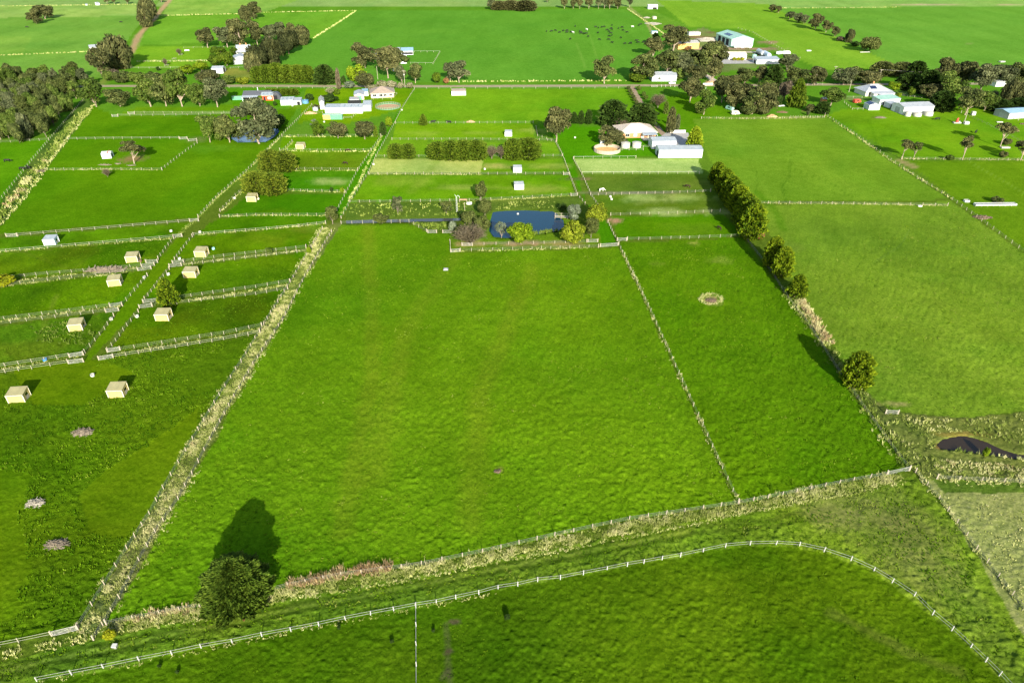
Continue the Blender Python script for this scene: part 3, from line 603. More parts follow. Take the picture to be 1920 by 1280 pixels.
grass('dry_grass', 'ring of straw tussocks round the brown heap in the narrow paddock', [(1333+19*cos(k*pi/8), 561+10*sin(k*pi/8)) for k in range(17)], 1.1, 9, .42, (.45,.8), 7, wid=.07, gap=.1, seed=104)
grass('reeds', 'thin reeds standing in the near edge of the brown pool', [(1775,846),(1800,846),(1840,852),(1880,858),(1925,862)], .9, 3.0, .8, (.1,.8), 6, wid=.08, gap=.35, cat='reeds', seed=103)
grass('rushes', 'brown rushes along the near bank of the brown pool', [(1760,862),(1820,866),(1925,874),(1925,902),(1790,886),(1750,874)], dens=3.5, hgt=.6, shade=(.5, .9), n=7, poly=True, cat='rushes', wid=.08, gap=.35, seed=82)
grass('dry_grass', 'pale flattened stubble in the bottom right field', [(1765,930),(1925,928),(1925,1135),(1840,1020)], dens=2.6, hgt=.26, shade=(.25, .72), n=6, poly=True, wid=.09, gap=.42, seed=83)
grass('dry_grass', 'bright straw strip along the top of the bottom right field', [(1760,902),(1840,904),(1925,907)], 1.8, 5, .55, (.45, .7), 7, seed=84)
grass('dry_grass', 'straw grass along the old fence running to the bottom right', [(1718,888),(1762,938),(1832,1032),(1925,1150)], 1.3, 4.5, .55, (.25, .8), 7, seed=85)
grass('rough_grass', 'tussocks on the strip between the lowest cypress and the rough corner', [(1470,540),(1540,640),(1600,722),(1650,800),(1705,880)], 3.4, 3.0, .75, (.05, .75), 7, wid=.1, gap=.3, seed=86)
grass('dead_bracken', 'brown dead scrub on the strip below the small cypress', [(1497,556),(1515,585),(1538,622),(1556,645)], 2.4, 5, 1.0, (.66, .97), 8, wid=.1, cat='bracken', gap=.2, seed=87)
grass('reeds', 'dark reeds and scrub in the drain beside the left wood', [(164,205),(128,245),(92,292),(48,350),(4,402),(-20,432)], 5.0, .9, 1.0, (.05, .55), 7, wid=.18, cat='reeds', gap=.34, seed=88)
grass('dead_bracken', 'pale brown brush heaps lying in the drain', [(86,303),(70,318),(42,352),(12,392)], 3.2, 1.6, 1.3, (.62, .95), 8, wid=.16, cat='bracken', gap=.5, seed=89)
grass('dry_grass', 'straw edge along the right side of the drain', [(176,197),(140,242),(104,290),(80,325),(45,372),(0,424)], 1.6, 1.6, .6, (.4, .75), 6, wid=.16, seed=90)
grass('reeds', 'rushes in the wet ground above the narrow channel', [(660,384),(880,382),(870,405),(655,408)], dens=.55, hgt=.8, shade=(.02, .5), n=6, poly=True, cat='reeds', wid=.16, gap=.42, seed=91)
grass('reeds', 'green reeds beside the narrow channel end', [(770,419),(840,418),(842,432),(805,431)], dens=1.6, hgt=.9, shade=(.02, .35), n=7, poly=True, cat='reeds', wid=.13, gap=.25, seed=92)
grass('reeds', 'green reeds on the far bank of the blue pond', [(930,382),(1050,376),(1058,392),(985,391),(928,394)], dens=.9, hgt=.7, shade=(.02, .55), n=6, poly=True, cat='reeds', wid=.14, gap=.4, seed=93)
grass('reeds', 'reed fringe at the near right shore of the blue pond', [(1000,438),(1020,436),(1046,432)], 1.8, 4, .9, (.08, .4), 7, wid=.12, cat='reeds', gap=.15, seed=94)
grass('weeds', 'clumps of broad green weeds round the lowest left shelter', [(58,612),(150,598),(178,620),(160,650),(60,640)], dens=1.3, hgt=.6, shade=(.0, .35), n=8, poly=True, cat='weeds', wid=.16, gap=.46, seed=95)
T_ = dict(poly=True, mat=TURF, gap=.36)
grass('weeds', 'coarse green tussocks scattered over the bottom left paddock', [(-20,740),(300,640),(470,650),(330,860),(230,1040),(150,1160),(-20,1200)], dens=2.4, hgt=.40, shade=(.0, .85), n=6, wid=.13, cat='weeds', seed=96, avoid=[[(200,880),(330,800),(372,760),(372,800),(250,1010),(170,1000),(150,930)], [(-40,880),(50,890),(36,960),(50,1080),(30,1160),(-40,1200)], [(20,690),(190,672),(250,700),(160,760),(60,760)], [(330,690),(420,660),(470,640),(430,720),(360,740)]], **T_)
grass('tussock_grass', 'tufts standing in the wide main paddock', [(600,470),(840,480),(1150,470),(1380,940),(1180,970),(640,1075),(210,1160),(420,800)], dens=1.9, hgt=.23, shade=(.05, .9), n=5, wid=.12, cat='tussock grass', seed=97, **T_)
grass('tussock_grass', 'tufts standing in the narrow paddock beside the cypress line', [(1175,470),(1390,450),(1560,700),(1690,880),(1400,935)], dens=1.8, hgt=.26, shade=(.0, .85), n=5, wid=.13, cat='tussock grass', seed=98, **T_)
grass('tussock_grass', 'tufts standing in the wide field right of the cypress line', [(1490,500),(1785,385),(1930,480),(1930,768),(1790,782),(1668,766),(1560,610)], dens=.8, hgt=.22, shade=(.1, 1.0), n=5, wid=.13, cat='tussock grass', seed=98, **T_)
grass('tussock_grass', 'ragged tufts on the mown track and its verges', [(-20,1245),(545,1128),(900,1060),(1400,966),(1700,905),(1760,950),(1960,1270),(1830,1210),(1640,1060),(1455,1015),(1000,1086),(540,1178),(60,1272),(-20,1282)], dens=3.4, hgt=.28, shade=(.1, 1.0), n=6, wid=.10, cat='tussock grass', seed=99, **T_)
grass('tussock_grass', 'short tufts in the near paddock inside the white fence', [(70,1290),(540,1190),(1000,1098),(1455,1030),(1640,1080),(1760,1170),(1890,1295)], dens=2.2, hgt=.16, shade=(.0, .75), n=5, wid=.10, cat='tussock grass', seed=100, **T_)
grass('tussock_grass', 'uneven tufts in the small shelter paddocks right of the lane', [(300,520),(570,475),(530,600),(470,650),(180,690),(240,600)], dens=1.3, hgt=.24, shade=(.0, .8), n=5, wid=.12, cat='tussock grass', seed=101, **T_)
grass('tussock_grass', 'uneven tufts in the small shelter paddocks left of the lane', [(-10,480),(330,450),(200,620),(150,665),(-10,690)], dens=.9, hgt=.24, shade=(.0, .8), n=5, wid=.13, cat='tussock grass', seed=102, **T_)

# ------------------------------------------------------------------ fences
def post_mesh(name, r, h, mat, square=False):
    b = MB()
    if square: b.box(-r, r, -r, r, -.25, h)
    else: b.tube([(0,0,-.25), (0,0,h*.97), (0,0,h)], [r, r*.95, r*.7], 6)
    return b.mesh(name, mat)
POSTS = {'timber': post_mesh('timber_post', .085, 1.25, M['timber_grey']), 'pale': post_mesh('pale_post', .085, 1.25, M['timber_pale']), 'white': post_mesh('white_post', 0.065, 1.2, M['rail_white'], True),
         'stay': post_mesh('strainer_post', .13, 1.4, M['timber_grey']), 'dark': post_mesh('dark_post', .07, 1.15, M['timber_dark'])}
STYLE = {  # post, rail material, rail heights, rail thickness
 'wood': ('timber', 'wire_grey', (.35, .7, 1.05), .022), 'pale': ('pale', 'rail_pale', (.4, .78, 1.12), .032), 'rail': ('pale', 'rail_light', (.55, 1.1), .06),
 'white': ('white', 'rail_white', (.5, 1.08), .026), 'wire': ('dark', 'wire_grey', (.4, .75, 1.05), .022), 'top': ('pale', 'rail_white', (1.12,), .07)}
def fence(label, pts, style='wood', step=4.0, group=None, join=False):
    pk, rm, hs, th = STYLE[style]
    g_ = PP(pts); ox, oy = g_[0]
    t = thing('fence', label, 'fence', (ox, oy), group=group)
    spots = []
    for (x1, y1), (x2, y2) in zip(g_[:-1], g_[1:]):
        L_ = hypot(x2-x1, y2-y1); n = max(1, round(L_/step))
        spots += [(x1+(x2-x1)*k/n, y1+(y2-y1)*k/n) for k in range(n)]
    spots.append(g_[-1])
    rr = random.Random(len(label)*7 + int(ox))
    if join:
        b = MB()
        for x, y in spots: b.box(x-ox-.09, x-ox+.09, y-oy-.09, y-oy+.09, -.2, 1.2)
        o = b.obj('posts', M['timber_pale'] if style != 'wood' else M['timber_grey'], t); o['kind'] = 'stuff'
    else:
        for k, (x, y) in enumerate(spots):
            end = k in (0, len(spots)-1)
            put('post', POSTS['stay' if end and style != 'white' else pk], t, (x-ox, y-oy, 0), (rr.gauss(0, .025), rr.gauss(0, .025), rr.uniform(0, .3) if style != 'white' else 0), (1, 1, rr.uniform(.92, 1.08)))
    for h in hs:
        b = MB()
        for (x1, y1), (x2, y2) in zip(spots[:-1], spots[1:]):
            b.beam((x1-ox, y1-oy, h), (x2-ox, y2-oy, h), th*.5 if th > .03 else th, th)
        b.obj('rail' if th > .03 else 'wire', M[rm], t)
    return t
def gate(label, a, b_, mat='steel_pale', hgt=1.15, n=4):
    (x1, y1), (x2, y2) = P(*a), P(*b_)
    L_ = hypot(x2-x1, y2-y1); t = thing('farm_gate', label, 'gate', (x1, y1), atan2(y2-y1, x2-x1))
    b = MB()
    for z in (.12, hgt): b.beam((0,0,z), (L_,0,z), .07, .07)
    for x in (.035, L_-.035): b.beam((x,0,.155), (x,0,hgt-.035), .07, .07)
    b.obj('frame', M[mat], t)
    for k in range(1, n):
        z = .12 + (hgt-.12)*k/n
        MB().beam((.075, 0, z), (L_-.075, 0, z), .045, .045).obj('rail', M[mat], t)
    MB().beam((.1, .045, .2), (L_-.1, .045, hgt-.06), .04, .04).obj('brace', M[mat], t)
    for x in (-.16, L_+.16): put('gate_post', POSTS['stay'], t, (x, 0, 0))
    return t

W = [(70,1277),(135,1264.5),(195,1253),(261.5,1239),(323,1227),(378,1215),(436,1205),(491.6,1193),(546,1183),(598,1173),(648,1162),(695,1153),(738.5,1145),(780,1137),(818,1131),(855,1123),(898,1114),(934,1104),(971,1098.6),(1008,1090),(1050.6,1086),(1093.6,1077.5),(1138,1069),(1176,1061),(1207,1056),(1241,1050),(1275.6,1044),(1318,1035),(1360,1026),(1406,1022),(1454.7,1021),(1498.6,1024),(1544.5,1034),(1595,1051),(1638,1070.5),(1672.5,1091.5),(1713,1118),(1748,1152),(1784,1181.5),(1819,1214),(1847,1240.6),(1873,1266),(1895,1290)]
fence('white post and rail fence curving round the near paddock at the bottom', W, 'white', 99)
fence('straight white fence running towards the camera from the curved white fence', [(780,1139),(781,1290)], 'white', 3.2)
fence('old timber and wire fence along the left edge of the long tussock strip', [(148,1176),(197,1097),(239,1030),(281,965),(307,917),(362,825),(412,742),(462,665),(495,610),(545,530),(605,430)], 'wood', 3.4)
fence('old timber and wire fence along the right edge of the long tussock strip', [(176,1200),(194,1173),(225,1122),(261.5,1052),(292,999),(335,937),(395,825),(430,762),(475,685),(530,602),(572,520),(622,436)], 'wood', 3.4)
fence('timber and wire fence along the foot of the main paddock', [(200,1171),(300,1152),(375,1138),(470,1118),(540,1100),(640,1080),(790,1060),(905,1036),(1040,1005),(1180,975),(1385,945),(1520,918),(1600,902),(1662,891)], 'wood', 3.6)
fence('pale slatted rail fence at the bottom left corner', [(-40,1220),(0,1212),(36,1205),(98,1192)], 'rail', 3.2)
fence('grey timber fence dividing the main paddock from the narrow right paddock', [(1160,460),(1190,522),(1220,585),(1260,674),(1300,762),(1345,860),(1384,944)], 'pale', 3.4)
fence('dark wire fence below the cypress line on the right', [(1396,446),(1438,500),(1477,560),(1510,602),(1580,710),(1665,830),(1704,882)], 'wire', 4.2)
fence('post and rail fence in front of the blue pond', [(863,471.5),(905,470.5),(980,468.5),(1050,466.5),(1122,464)], 'pale', 3.6)
fence('short timber fence at the left end of the pond garden', [(845,472),(844,455)], 'rail', 2.0)
fence('short fence with grey posts under the bare tree by the pond', [(885,460),(930,459),(1000,458),(1060,456),(1100,455)], 'wood', 4.4)
fence('fence along the near bank of the narrow channel', [(640,420),(700,418.5),(767,416.5),(785,427),(800,435)], 'pale', 3.6)
fence('post fence along the near end of the short green paddock right of the pond', [(1176,450.5),(1240,449),(1310,447),(1390,444)], 'pale', 3.7)
fence('post fence at the top of the short green paddock right of the pond', [(1145,404.5),(1200,403),(1270,401),(1350,398)], 'pale', 3.4)
fence('post fence above the paddock with the pale dry patches', [(1107,367),(1180,365),(1260,362.5),(1332,360)], 'wood', 3.4)
fence('white topped rail fence below the pale mown arena', [(1091,327),(1170,326.5),(1250,326.5),(1311,326)], 'top', 4.2)
fence('white topped rail fence above the pale mown arena', [(1076,298),(1130,297.5),(1192,297)], 'top', 4.2)
fence('left fence of the lane beside the pond', [(1005,240),(1008,256),(1042,268),(1055,292),(1067,326),(1082,366),(1097,384)], 'wood', 3.6)
fence('right fence of the lane beside the arena', [(1075,299),(1091,328),(1110,370),(1128,396)], 'wood', 3.4)
fence('short fence from the pond trees to the paddock corner', [(1140,418),(1150,440),(1160,459)], 'wood', 3.0)
fence('wire fence below the black cows by the road', [(742,232),(870,231.5),(1000,231)], 'wood', 4.5)
fence('wire fence above the dark clipped hedge', [(735,262.5),(890,262.5),(1042,264)], 'wood', 4.2)
fence('fence under the dark clipped hedge', [(705,294.5),(850,294.5),(1054,293.5)], 'wood', 4.2)
fence('fence between the two white shelters of the middle paddocks', [(692,327.5),(880,327.5),(1056,327)], 'wood', 4.0)
fence('fence behind the blue pond and its reeds', [(655,380),(770,379),(880,377.5),(980,372),(1070,367)], 'wood', 4.0)
fence('left fence of the grassy middle lane', [(632,396),(670,322),(697,283),(716,255)], 'pale', 4.0)
fence('right fence of the grassy middle lane', [(640,410),(657,379),(690,326),(705,294),(740,232),(752,207),(777,168)], 'pale', 4.2)
fence('left fence of the lane through the small shelters, upper part', [(372,408),(410,367),(462,322),(525,258),(585,198)], 'pale', 3.6)
fence('right fence of the lane through the small shelters, upper part', [(413,397),(442,368),(480,333),(548,266)], 'pale', 3.6)
fence('rail fence above the blue-white shelter', [(34,443),(130,435),(250,425),(356,416)], 'rail', 4.4)
fence('rail fence below the blue-white shelter', [(-40,477),(90,466),(220,455),(326,446)], 'rail', 4.4)
fence('lane fence right of the upper left shelter paddock', [(326,448),(311,467),(297,487)], 'pale', 3.0)
fence('upper fence of the twin pair beside the branch heap', [(-40,528),(90,515),(180,508),(266,500)], 'pale', 3.6)
fence('lower fence of the twin pair beside the branch heap', [(-40,542),(90,527),(180,517),(259,508)], 'pale', 3.6)
fence('lane fence right of the second left shelter paddock', [(277,518),(253,546),(230,574)], 'pale', 2.8)
fence('upper fence of the twin pair above the lowest left shelter', [(-40,605),(80,591),(207,575)], 'pale', 3.6)
fence('lower fence of the twin pair above the lowest left shelter', [(-40,614),(80,599),(199,585)], 'pale', 3.6)
fence('lane fence right of the lowest left shelter paddock', [(214,594),(197,618),(160,662)], 'pale', 2.8)
fence('upper rail fence above the two nearest shelters', [(-40,695),(60,680),(131,669)], 'rail', 3.4)
fence('lower rail fence above the two nearest shelters', [(-40,707),(60,692),(129,682)], 'rail', 3.4)
fence('level fence right of the lane below the lone beige shelter', [(412,408),(480,405),(560,405),(611,405)], 'pale', 3.2)
fence('sloping fence right of the lane above the right-hand shelters', [(363,442),(480,433),(560,426),(611,420)], 'rail', 3.8)
fence('lane fence left of the upper right-hand shelter', [(361,445),(345,465),(328,488)], 'pale', 2.8)
fence('upper fence of the twin pair between the right-hand shelters', [(345,492),(420,482),(480,475.5),(574,465)], 'pale', 3.4)
fence('lower fence of the twin pair between the right-hand shelters', [(341,499),(420,490),(480,483),(576,472)], 'pale', 3.4)
fence('lane fence left of the yellow-green bush', [(318,506),(296,533),(272,563)], 'pale', 2.6)
fence('upper fence of the twin pair beside the yellow-green bush', [(296,565),(400,551),(480,540),(544,529)], 'pale', 3.2)
fence('lower fence of the twin pair beside the yellow-green bush', [(286,575),(400,562),(480,553),(540,543)], 'pale', 3.2)
fence('lane fence left of the lowest right-hand shelter', [(260,586),(232,621),(203,659)], 'pale', 2.6)
fence('upper fence of the twin pair below the lowest right-hand shelter', [(226,657),(330,641),(420,627),(491,612)], 'pale', 3.2)
fence('lower fence of the twin pair below the lowest right-hand shelter', [(213,671),(330,653),(420,638),(488,625)], 'rail', 3.2)
fence('fence below the grey round bushes', [(529,256.5),(620,256),(714,255)], 'pale', 4.4)
fence('fence below the small beige shelter near the sheds', [(525,282.5),(610,283.5),(696,283)], 'pale', 3.8)
fence('fence right of the upper rounded hedge bush', [(556,318.5),(620,319),(671,320)], 'pale', 3.6)
fence('fence right of the lower rounded hedge bush', [(538,358.5),(590,360),(647,361)], 'pale', 3.4)
fence('pale fence below the leaning tree', [(86,320),(190,319),(304,319.5)], 'pale', 4.4)
fence('pale fence slanting up from the leaning tree towards the dam', [(304,319),(337,293),(370,269)], 'pale', 3.6)
fence('pale fence above the white hut', [(128,262),(230,261),(336,260.5)], 'rail', 5.0)
fence('pale fence between the drain and the wood field', [(-60,270),(20,267),(92,263)], 'pale', 5.0)
fence('old fence along the left bank of the drain', [(162,182),(128,222),(92,264),(60,302),(0,378),(-40,430)], 'pale', 4.0)
fence('lower white fence beside the roadside gums', [(222,218),(330,217),(480,214)], 'rail', 6.0)
fence('upper white fence beside the roadside gums', [(253,213),(360,213),(480,212.5)], 'rail', 6.0)
fence('grey fence on the diagonal of the right-hand field', [(1547,216),(1600,251),(1670,301),(1728,340),(1785,375),(1850,422),(1922,475)], 'pale', 4.0)
fence('low fence hidden in the long pale grass band', [(1420,382),(1540,383),(1660,384.5),(1776,386.5)], 'wood', 4.6)
fence('fence in the pale grass under the thin trees', [(1690,299),(1800,300),(1925,301.5)], 'pale', 4.2)
fence('pale fence along the top of the right-hand field', [(1315,223),(1400,224),(1480,223),(1545,221)], 'pale', 4.4)
fence('dark fence behind the windmill stump and poles', [(1802,212),(1850,234),(1925,272)], 'wire', 4.5)
fence('leaning old fence in straw running to the bottom right', [(1716,886),(1760,936),(1830,1030),(1870,1082),(1925,1152)], 'wood', 3.6)
fence('fence along the top of the bottom right field', [(1756,898),(1840,902),(1925,906)], 'wood', 4.0)
for lab, pts, st, sp in [
 ('white posted fence on the near side of the road', [(777,166.5),(960,166.5),(1182,166)], 'pale', 8),
 ('roadside fence left of the orange shed', [(430,165.5),(520,165.5),(630,166)], 'pale', 8),
 ('white rail pen fence behind the power pole', [(777,98.5),(825,98.5),(812,121),(770,120)], 'top', 6),
 ('white rail fence across the far left house field', [(257,116.5),(320,116),(392,115)], 'rail', 8),
 ('second white rail fence in the far left house field', [(240,129),(300,128.5),(340,128)], 'rail', 8),
 ('far fence in front of the sheltering gums', [(345,91),(380,90),(440,89)], 'pale', 8),
 ('pale fence along the edge of the cattle field', [(1176,18),(1220,47),(1262,76)], 'pale', 9),
 ('dark fence round the back of the big green shed', [(1384,54),(1412,62),(1446,82),(1475,98),(1500,110)], 'wire', 7),
 ('fence of the yard below the gabled shed', [(571,214),(605,213)], 'pale', 4), ('small yard fence right of the green container', [(644,223),(660,222),(670,212)], 'rail', 4),
 ('fence from the round green yard to the lane', [(700,187),(734,187),(744,177)], 'pale', 5), ('grey yard fence below the pale dairy shed', [(432,129),(462,127)], 'rail', 5),
 ('white rail yard left of the small solar shed', [(1583,193),(1598,206),(1618,206)], 'rail', 4), ('pale fence right of the farmhouse garden', [(1688,180),(1728,184)], 'white', 4),
 ('low rail fence left of the farmhouse', [(1583,184),(1616,184)], 'rail', 5), ('grey paling fence beside the round tanks', [(1192,278),(1220,276.5)], 'rail', 4), ('pale fence under the round tanks', [(1166,282),(1206,282)], 'rail', 4),
 ('pale paling fence along the road among the gums', [(1514,160),(1542,159.5)], 'white', 3), ('fence in front of the dark thicket', [(1748,205),(1778,205)], 'pale', 4)]:
    fence(lab, pts, st, sp, join=True)

for lab, a, b_ in [
 ('pale steel gate at the left end of the rail fence above the blue-white shelter', (13,444), (32,443.5)), ('pale gate in the upper lane corner above the straw clump', (357,416), (372,415)),
 ('pale gate at the lane end of the fence below the blue-white shelter', (327,445.5), (341,444)), ('pale gate standing open by the upper left beige shelter', (275,493), (295,492.5)),
 ('upper pale gate of the twin fences by the branch heap', (267,501), (289,498)), ('lower pale gate of the twin fences by the branch heap', (260,508), (283,505)),
 ('upper pale gate of the twin fences between the right-hand shelters', (325,494.5), (344,493)), ('lower pale gate of the twin fences between the right-hand shelters', (319,501), (340,499)),
 ('upper pale gate left of the yellow-green bush', (270,568), (295,565.5)), ('lower pale gate left of the yellow-green bush', (263,578), (285,575)),
 ('upper pale gate of the twin fences above the lowest left shelter', (208,576), (229,573)), ('lower pale gate of the twin fences above the lowest left shelter', (200,586), (222,583)),
 ('upper white gate at the lane above the two nearest shelters', (132,670), (156,666)), ('lower white gate at the lane above the two nearest shelters', (130,682), (156,679)),
 ('upper white gate across the lane from the two nearest shelters', (203,660.5), (225,657)), ('lower white gate across the lane from the two nearest shelters', (187,675), (212,671)),
 ('long white gate in the bottom left corner beside the tussock strip', (100,1192), (145,1181)), ('long pale gate at the bottom right corner of the narrow paddock', (1664,891), (1704,882)),
 ('grey gate at the corner of the rough ground below the lone cypress', (1661,776), (1682,776.5)), ('wide white gate at the end of the pond fence', (1126,463), (1158,461)),
 ('grey gate under the yellow willow at the pond', (1103,454.5), (1120,454)), ('white gate under the big bare tree at the pond', (867,461), (885,461)),
 ('white gate at the left corner of the pond fence', (846,473), (862,472)), ('left pale gate at the end of the channel', (803,437), (818,437)), ('right pale gate at the end of the channel', (831,437), (845,437)),
 ('pale gate at the lane end between the white shelters', (1057,328), (1067,328)), ('pale gate at the lane end of the fence behind the pond', (1071,368), (1082,367)),
 ('grey gate at the corner below the pond lane', (1158,451.5), (1174,451.5)), ('white gate of the lower fence by the roadside gums', (211,219), (221,219)), ('white gate of the upper fence by the roadside gums', (241,214), (252,214)),
 ('pale gate of the fence above the white hut', (338,261.5), (351,261)), ('white road gate near the silver shed', (1222,163.5), (1232,163.5)), ('pale gate beside the blue dam trees', (354,265), (369,264))]:
    gate(lab, a, b_, 'gate_white' if 'white' in lab else 'gate_grey')
# ------------------------------------------------------------------ plants
def leaf_mat(name, dark, mid, light, vary=0.10, thru=0.25):
    m, nt, N, L, b = nodes(name)
    a = N.new('ShaderNodeAttribute'); a.attribute_name = 'shade'
    oi = N.new('ShaderNodeObjectInfo')
    f = mul(nt, a.outputs['Fac'], mul(nt, mul(nt, oi.outputs['Random'], -0.5, 'ADD'), vary*2), 'ADD')
    L.new(ramp(nt, f, [(0.05, dark), (0.5, mid), (0.95, light)]), b.inputs['Base Color'])
    b.inputs['Roughness'].default_value = 0.75; b.inputs['Specular IOR Level'].default_value = 0.12
    tr = N.new('ShaderNodeBsdfTranslucent'); L.new(ramp(nt, f, [(0.05, dark), (0.5, mid), (0.95, light)]), tr.inputs['Color'])
    mx = N.new('ShaderNodeMixShader'); mx.inputs[0].default_value = thru
    out = N['Material Output']; L.new(b.outputs[0], mx.inputs[1]); L.new(tr.outputs[0], mx.inputs[2]); L.new(mx.outputs[0], out.inputs['Surface'])
    return m
leaf_mat('leaf_gum', (.02,.032,.008), (.068,.092,.022), (.19,.21,.06))
leaf_mat('leaf_gum_brown', (.022,.029,.009), (.074,.084,.026), (.185,.18,.065))
leaf_mat('leaf_gum_grey', (.025,.036,.014), (.082,.10,.04), (.20,.215,.10))
leaf_mat('leaf_gum_green', (.02,.042,.005), (.07,.115,.015), (.185,.235,.048))
leaf_mat('leaf_sheoak', (.013,.019,.005), (.038,.046,.014), (.082,.088,.028))
leaf_mat('leaf_pine', (.009,.025,.003), (.026,.058,.007), (.062,.105,.016))
leaf_mat('leaf_cypress_gold', (.012,.032,.002), (.062,.122,.004), (.235,.31,.010))
leaf_mat('leaf_olive_hedge', (.02,.042,.003), (.082,.125,.008), (.20,.24,.02))
leaf_mat('leaf_cypress', (.009,.026,.002), (.036,.076,.005), (.115,.175,.016))
leaf_mat('leaf_hedge', (.016,.036,.002), (.062,.112,.006), (.15,.21,.016))
leaf_mat('leaf_bright', (.035,.08,.002), (.125,.20,.005), (.28,.36,.018))
leaf_mat('leaf_willow', (.05,.085,.003), (.155,.20,.009), (.31,.35,.03))
leaf_mat('leaf_olive', (.024,.038,.007), (.074,.096,.02), (.16,.18,.05))
leaf_mat('leaf_silver', (.06,.08,.045), (.13,.165,.10), (.28,.32,.21))
leaf_mat('leaf_cream', (.08,.09,.035), (.24,.235,.12), (.52,.48,.33))
leaf_mat('leaf_dead', (.05,.042,.024), (.12,.10,.06), (.24,.20,.13))
leaf_mat('leaf_purple', (.04,.034,.02), (.10,.08,.05), (.19,.15,.10))
leaf_mat('leaf_yellow', (.09,.12,.003), (.25,.28,.007), (.48,.46,.02))
leaf_mat('leaf_rust', (.12,.06,.025), (.25,.12,.05), (.40,.21,.09))
plain('bark_pale', (.32,.25,.19), .9, .3, 2.0); plain('bark_grey', (.20,.16,.125), .9, .3, 2.0); plain('bark_dark', (.07,.05,.035), .95, .3, 2.0)

def cards(Pt, N, su, sv, rng, tilt=None):
    """leaf sprays: one bent-free quad per point"""
    k = len(Pt); N = N/np.maximum(np.linalg.norm(N, axis=1, keepdims=True), 1e-6)
    if tilt is None:
        r = rng.normal(size=(k, 3)); u = np.cross(N, r)
    else:
        u = tilt - N*(tilt*N).sum(1, keepdims=True)
    u /= np.maximum(np.linalg.norm(u, axis=1, keepdims=True), 1e-6)
    v = np.cross(N, u)
    su = np.broadcast_to(np.asarray(su), (k,))[:, None]; sv = np.broadcast_to(np.asarray(sv), (k,))[:, None]
    a = Pt - u*su - v*sv*.6; b = Pt - u*su*.2 + v*sv; c = Pt + u*su + v*sv*.25; d = Pt + u*su*.3 - v*sv
    return np.stack([a, d, c, b], 1).reshape(-1, 3)
def unit(rng, n):
    d = rng.normal(size=(n, 3)); return d/np.linalg.norm(d, axis=1, keepdims=True)
def crown_mesh(name, V, shade, f0):
    """V in crown space (each axis -1..1); stored so that z runs from f0 to 1"""
    V = V.copy(); V[:, 2] = f0 + (1-f0)*(V[:, 2]+1)/2
    me = np_mesh(name, V, F4=np.arange(len(V)).reshape(-1, 4)); attr(me, 'shade', np.repeat(shade, 4)); return me
def trunk_mesh(name, tops, f0, r0=.055, lean=0.0, rng=None, forks=6, split=.35):
    b = MB(); top = Vector((lean, 0, f0 + (1-f0)*.55))
    mid = Vector((lean*.4 + rng.uniform(-.04,.04), rng.uniform(-.04,.04), f0*.6 + .05))
    pts = [Vector((0,0,-.01)), mid, (mid+top)/2 + Vector((rng.uniform(-.06,.06), rng.uniform(-.06,.06), 0)), top]
    b.tube(pts, [r0, r0*.75, r0*.5, r0*.2], 7)
    for k in range(min(forks, len(tops))):
        e = Vector(tops[k]); s = pts[1].lerp(pts[2], rng.uniform(-.25, .8)); q = s.lerp(e, .5) + Vector((rng.uniform(-.06,.06), rng.uniform(-.06,.06), .03))
        b.tube([s, q, e], [r0*.48, r0*.3, r0*.1], 5)
    me = b.mesh(name); return me

def proto_gum(seed, f0=.12, K=24, n=5600, size=.056, flat=.95, spread=.84, lean=.0, lobe=(.24,.42)):
    rng = np.random.default_rng(seed)
    c = unit(rng, K)*(rng.random((K, 1))**.45)*spread; c[:, 2] *= flat; c[:, 2] += .04
    c[0] = (rng.uniform(-.1,.1), rng.uniform(-.1,.1), .55); r = rng.uniform(*lobe, K)
    c[:, 2] = np.minimum(c[:, 2], 1.02 - r); rad = np.hypot(c[:,0], c[:,1]); over = np.maximum(rad + r - 1.02, 0); c[:, :2] -= c[:, :2]/np.maximum(rad,1e-3)[:,None]*over[:,None]
    pick = rng.choice(K, n, p=r**2/(r**2).sum()); d = unit(rng, n); flip = (d[:, 2] < -.25) & (rng.random(n) < .75); d[flip, 2] *= -1
    p = c[pick] + d*(r[pick]*(.62 + .45*rng.random(n)))[:, None]*np.array([1,1,.85]); p[:, 0] += lean
    N = d + rng.normal(size=(n, 3))*.75
    s = size*rng.uniform(.6, 1.35, n)
    V = cards(p, N, s*1.25, s*.8, rng)
    lob = rng.normal(0, .12, K); shade = np.clip(.48 + lob[pick] + rng.normal(0, .17, n), 0, 1)
    tops = c[np.argsort(-r)].copy(); tops[:, 0] += lean; tops[:, 2] = f0 + (1-f0)*(tops[:, 2]+1)/2
    return crown_mesh('gum_crown', V, shade, f0), trunk_mesh('gum_trunk', tops, f0, .05, lean, rng, 8)
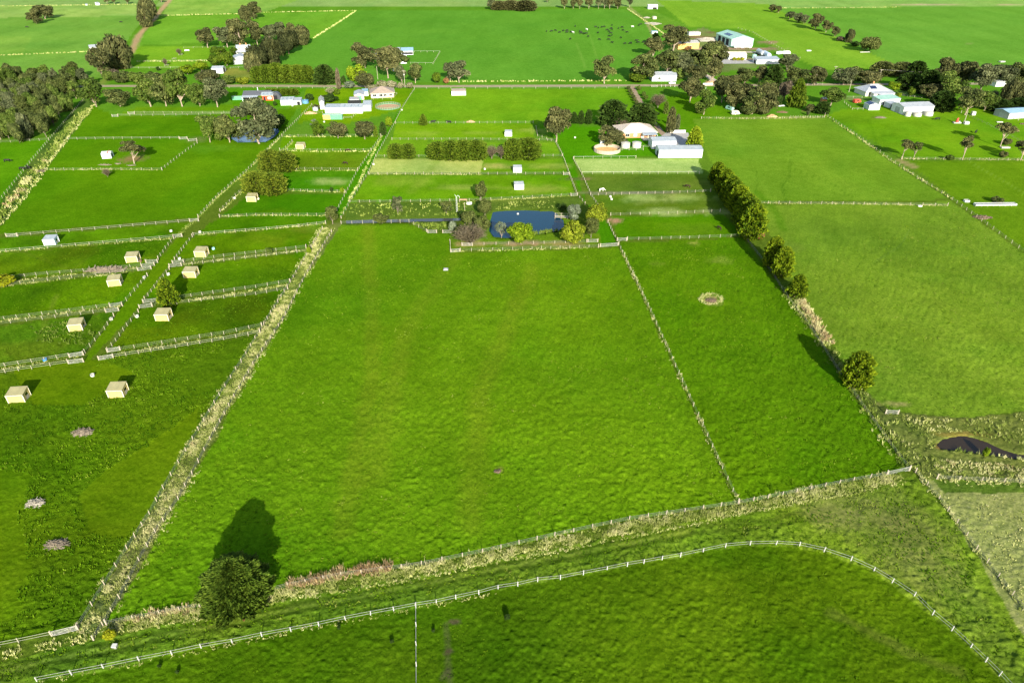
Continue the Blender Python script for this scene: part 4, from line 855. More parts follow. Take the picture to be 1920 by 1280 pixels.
def proto_round(seed, f0=.1, K=34, n=4600, size=.055, lobe=(.2,.34), drop=0.0, r0=.05):
    rng = np.random.default_rng(seed)
    c = unit(rng, K)*rng.uniform(.5, .74, (K, 1)); r = rng.uniform(*lobe, K)
    pick = rng.choice(K, n, p=r**2/(r**2).sum()); d = unit(rng, n)
    p = c[pick] + d*(r[pick]*(.7 + .4*rng.random(n)))[:, None]
    p[:, 2] -= drop*rng.random(n)*.25
    p = np.clip(p, -1.03, 1.03)
    N = d*1.0 + c[pick]*.6 + rng.normal(size=(n, 3))*.6
    s = size*rng.uniform(.6, 1.3, n)
    V = cards(p, N, s*(1.2+drop), s*.8, rng, None if drop == 0 else np.tile([0, 0, -1.], (n, 1)) + rng.normal(size=(n, 3))*.35)
    lob = rng.normal(0, .1, K); shade = np.clip(.5 + lob[pick] + rng.normal(0, .17, n), 0, 1)
    tops = c.copy(); tops[:, 2] = f0 + (1-f0)*(tops[:, 2]+1)/2
    return crown_mesh('round_crown', V, shade, f0), trunk_mesh('round_trunk', tops, f0, r0, 0, rng, 7)
def proto_cypress(seed, n=1500, per=4, size=.15, prof=1.7, power=.62, up=.9, f0=.0, width=.05, lump=.16, inner=.45, droop=0.0):
    """conifer of upswept sprays, each spray a fan of narrow blades"""
    rng = np.random.default_rng(seed)
    t = rng.random(n)**.85; a = rng.uniform(0, 2*pi, n)
    ph = rng.uniform(0, 6.28, 6)
    rho = np.clip(1 - t**prof, 0, 1)**power*np.minimum(1, (t+.10)/.2)**.55
    rho *= 1 - lump + lump*(np.sin(5*a + 7*t*3 + ph[0]) + np.sin(9*a - 11*t + ph[1]))*.6
    rr = np.where(rng.random(n) < inner, rng.uniform(.55, .9, n), rng.uniform(.88, 1.06, n))
    p = np.stack([rho*rr*np.cos(a), rho*rr*np.sin(a), t*2-1], 1)
    out = np.stack([np.cos(a), np.sin(a), np.zeros(n)], 1)
    d0 = out*rng.uniform(.35, .9, n)[:, None] + np.array([0, 0, 1.])*(up*rng.uniform(.6, 1.2, n))[:, None] - np.array([0, 0, droop])
    d0 /= np.linalg.norm(d0, axis=1, keepdims=True)
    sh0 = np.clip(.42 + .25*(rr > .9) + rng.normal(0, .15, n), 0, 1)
    Vs, Ss = [], []
    for k in range(per):
        d = d0 + rng.normal(size=(n, 3))*.32; d /= np.linalg.norm(d, axis=1, keepdims=True)
        L_ = size*rng.uniform(.6, 1.2, n)
        Nn = np.cross(d, rng.normal(size=(n, 3)))
        Vs.append(cards(p + d*(L_*.5)[:, None], Nn, L_*.75, width*rng.uniform(.7, 1.3, n), rng, d)); Ss.append(np.clip(sh0 + rng.normal(0, .1, n), 0, 1))
    V = np.concatenate(Vs); V[:, :2] = np.clip(V[:, :2], -1.12, 1.12)
    me = crown_mesh('conifer_crown', V, np.concatenate(Ss), f0)
    b = MB(); b.tube([(0,0,-.01), (0,0,.5), (0,0,.9)], [.06, .04, .012], 6)
    return me, b.mesh('conifer_trunk')
def proto_bare(seed, n=260, f0=.12, sub=4, size=.02):
    """leafless or thinly leafed bush: many fine forked twigs"""
    rng = np.random.default_rng(seed); Vt = []; sh = []
    for k in range(n):
        d = unit(rng, 1)[0]; d[2] = abs(d[2])*1.0 - .25
        e = d*np.array([1, 1, 1])*rng.uniform(.6, 1.0); s = np.array([0, 0, -1.0 + .5*rng.random()]) + d*.12
        m_ = s*.45 + e*.55 + rng.normal(size=3)*.06
        for (p, q, wd) in ((s, m_, size*1.0), (m_, e, size*.7)):
            u = np.cross(q-p, rng.normal(size=3)); u /= np.linalg.norm(u)
            Vt.append([p-u*wd, p+u*wd, q+u*wd*.5, q-u*wd*.5]); sh.append(rng.uniform(.2, .8))
        for j in range(sub):
            q = m_*rng.random() + e*(1-0) *0 + (e-m_)*rng.random() + m_*0 if False else m_ + (e-m_)*rng.random()
            f = q + unit(rng, 1)[0]*rng.uniform(.10, .26) + d*.08
            u = np.cross(f-q, rng.normal(size=3)); u /= np.linalg.norm(u)
            Vt.append([q-u*size*.5, q+u*size*.5, f+u*size*.3, f-u*size*.3]); sh.append(rng.uniform(.3, 1))
    V = np.clip(np.array(Vt).reshape(-1, 3), -1.05, 1.05)
    me = crown_mesh('twig_crown', V, np.array(sh), f0)
    b = MB()
    for k in range(4): b.tube([(0,0,-.01), (rng.uniform(-.1,.1), rng.uniform(-.1,.1), f0+.12), (rng.uniform(-.35,.35), rng.uniform(-.35,.35), .55)], [.045, .03, .012], 5)
    return me, b.mesh('twig_trunk')
PROTO = {
 'gum': [proto_gum(s) for s in (1, 2, 3, 4, 5)] ,
 'gumlow': [proto_gum(s, f0=.04, K=30, n=6000, spread=.9, flat=1.0) for s in (11, 12, 13, 14)],
 'umbrella': [proto_gum(s, f0=.38, K=15, n=3200, flat=.8, spread=.86, lobe=(.26,.42)) for s in (21, 22, 23)],
 'lean': [proto_gum(31, f0=.34, K=12, n=3200, lean=-.10, lobe=(.26,.42))],
 'sheoak': [proto_round(s, f0=.01, K=30, n=5200, size=.06, drop=.9, lobe=(.24,.4)) for s in (41, 42, 43)],
 'round': [proto_round(s) for s in (51, 52, 53)],
 'willow': [proto_round(s, f0=.08, K=26, n=4600, size=.052, drop=.5, lobe=(.22,.38)) for s in (61, 62)],
 'bush': [proto_round(s, f0=.0, K=22, n=3000, size=.075, lobe=(.26,.42)) for s in (71, 72, 73)],
 'cypress': [proto_cypress(s) for s in (81, 82, 83, 84)],
 'rowcypress': [proto_cypress(s, n=1700, prof=3.0, power=.5, size=.15, up=.8, lump=.2) for s in (151, 152, 153)],
 'hedge': [proto_cypress(s, n=1500, prof=5.0, power=.45, size=.17, up=.7, lump=.14) for s in (91, 92, 93)],
 'pine': [proto_cypress(s, n=1500, prof=3.0, power=.5, size=.17, up=.15, lump=.26, width=.055, inner=.3, droop=.1) for s in (101, 102)],
 'spire': [proto_cypress(s, n=900, prof=3.5, power=.5, size=.2, up=1.6, lump=.2) for s in (111, 112)],
 'macrocarpa': [proto_cypress(121, n=9500, per=4, prof=2.0, power=.62, size=.115, up=.35, lump=.2, width=.030, inner=.3)],
 'bare': [proto_bare(s) for s in (131, 132)],
 'sparse': [proto_gum(s, f0=.05, K=16, n=1300, size=.06, spread=.8, lobe=(.2,.32)) for s in (141, 142)],
}
F0 = {'gum': .12, 'gumlow': .04, 'umbrella': .38, 'lean': .34, 'sheoak': .01, 'round': .1, 'willow': .08, 'bush': 0, 'cypress': 0, 'hedge': 0, 'rowcypress': 0, 'pine': 0, 'spire': 0, 'macrocarpa': 0, 'bare': .12, 'sparse': .05}
COUNT = {}
def plant(kind, leaf, xc, yt, yb, w, name, label, cat='tree', group=None, bark=None, rz=None, size=None):
    """one tree or bush, from the box it fills in the photograph: centre, top, bottom (trunk foot or lowest leaf), width"""
    f0 = F0[kind]; s, k, ph = local(yb if f0 > .05 else (yt+yb)/2 + .35*(yb-yt))
    a = w/2/s*(1.12 if kind in ('gum', 'gumlow') else .9 if kind in ('cypress', 'rowcypress') else 1.0); Hp = (yb-yt)/k; cp, sp = cos(ph), sin(ph)
    if f0 > .05 or kind == 'sheoak':
        lo, hi = .3, 60.0
        for _ in range(40):
            h = (lo+hi)/2; hc = h*(1+f0)/2; c = h*(1-f0)/2
            if hc*cp + sqrt((c*cp)**2 + (a*sp)**2) > Hp: hi = h
            else: lo = h
        X, Y = P(xc, yb)
    else:
        R = Hp/2; c = sqrt(max(R*R - (a*sp)**2, (.45*a*cp)**2))/cp; h = 2*c
        X, Y = P(xc, (yt+yb)/2 + k*c*cp)
    if size: a, h, yy = size; X, Y = P(xc, yy)
    if kind == 'rowcypress': h *= .92
    if kind == 'hedge': a *= 1.15
    i = COUNT.get(kind, 0); COUNT[kind] = i+1
    cr, tr = PROTO[kind][i % len(PROTO[kind])]
    rr = random.Random(int(xc*31 + yb*17))
    t = thing(name, label, cat, (X, Y), rr.uniform(0, 2*pi) if rz is None else rz, group)
    bm = bark or {'gum': 'bark_pale', 'gumlow': 'bark_pale', 'umbrella': 'bark_pale', 'lean': 'bark_pale', 'sparse': 'bark_grey', 'bare': 'bark_grey', 'round': 'bark_grey'}.get(kind, 'bark_dark')
    put('trunk', tr, t, (0,0,0), scale=(a, a, h), mat=M[bm])
    put('crown', cr, t, (0,0,0), scale=(a, a, h), mat=M['leaf_' + leaf])
    return t
big = plant('macrocarpa', 'cypress', 447, 1056, 1172, 150, 'cypress_tree', 'big round dark green cypress standing alone in the bottom fence line', bark='bark_dark', size=(6.1, 9.0, 1122))
plant('bush', 'rust', 461, 1155, 1163, 11, 'dead_spray', 'small orange dead bush at the foot of the big round cypress', 'bush')
plant('bush', 'yellow', 207, 1176, 1202, 26, 'gorse_bush', 'small yellow-green bush by the bottom gate', 'bush')
T = [
 # cypress line on the right
 ('rowcypress','cypress_gold',1343,303,345,36,'cypress_tree','topmost golden cypress of the right-hand row, next to the long white shed','tree','row of golden cypresses'),
 ('rowcypress','cypress_gold',1356,315,362,40,'cypress_tree','second golden cypress from the top of the right-hand row','tree','row of golden cypresses'),
 ('rowcypress','cypress_gold',1368,329,379,44,'cypress_tree','third golden cypress from the top of the right-hand row','tree','row of golden cypresses'),
 ('rowcypress','cypress_gold',1382,346,398,48,'cypress_tree','golden cypress in the row level with the pale dry grass band','tree','row of golden cypresses'),
 ('rowcypress','cypress_gold',1395,362,420,52,'cypress_tree','golden cypress in the row just below the pale dry grass band','tree','row of golden cypresses'),
 ('rowcypress','cypress_gold',1407,380,447,56,'cypress_tree','largest golden cypress at the lower end of the long row','tree','row of golden cypresses'),
 ('rowcypress','cypress_gold',1375,338,388,46,'cypress_tree','golden cypress between the third one and the pale dry grass band','tree','row of golden cypresses'),
 ('rowcypress','cypress_gold',1401,371,434,54,'cypress_tree','golden cypress just above the largest one of the long row','tree','row of golden cypresses'),
 ('bush','rust',1424,432,450,18,'dead_bush','brownish red dead growth at the foot of the largest golden cypress','bush',None),
 ('rowcypress','cypress_gold',1447,443,500,42,'cypress_tree','upper of the two golden cypresses below the gap in the row','tree','row of golden cypresses'),
 ('rowcypress','cypress_gold',1464,462,518,44,'cypress_tree','lower of the two golden cypresses below the gap in the row','tree','row of golden cypresses'),
 ('cypress','cypress_gold',1493,515,557,46,'cypress_tree','squat golden cypress above the brown scrub strip','tree',None),
 ('rowcypress','cypress_gold',1602,657,726,62,'cypress_tree','lone dark golden cypress above the rough corner','tree',None),
 ('bush','bright',1846,836,856,14,'bush','small bright bush at the brown pool','bush',None),
 # pond garden
 ('round','olive',902,338,376,26,'pond_tree','tall olive tree farthest up behind the pond, casting a dark shadow','tree',None),
 ('round','olive',909,371,406,30,'pond_tree','olive tree at the far left corner of the pond','tree',None),
 ('bush','olive',880,394,422,34,'shrub','olive shrub at the end of the narrow channel','bush',None),
 ('bush','olive',904,401,436,32,'shrub','olive bush at the left shore of the pond','bush',None),
 ('bush','silver',849,411,437,15,'shrub','narrow grey shrub left of the big bare tree','bush',None),
 ('bare','dead',881,413,460,72,'bare_tree','big leafless grey-brown tree at the left end of the pond garden','tree',None),
 ('bush','olive',868,420,450,34,'shrub','olive bush under the bare tree at the pond','bush',None),
 ('sparse','silver',940,413,447,25,'silver_shrub','thin silvery shrub in front of the pond water','bush',None),
 ('willow','bright',976,413,458,54,'willow_tree','bright green round tree in front of the pond','tree',None),
 ('willow','willow',1075,412,458,50,'willow_tree','yellow-green willow at the right end of the pond','tree',None),
 ('round','silver',1075,381,418,31,'pond_tree','grey-green tree behind the jetty','tree',None),
 ('round','willow',1119,379,421,48,'pond_tree','yellow-olive tree at the lane corner right of the pond','tree',None),
 ('round','olive',1108,406,446,32,'pond_tree','grey olive tree between the two yellow trees right of the pond','tree',None),
 ('bush','pine',1055,379,396,16,'shrub','dark low shrub beside the jetty','bush',None),
 ('bush','olive',1088,430,450,16,'shrub','low bush between the willow and the grey olive tree','bush',None),
 ('bush','pine',866,394,410,14,'shrub','dark shrub at the foot of the tall grey pole','bush',None),
 ('sparse','olive',837,374,401,30,'shrub','thin grey-olive shrub above the narrow channel','bush',None),
 ('sparse','gum_grey',746,366,404,30,'shrub','lone thin grey shrub above the narrow channel','bush',None),
 ('bush','olive',714,403,416,34,'shrub','low green growth on the bank dividing the channel','bush',None),
 ('round','olive',624,384,420,29,'shrub','olive tree at the head of the long tussock strip','tree',None),
 # middle block
 ('gum','gum_brown',1043,198,266,50,'gum_tree','tall rounded gum standing alone left of the house lane','tree',None),
 ('spire','pine',1076,212,232,13,'conifer','leftmost small dark conifer of the clump left of the big cypresses','tree','small conifer clump'),
 ('spire','pine',1089,210,233,13,'conifer','middle small dark conifer of the clump left of the big cypresses','tree','small conifer clump'),
 ('spire','pine',1103,208,233,15,'conifer','rightmost small dark conifer of the clump left of the big cypresses','tree','small conifer clump'),
 ('pine','pine',1148,190,237,56,'cypress_tree','left of the two big dark cypresses behind the cream house','tree',None),
 ('pine','pine',1203,195,237,56,'cypress_tree','right of the two big dark cypresses behind the cream house','tree',None),
 ('bare','dead',1163,218,240,28,'bare_shrub','pale leafless willow between the cypresses and the cream roof','bush',None),
 ('gumlow','gum_brown',1146,236,274,46,'gum_tree','brown-olive tree in front of the left end of the cream house','tree',None),
 ('bush','gum_grey',1166,256,273,22,'shrub','grey shrub right in front of the cream house','bush',None),
 ('bare','purple',1233,171,202,33,'bare_tree','purple-brown leafless tree beside the gravel drive','tree',None),
 ('spire','gum_brown',1256,206,250,17,'tall_shrub','tall narrow brown tree beside the gravel drive bend','tree',None),
 ('spire','gum_green',1248,192,214,10,'tall_shrub','narrow green shrub above the tall brown one by the drive','bush',None),
 ('spire','gum_grey',1269,217,244,10,'tall_shrub','narrow grey shrub right of the tall brown one by the drive','bush',None),
 ('cypress','bright',1301,240,280,36,'cypress_tree','rounded bright green cypress behind the long white shed','tree',None),
 ('hedge','hedge',743,271,297,27,'hedge_bush','left bush of the pair left of the dark clipped hedge','bush',None),
 ('hedge','hedge',766,271,297,24,'hedge_bush','right bush of the pair left of the dark clipped hedge','bush',None),
 ('hedge','hedge',822,268,298,36,'hedge_bush','first dark green bush from the left of the clipped hedge','bush','clipped hedge of the middle paddocks'),
 ('hedge','hedge',846,266,299,36,'hedge_bush','second dark green bush from the left of the clipped hedge','bush','clipped hedge of the middle paddocks'),
 ('hedge','hedge',870,265,299,36,'hedge_bush','third dark green bush from the left of the clipped hedge','bush','clipped hedge of the middle paddocks'),
 ('hedge','hedge',894,265,299,36,'hedge_bush','dark green bush left of the bare brown piece of the hedge','bush','clipped hedge of the middle paddocks'),
 ('bare','dead',922,268,298,26,'bare_hedge','bare brown piece in the middle of the clipped hedge','bush',None),
 ('bare','dead',940,268,298,22,'bare_hedge','narrow bare brown piece of the hedge next to its right end','bush',None),
 ('hedge','hedge',962,263,299,32,'hedge_bush','dark green bush right of the bare brown piece of the hedge','bush','clipped hedge of the middle paddocks'),
 ('hedge','hedge',990,261,298,42,'hedge_bush','dark green bush at the right end of the clipped hedge','bush','clipped hedge of the middle paddocks'),
 ('cypress','hedge',794,215,235,19,'small_tree','small cone-shaped green tree by the black cows','tree',None),
 ('gumlow','hedge',598,228,257,22,'flowering_shrub','leftmost grey shrub of the three round bushes below the sheds','bush',None),
 ('round','gum_brown',634,226,259,42,'round_bush','middle dark round bush below the sheds','bush',None),
 ('round','gum_brown',684,225,261,44,'round_bush','large dark round bush nearest the grassy middle lane','bush',None),
 ('spire','hedge',705,237,257,8,'small_conifer','thin conifer right of the large dark round bush','tree',None),
 ('spire','pine',719,231,254,13,'small_conifer','small dark conifer on the edge of the middle lane','tree',None),
 ('bush','bright',730,218,238,15,'small_tree','small yellow-green tree at the bend of the middle lane','tree',None),
 ('sparse','silver',590,222,240,18,'shrub','thin pale shrub above the leftmost grey shrub','bush',None),
 ('hedge','olive_hedge',510,284,322,38,'hedge_bush','left half of the upper rounded golden-green hedge','bush',None),
 ('hedge','olive_hedge',535,286,321,40,'hedge_bush','right half of the upper rounded golden-green hedge','bush',None),
 ('hedge','olive_hedge',484,324,364,44,'hedge_bush','left half of the lower rounded golden-green hedge','bush',None),
 ('hedge','olive_hedge',514,326,364,44,'hedge_bush','right half of the lower rounded golden-green hedge','bush',None),
 ('cypress','cypress_gold',319,524,573,47,'golden_cypress','yellow-green feathery bush beside the lane and shelters','bush',None),
 ('bush','yellow',8,514,536,44,'golden_bush','bright yellow bush on the left edge of the picture','bush',None),
 ('bush','gum_green',506,463,477,14,'weed_bush','small green bush on the twin fences next to the tussock strip','bush',None),
 ('bush','bright',580,462,476,10,'weed_bush','small yellow-green bush at the edge of the tussock strip','bush',None),
 ('bush','bright',642,350,362,9,'weed_bush','little bush where the lower hedge fence meets the lane','bush',None),
 ('bush','pine',622,349,361,7,'weed_bush','little dark bush on the fence right of the lower hedge','bush',None),
 # left fields
 ('lean','gum_brown',252,260,307,50,'gum_tree','leaning gum in the field beside the white hut','tree',None),
 ('bare','dead',202,313,332,17,'dead_tree','small dead pale tree standing in the fence below the leaning gum','tree',None),
 ('gum','gum_green',394,215,267,36,'gum_tree','left gum at the blue dam','tree',None),
 ('gum','gum',431,215,267,42,'gum_tree','middle gum in front of the blue dam','tree',None),
 ('gumlow','gum_grey',486,185,271,72,'gum_tree','large pale-limbed gum at the right end of the blue dam','tree',None),
 ('bush','gum',448,232,262,26,'shrub','low scrub between the middle and large gums at the dam','bush',None),
 ('bush','gum_green',412,236,264,20,'shrub','low scrub between the two left gums at the dam','bush',None),
 ('bush','pine',522,210,240,36,'shrub','dark shrub right of the large gum at the dam','bush',None),
 ('gumlow','gum_green',181,148,201,44,'roadside_gum','leftmost roadside gum above the drain','tree',None),
 ('gumlow','gum',226,165,201,42,'roadside_gum','second low roadside gum from the left','tree',None),
 ('gum','gum_green',283,148,200,50,'roadside_gum','third roadside gum from the left, with pale trunks','tree',None),
 ('gumlow','gum',312,140,200,44,'roadside_gum','fourth roadside gum in the middle of the dense row','tree',None),
 ('gum','gum_green',342,129,200,46,'roadside_gum','tallest bright roadside gum of the dense row','tree',None),
 ('gumlow','gum_green',375,155,200,30,'roadside_gum','small leafy roadside gum right of the tallest one','tree',None),
 ('gum','gum_grey',408,144,201,44,'roadside_gum','last roadside gum on the right with a leaning trunk','tree',None),
 ('bush','gum_green',205,132,152,24,'shrub','dusty shrub left end behind the road','bush','shrubs behind the road on the left'),
 ('bush','gum',232,131,156,34,'shrub','dusty shrub behind the road, second from the left','bush','shrubs behind the road on the left'),
 ('bush','gum_green',262,132,158,34,'shrub','green shrub behind the road above the second gum','bush','shrubs behind the road on the left'),
 ('bush','gum',290,134,158,34,'shrub','grey shrub behind the road above the third gum','bush','shrubs behind the road on the left'),
 ('round','gum_brown',392,129,158,52,'shrub','brown round shrub behind the last roadside gum','bush',None),
 ('bush','gum_green',430,140,158,30,'shrub','low green shrub left of the clipped road hedge','bush',None),
 ('bush','willow',455,143,158,26,'shrub','low yellowish shrub next to the clipped road hedge','bush',None),
 ('round','bright',352,120,140,34,'round_tree','bright green tree left of the white shed by the road','tree',None),
 ('round','bright',378,113,134,30,'round_tree','bright green tree beside the white shed by the road','tree',None),
 ('round','hedge',412,86,108,36,'garden_tree','upper light green garden tree left of the white house','tree',None),
 ('round','hedge',405,100,126,30,'garden_tree','lower left light green garden tree near the white house','tree',None),
 ('round','hedge',426,96,124,34,'garden_tree','lower right light green garden tree near the white house','tree',None),
 ('round','hedge',440,88,104,18,'garden_tree','small garden tree touching the white house','tree',None),
 ('sheoak','gum_brown',222,63,129,60,'dense_tree','great dark drooping tree on the dirt track','tree',None),
 ('gumlow','gum_brown',193,92,144,40,'gum_tree','gum with pale limbs in front of the great drooping tree','tree',None),
 ('bush','purple',214,129,146,26,'shrub','grey-brown scrub under the great drooping tree','bush',None),
 ('sheoak','gum_brown',282,-6,40,34,'dense_tree','upper dark tree beside the dirt track','tree',None),
 ('sheoak','gum_brown',275,14,51,30,'dense_tree','lower dark tree beside the dirt track','tree',None),
 ('gumlow','gum_brown',85,8,36,32,'gum_tree','right tree of the lone pair in the far left field','tree',None),
 ('gumlow','gum_brown',69,17,45,26,'gum_tree','left tree of the lone pair in the far left field','tree',None),
 ('gum','gum_brown',201,-8,8,10,'far_tree','left far tree at the top edge near the white van shed','tree','far trees on the top left fence'),
 ('gum','gum_brown',215,-8,8,9,'far_tree','middle far tree at the top edge near the white van shed','tree','far trees on the top left fence'),
 ('gum','gum_brown',239,-8,8,10,'far_tree','right far tree at the top edge near the white van shed','tree','far trees on the top left fence'),
 ('gum','gum_brown',303,-8,5,12,'far_tree','far tree at the top edge right of the dirt track','tree',None),
 ('bare','purple',337,89,104,12,'young_tree','upper bare young tree in a guard in the house field','tree',None),
 ('bare','purple',311,107,124,11,'young_tree','lower bare young tree in a guard in the house field','tree',None),
 ('bush','pine',297,124,133,7,'young_tree','tiny dark young tree by the lower white rail fence','tree',None),
 ('gum','gum_brown',390,52,90,31,'gum_tree','leftmost rounded gum sheltering the white house','tree',None),
 ('gum','gum_grey',427,48,89,37,'gum_tree','second gum from the left sheltering the white house','tree',None),
 ('gumlow','gum_brown',452,34,90,34,'gum_tree','third gum sheltering the white house','tree',None),
 ('gum','gum_brown',466,10,52,26,'gum_tree','gum in the line climbing above the house clump','tree',None),
 ('gumlow','gum_brown',478,4,36,26,'gum_tree','topmost gum in the line climbing above the house clump','tree',None),
 ('gum','gum_brown',483,40,84,32,'gum_tree','gum behind the white house roof','tree',None),
 ('gumlow','gum_grey',507,46,80,24,'gum_tree','small gum in the middle of the house clump','tree',None),
 ('gum','gum_grey',528,41,76,24,'gum_tree','gum at the back of the house clump','tree',None),
 ('gum','gum_brown',546,42,78,22,'gum_tree','gum at the back right of the house clump','tree',None),
 ('sheoak','gum_brown',566,45,84,36,'dense_tree','rightmost dark tree of the house clump','tree',None),
 ('sheoak','sheoak',542,54,102,46,'dense_tree','tall dark drooping tree right of centre in the house clump','tree',None),
 ('sheoak','sheoak',514,70,122,48,'dense_tree','darkest drooping tree in front of the house clump','tree',None),
 ('sheoak','sheoak',487,80,130,40,'dense_tree','dark drooping tree beside the white house','tree',None),
 ('sheoak','gum_brown',478,94,139,34,'dense_tree','lowest dark drooping tree in front of the grey gable shed','tree',None),
 ('hedge','hedge',486,127,155,24,'road_hedge_bush','first bush from the left of the clipped road hedge','bush','clipped road hedge'),
 ('hedge','hedge',503,124,155,26,'road_hedge_bush','second bush from the left of the clipped road hedge','bush','clipped road hedge'),
 ('hedge','hedge',521,121,155,28,'road_hedge_bush','third and tallest bush of the clipped road hedge','bush','clipped road hedge'),
 ('hedge','hedge',541,124,155,28,'road_hedge_bush','fourth bush of the clipped road hedge','bush','clipped road hedge'),
 ('hedge','hedge',560,124,155,28,'road_hedge_bush','fifth bush of the clipped road hedge','bush','clipped road hedge'),
 ('hedge','hedge',577,125,155,24,'road_hedge_bush','rightmost bush of the clipped road hedge','bush','clipped road hedge'),
 ('pine','pine',610,123,157,40,'dark_bush','dark spreading conifer right of the clipped road hedge','bush',None),
 ('spire','dead',636,132,168,9,'bare_poplar','narrow leafless poplar at the roadside','tree',None),
 ('bush','pine',645,140,158,9,'shrub','dark shrub right of the leafless poplar','bush',None),
 ('bush','silver',655,152,166,24,'shrub','pale agave-like growth right of the poplar','bush',None),
 ('gumlow','gum_brown',685,81,128,44,'gum_tree','large gum left of the hidden white house','tree',None),
 ('gum','gum_brown',728,86,147,46,'gum_tree','large gum with a white trunk in front of the hidden white house','tree',None),
 ('gumlow','gum_brown',741,88,118,30,'gum_tree','gum behind the white-trunked one','tree',None),
 ('bush','bright',670,119,154,36,'round_tree','yellow-green tree by the roadside gums','tree',None),
 ('round','gum_brown',686,132,167,40,'round_bush','dark olive bush on the road in front of the yellow-green tree','bush',None),
 ('bush','gum',760,103,118,18,'shrub','dark shrub beside the pen behind the power pole','bush',None),
 ('gum','gum_grey',754,122,156,20,'gum_tree','slim gum left of the power pole','tree',None),
 ('gum','gum',779,118,156,32,'gum_tree','gum right of the power pole with forked pale trunk','tree',None),
 ('bush','hedge',819,135,156,20,'shrub','green shrub on the roadside by the forked gum','bush',None),
 ('bush','rust',837,145,157,12,'shrub','reddish low shrub left of the wide roadside gum','bush',None),
 ('gum','gum_grey',861,113,155,40,'gum_tree','wide roadside gum with two pale trunks','tree',None),
 ('gumlow','gum_grey',844,117,153,22,'gum_tree','narrow dark gum left of the wide roadside gum','tree',None),
 ('bush','cream',699,157,169,20,'flowering_bush','leftmost cream flowering bush behind the tan roof','bush','cream flowering bushes along the road'),
 ('bush','cream',716,150,166,22,'flowering_bush','second cream flowering bush behind the tan roof','bush','cream flowering bushes along the road'),
 ('bush','cream',735,150,166,20,'flowering_bush','third cream flowering bush behind the tan roof','bush','cream flowering bushes along the road'),
 ('bush','cream',752,153,166,14,'flowering_bush','cream flowering bush left of the power pole foot','bush','cream flowering bushes along the road'),
 ('bush','cream',769,154,166,15,'flowering_bush','cream flowering bush right of the power pole foot','bush','cream flowering bushes along the road'),
 ('bush','hedge',712,160,167,16,'shrub','green low bush among the cream flowering ones','bush',None),
 ('bare','cream',620,161,178,20,'flowering_bush','white blossoming bush behind the gabled shed','bush',None),
 ('bush','pine',620,175,193,30,'shrub','dark green round bush beside the gabled shed','bush',None),
 ('bush','hedge',632,166,178,14,'shrub','green bush right of the white blossoming one','bush',None),
 ('bush','gum_brown',606,178,186,14,'shrub','small brown bush left of the dark round bush','bush',None),
 ('bush','hedge',674,166,177,14,'shrub','green bush at the corner of the tan roofed house','bush',None),
 ('bush','pine',581,175,190,16,'shrub','dark shrub by the blue tank','bush',None),
 ('bush','gum_brown',593,195,206,15,'shrub','brownish bush at the small galvanised tank','bush',None),
 ('bush','bright',488,178,190,9,'shrub','bright bush beside the orange shed door','bush',None),
 ('bush','pine',516,190,199,8,'shrub','low bush below the orange shed','bush',None),
 # top centre
 ('hedge','gum_brown',935,3,19,26,'far_bush','left bush of the far clump at the top','bush','far bush clump at the top'),
 ('hedge','gum_brown',958,2,19,30,'far_bush','middle bush of the far clump at the top','bush','far bush clump at the top'),
 ('hedge','gum_brown',985,4,19,36,'far_bush','right bush of the far clump at the top','bush','far bush clump at the top'),
 ('gum','gum_grey',922,-2,19,16,'far_tree','thin far tree left of the bush clump at the top','tree',None),
 ('gum','gum_brown',1026,-8,5,10,'far_tree','small far tree casting a long shadow at the top','tree',None),
 ('gum','gum_brown',1058,-7,17,13,'far_gum','far gum at the left end of the top row','tree','row of far gums along the cattle field'),
 ('gum','gum_brown',1075,-6,17,12,'far_gum','second far gum of the top row','tree','row of far gums along the cattle field'),
 ('gum','gum_brown',1087,-7,17,12,'far_gum','third far gum of the top row','tree','row of far gums along the cattle field'),
 ('gum','gum_brown',1104,-8,17,15,'far_gum','fourth far gum of the top row','tree','row of far gums along the cattle field'),
 ('gum','gum_grey',1122,-9,17,12,'far_gum','slim pale trunked far gum in the middle of the top row','tree','row of far gums along the cattle field'),
 ('gum','gum_grey',1133,-9,17,12,'far_gum','second slim pale trunked far gum of the top row','tree','row of far gums along the cattle field'),
 ('gumlow','gum_brown',1143,-8,17,14,'far_gum','dense far gum right of the pale trunks','tree','row of far gums along the cattle field'),
 ('gumlow','gum_brown',1158,-7,17,14,'far_gum','last dense far gum of the top row','tree','row of far gums along the cattle field'),
 ('gum','gum_grey',1180,-10,14,12,'far_gum','far gum standing apart at the field corner','tree',None),
 # centre right
 ('gum','gum',1133,104,157,42,'gum_tree','lone roadside gum with a long shadow on the cattle field','tree',None),
 ('gumlow','gum',1204,101,152,50,'gum_tree','large gum left of the silver shed','tree',None),
 ('bush','hedge',1194,136,155,36,'shrub','dark green bush at the roadside left of the silver shed','bush',None),
 ('bush','hedge',1236,141,152,13,'shrub','bush in front of the silver shed wall','bush',None),
 ('gumlow','gum_brown',1224,70,106,34,'gum_tree','rounded gum at the corner of the cattle field','tree',None),
 ('gum','gum_green',1229,61,84,16,'gum_tree','small green gum above the rounded corner gum','tree',None),
 ('gumlow','gum',1250,92,138,48,'gum_tree','broad gum right behind the silver shed','tree',None),
 ('gum','gum_brown',1262,47,95,52,'gum_tree','tall gum with a pale trunk in front of the yellow building','tree',None),
 ('gumlow','gum',1316,80,136,62,'gum_tree','biggest dark gum in front of the green shed yard','tree',None),
 ('gumlow','gum_brown',1340,76,128,40,'gum_tree','gum on the right of the biggest dark one','tree',None),
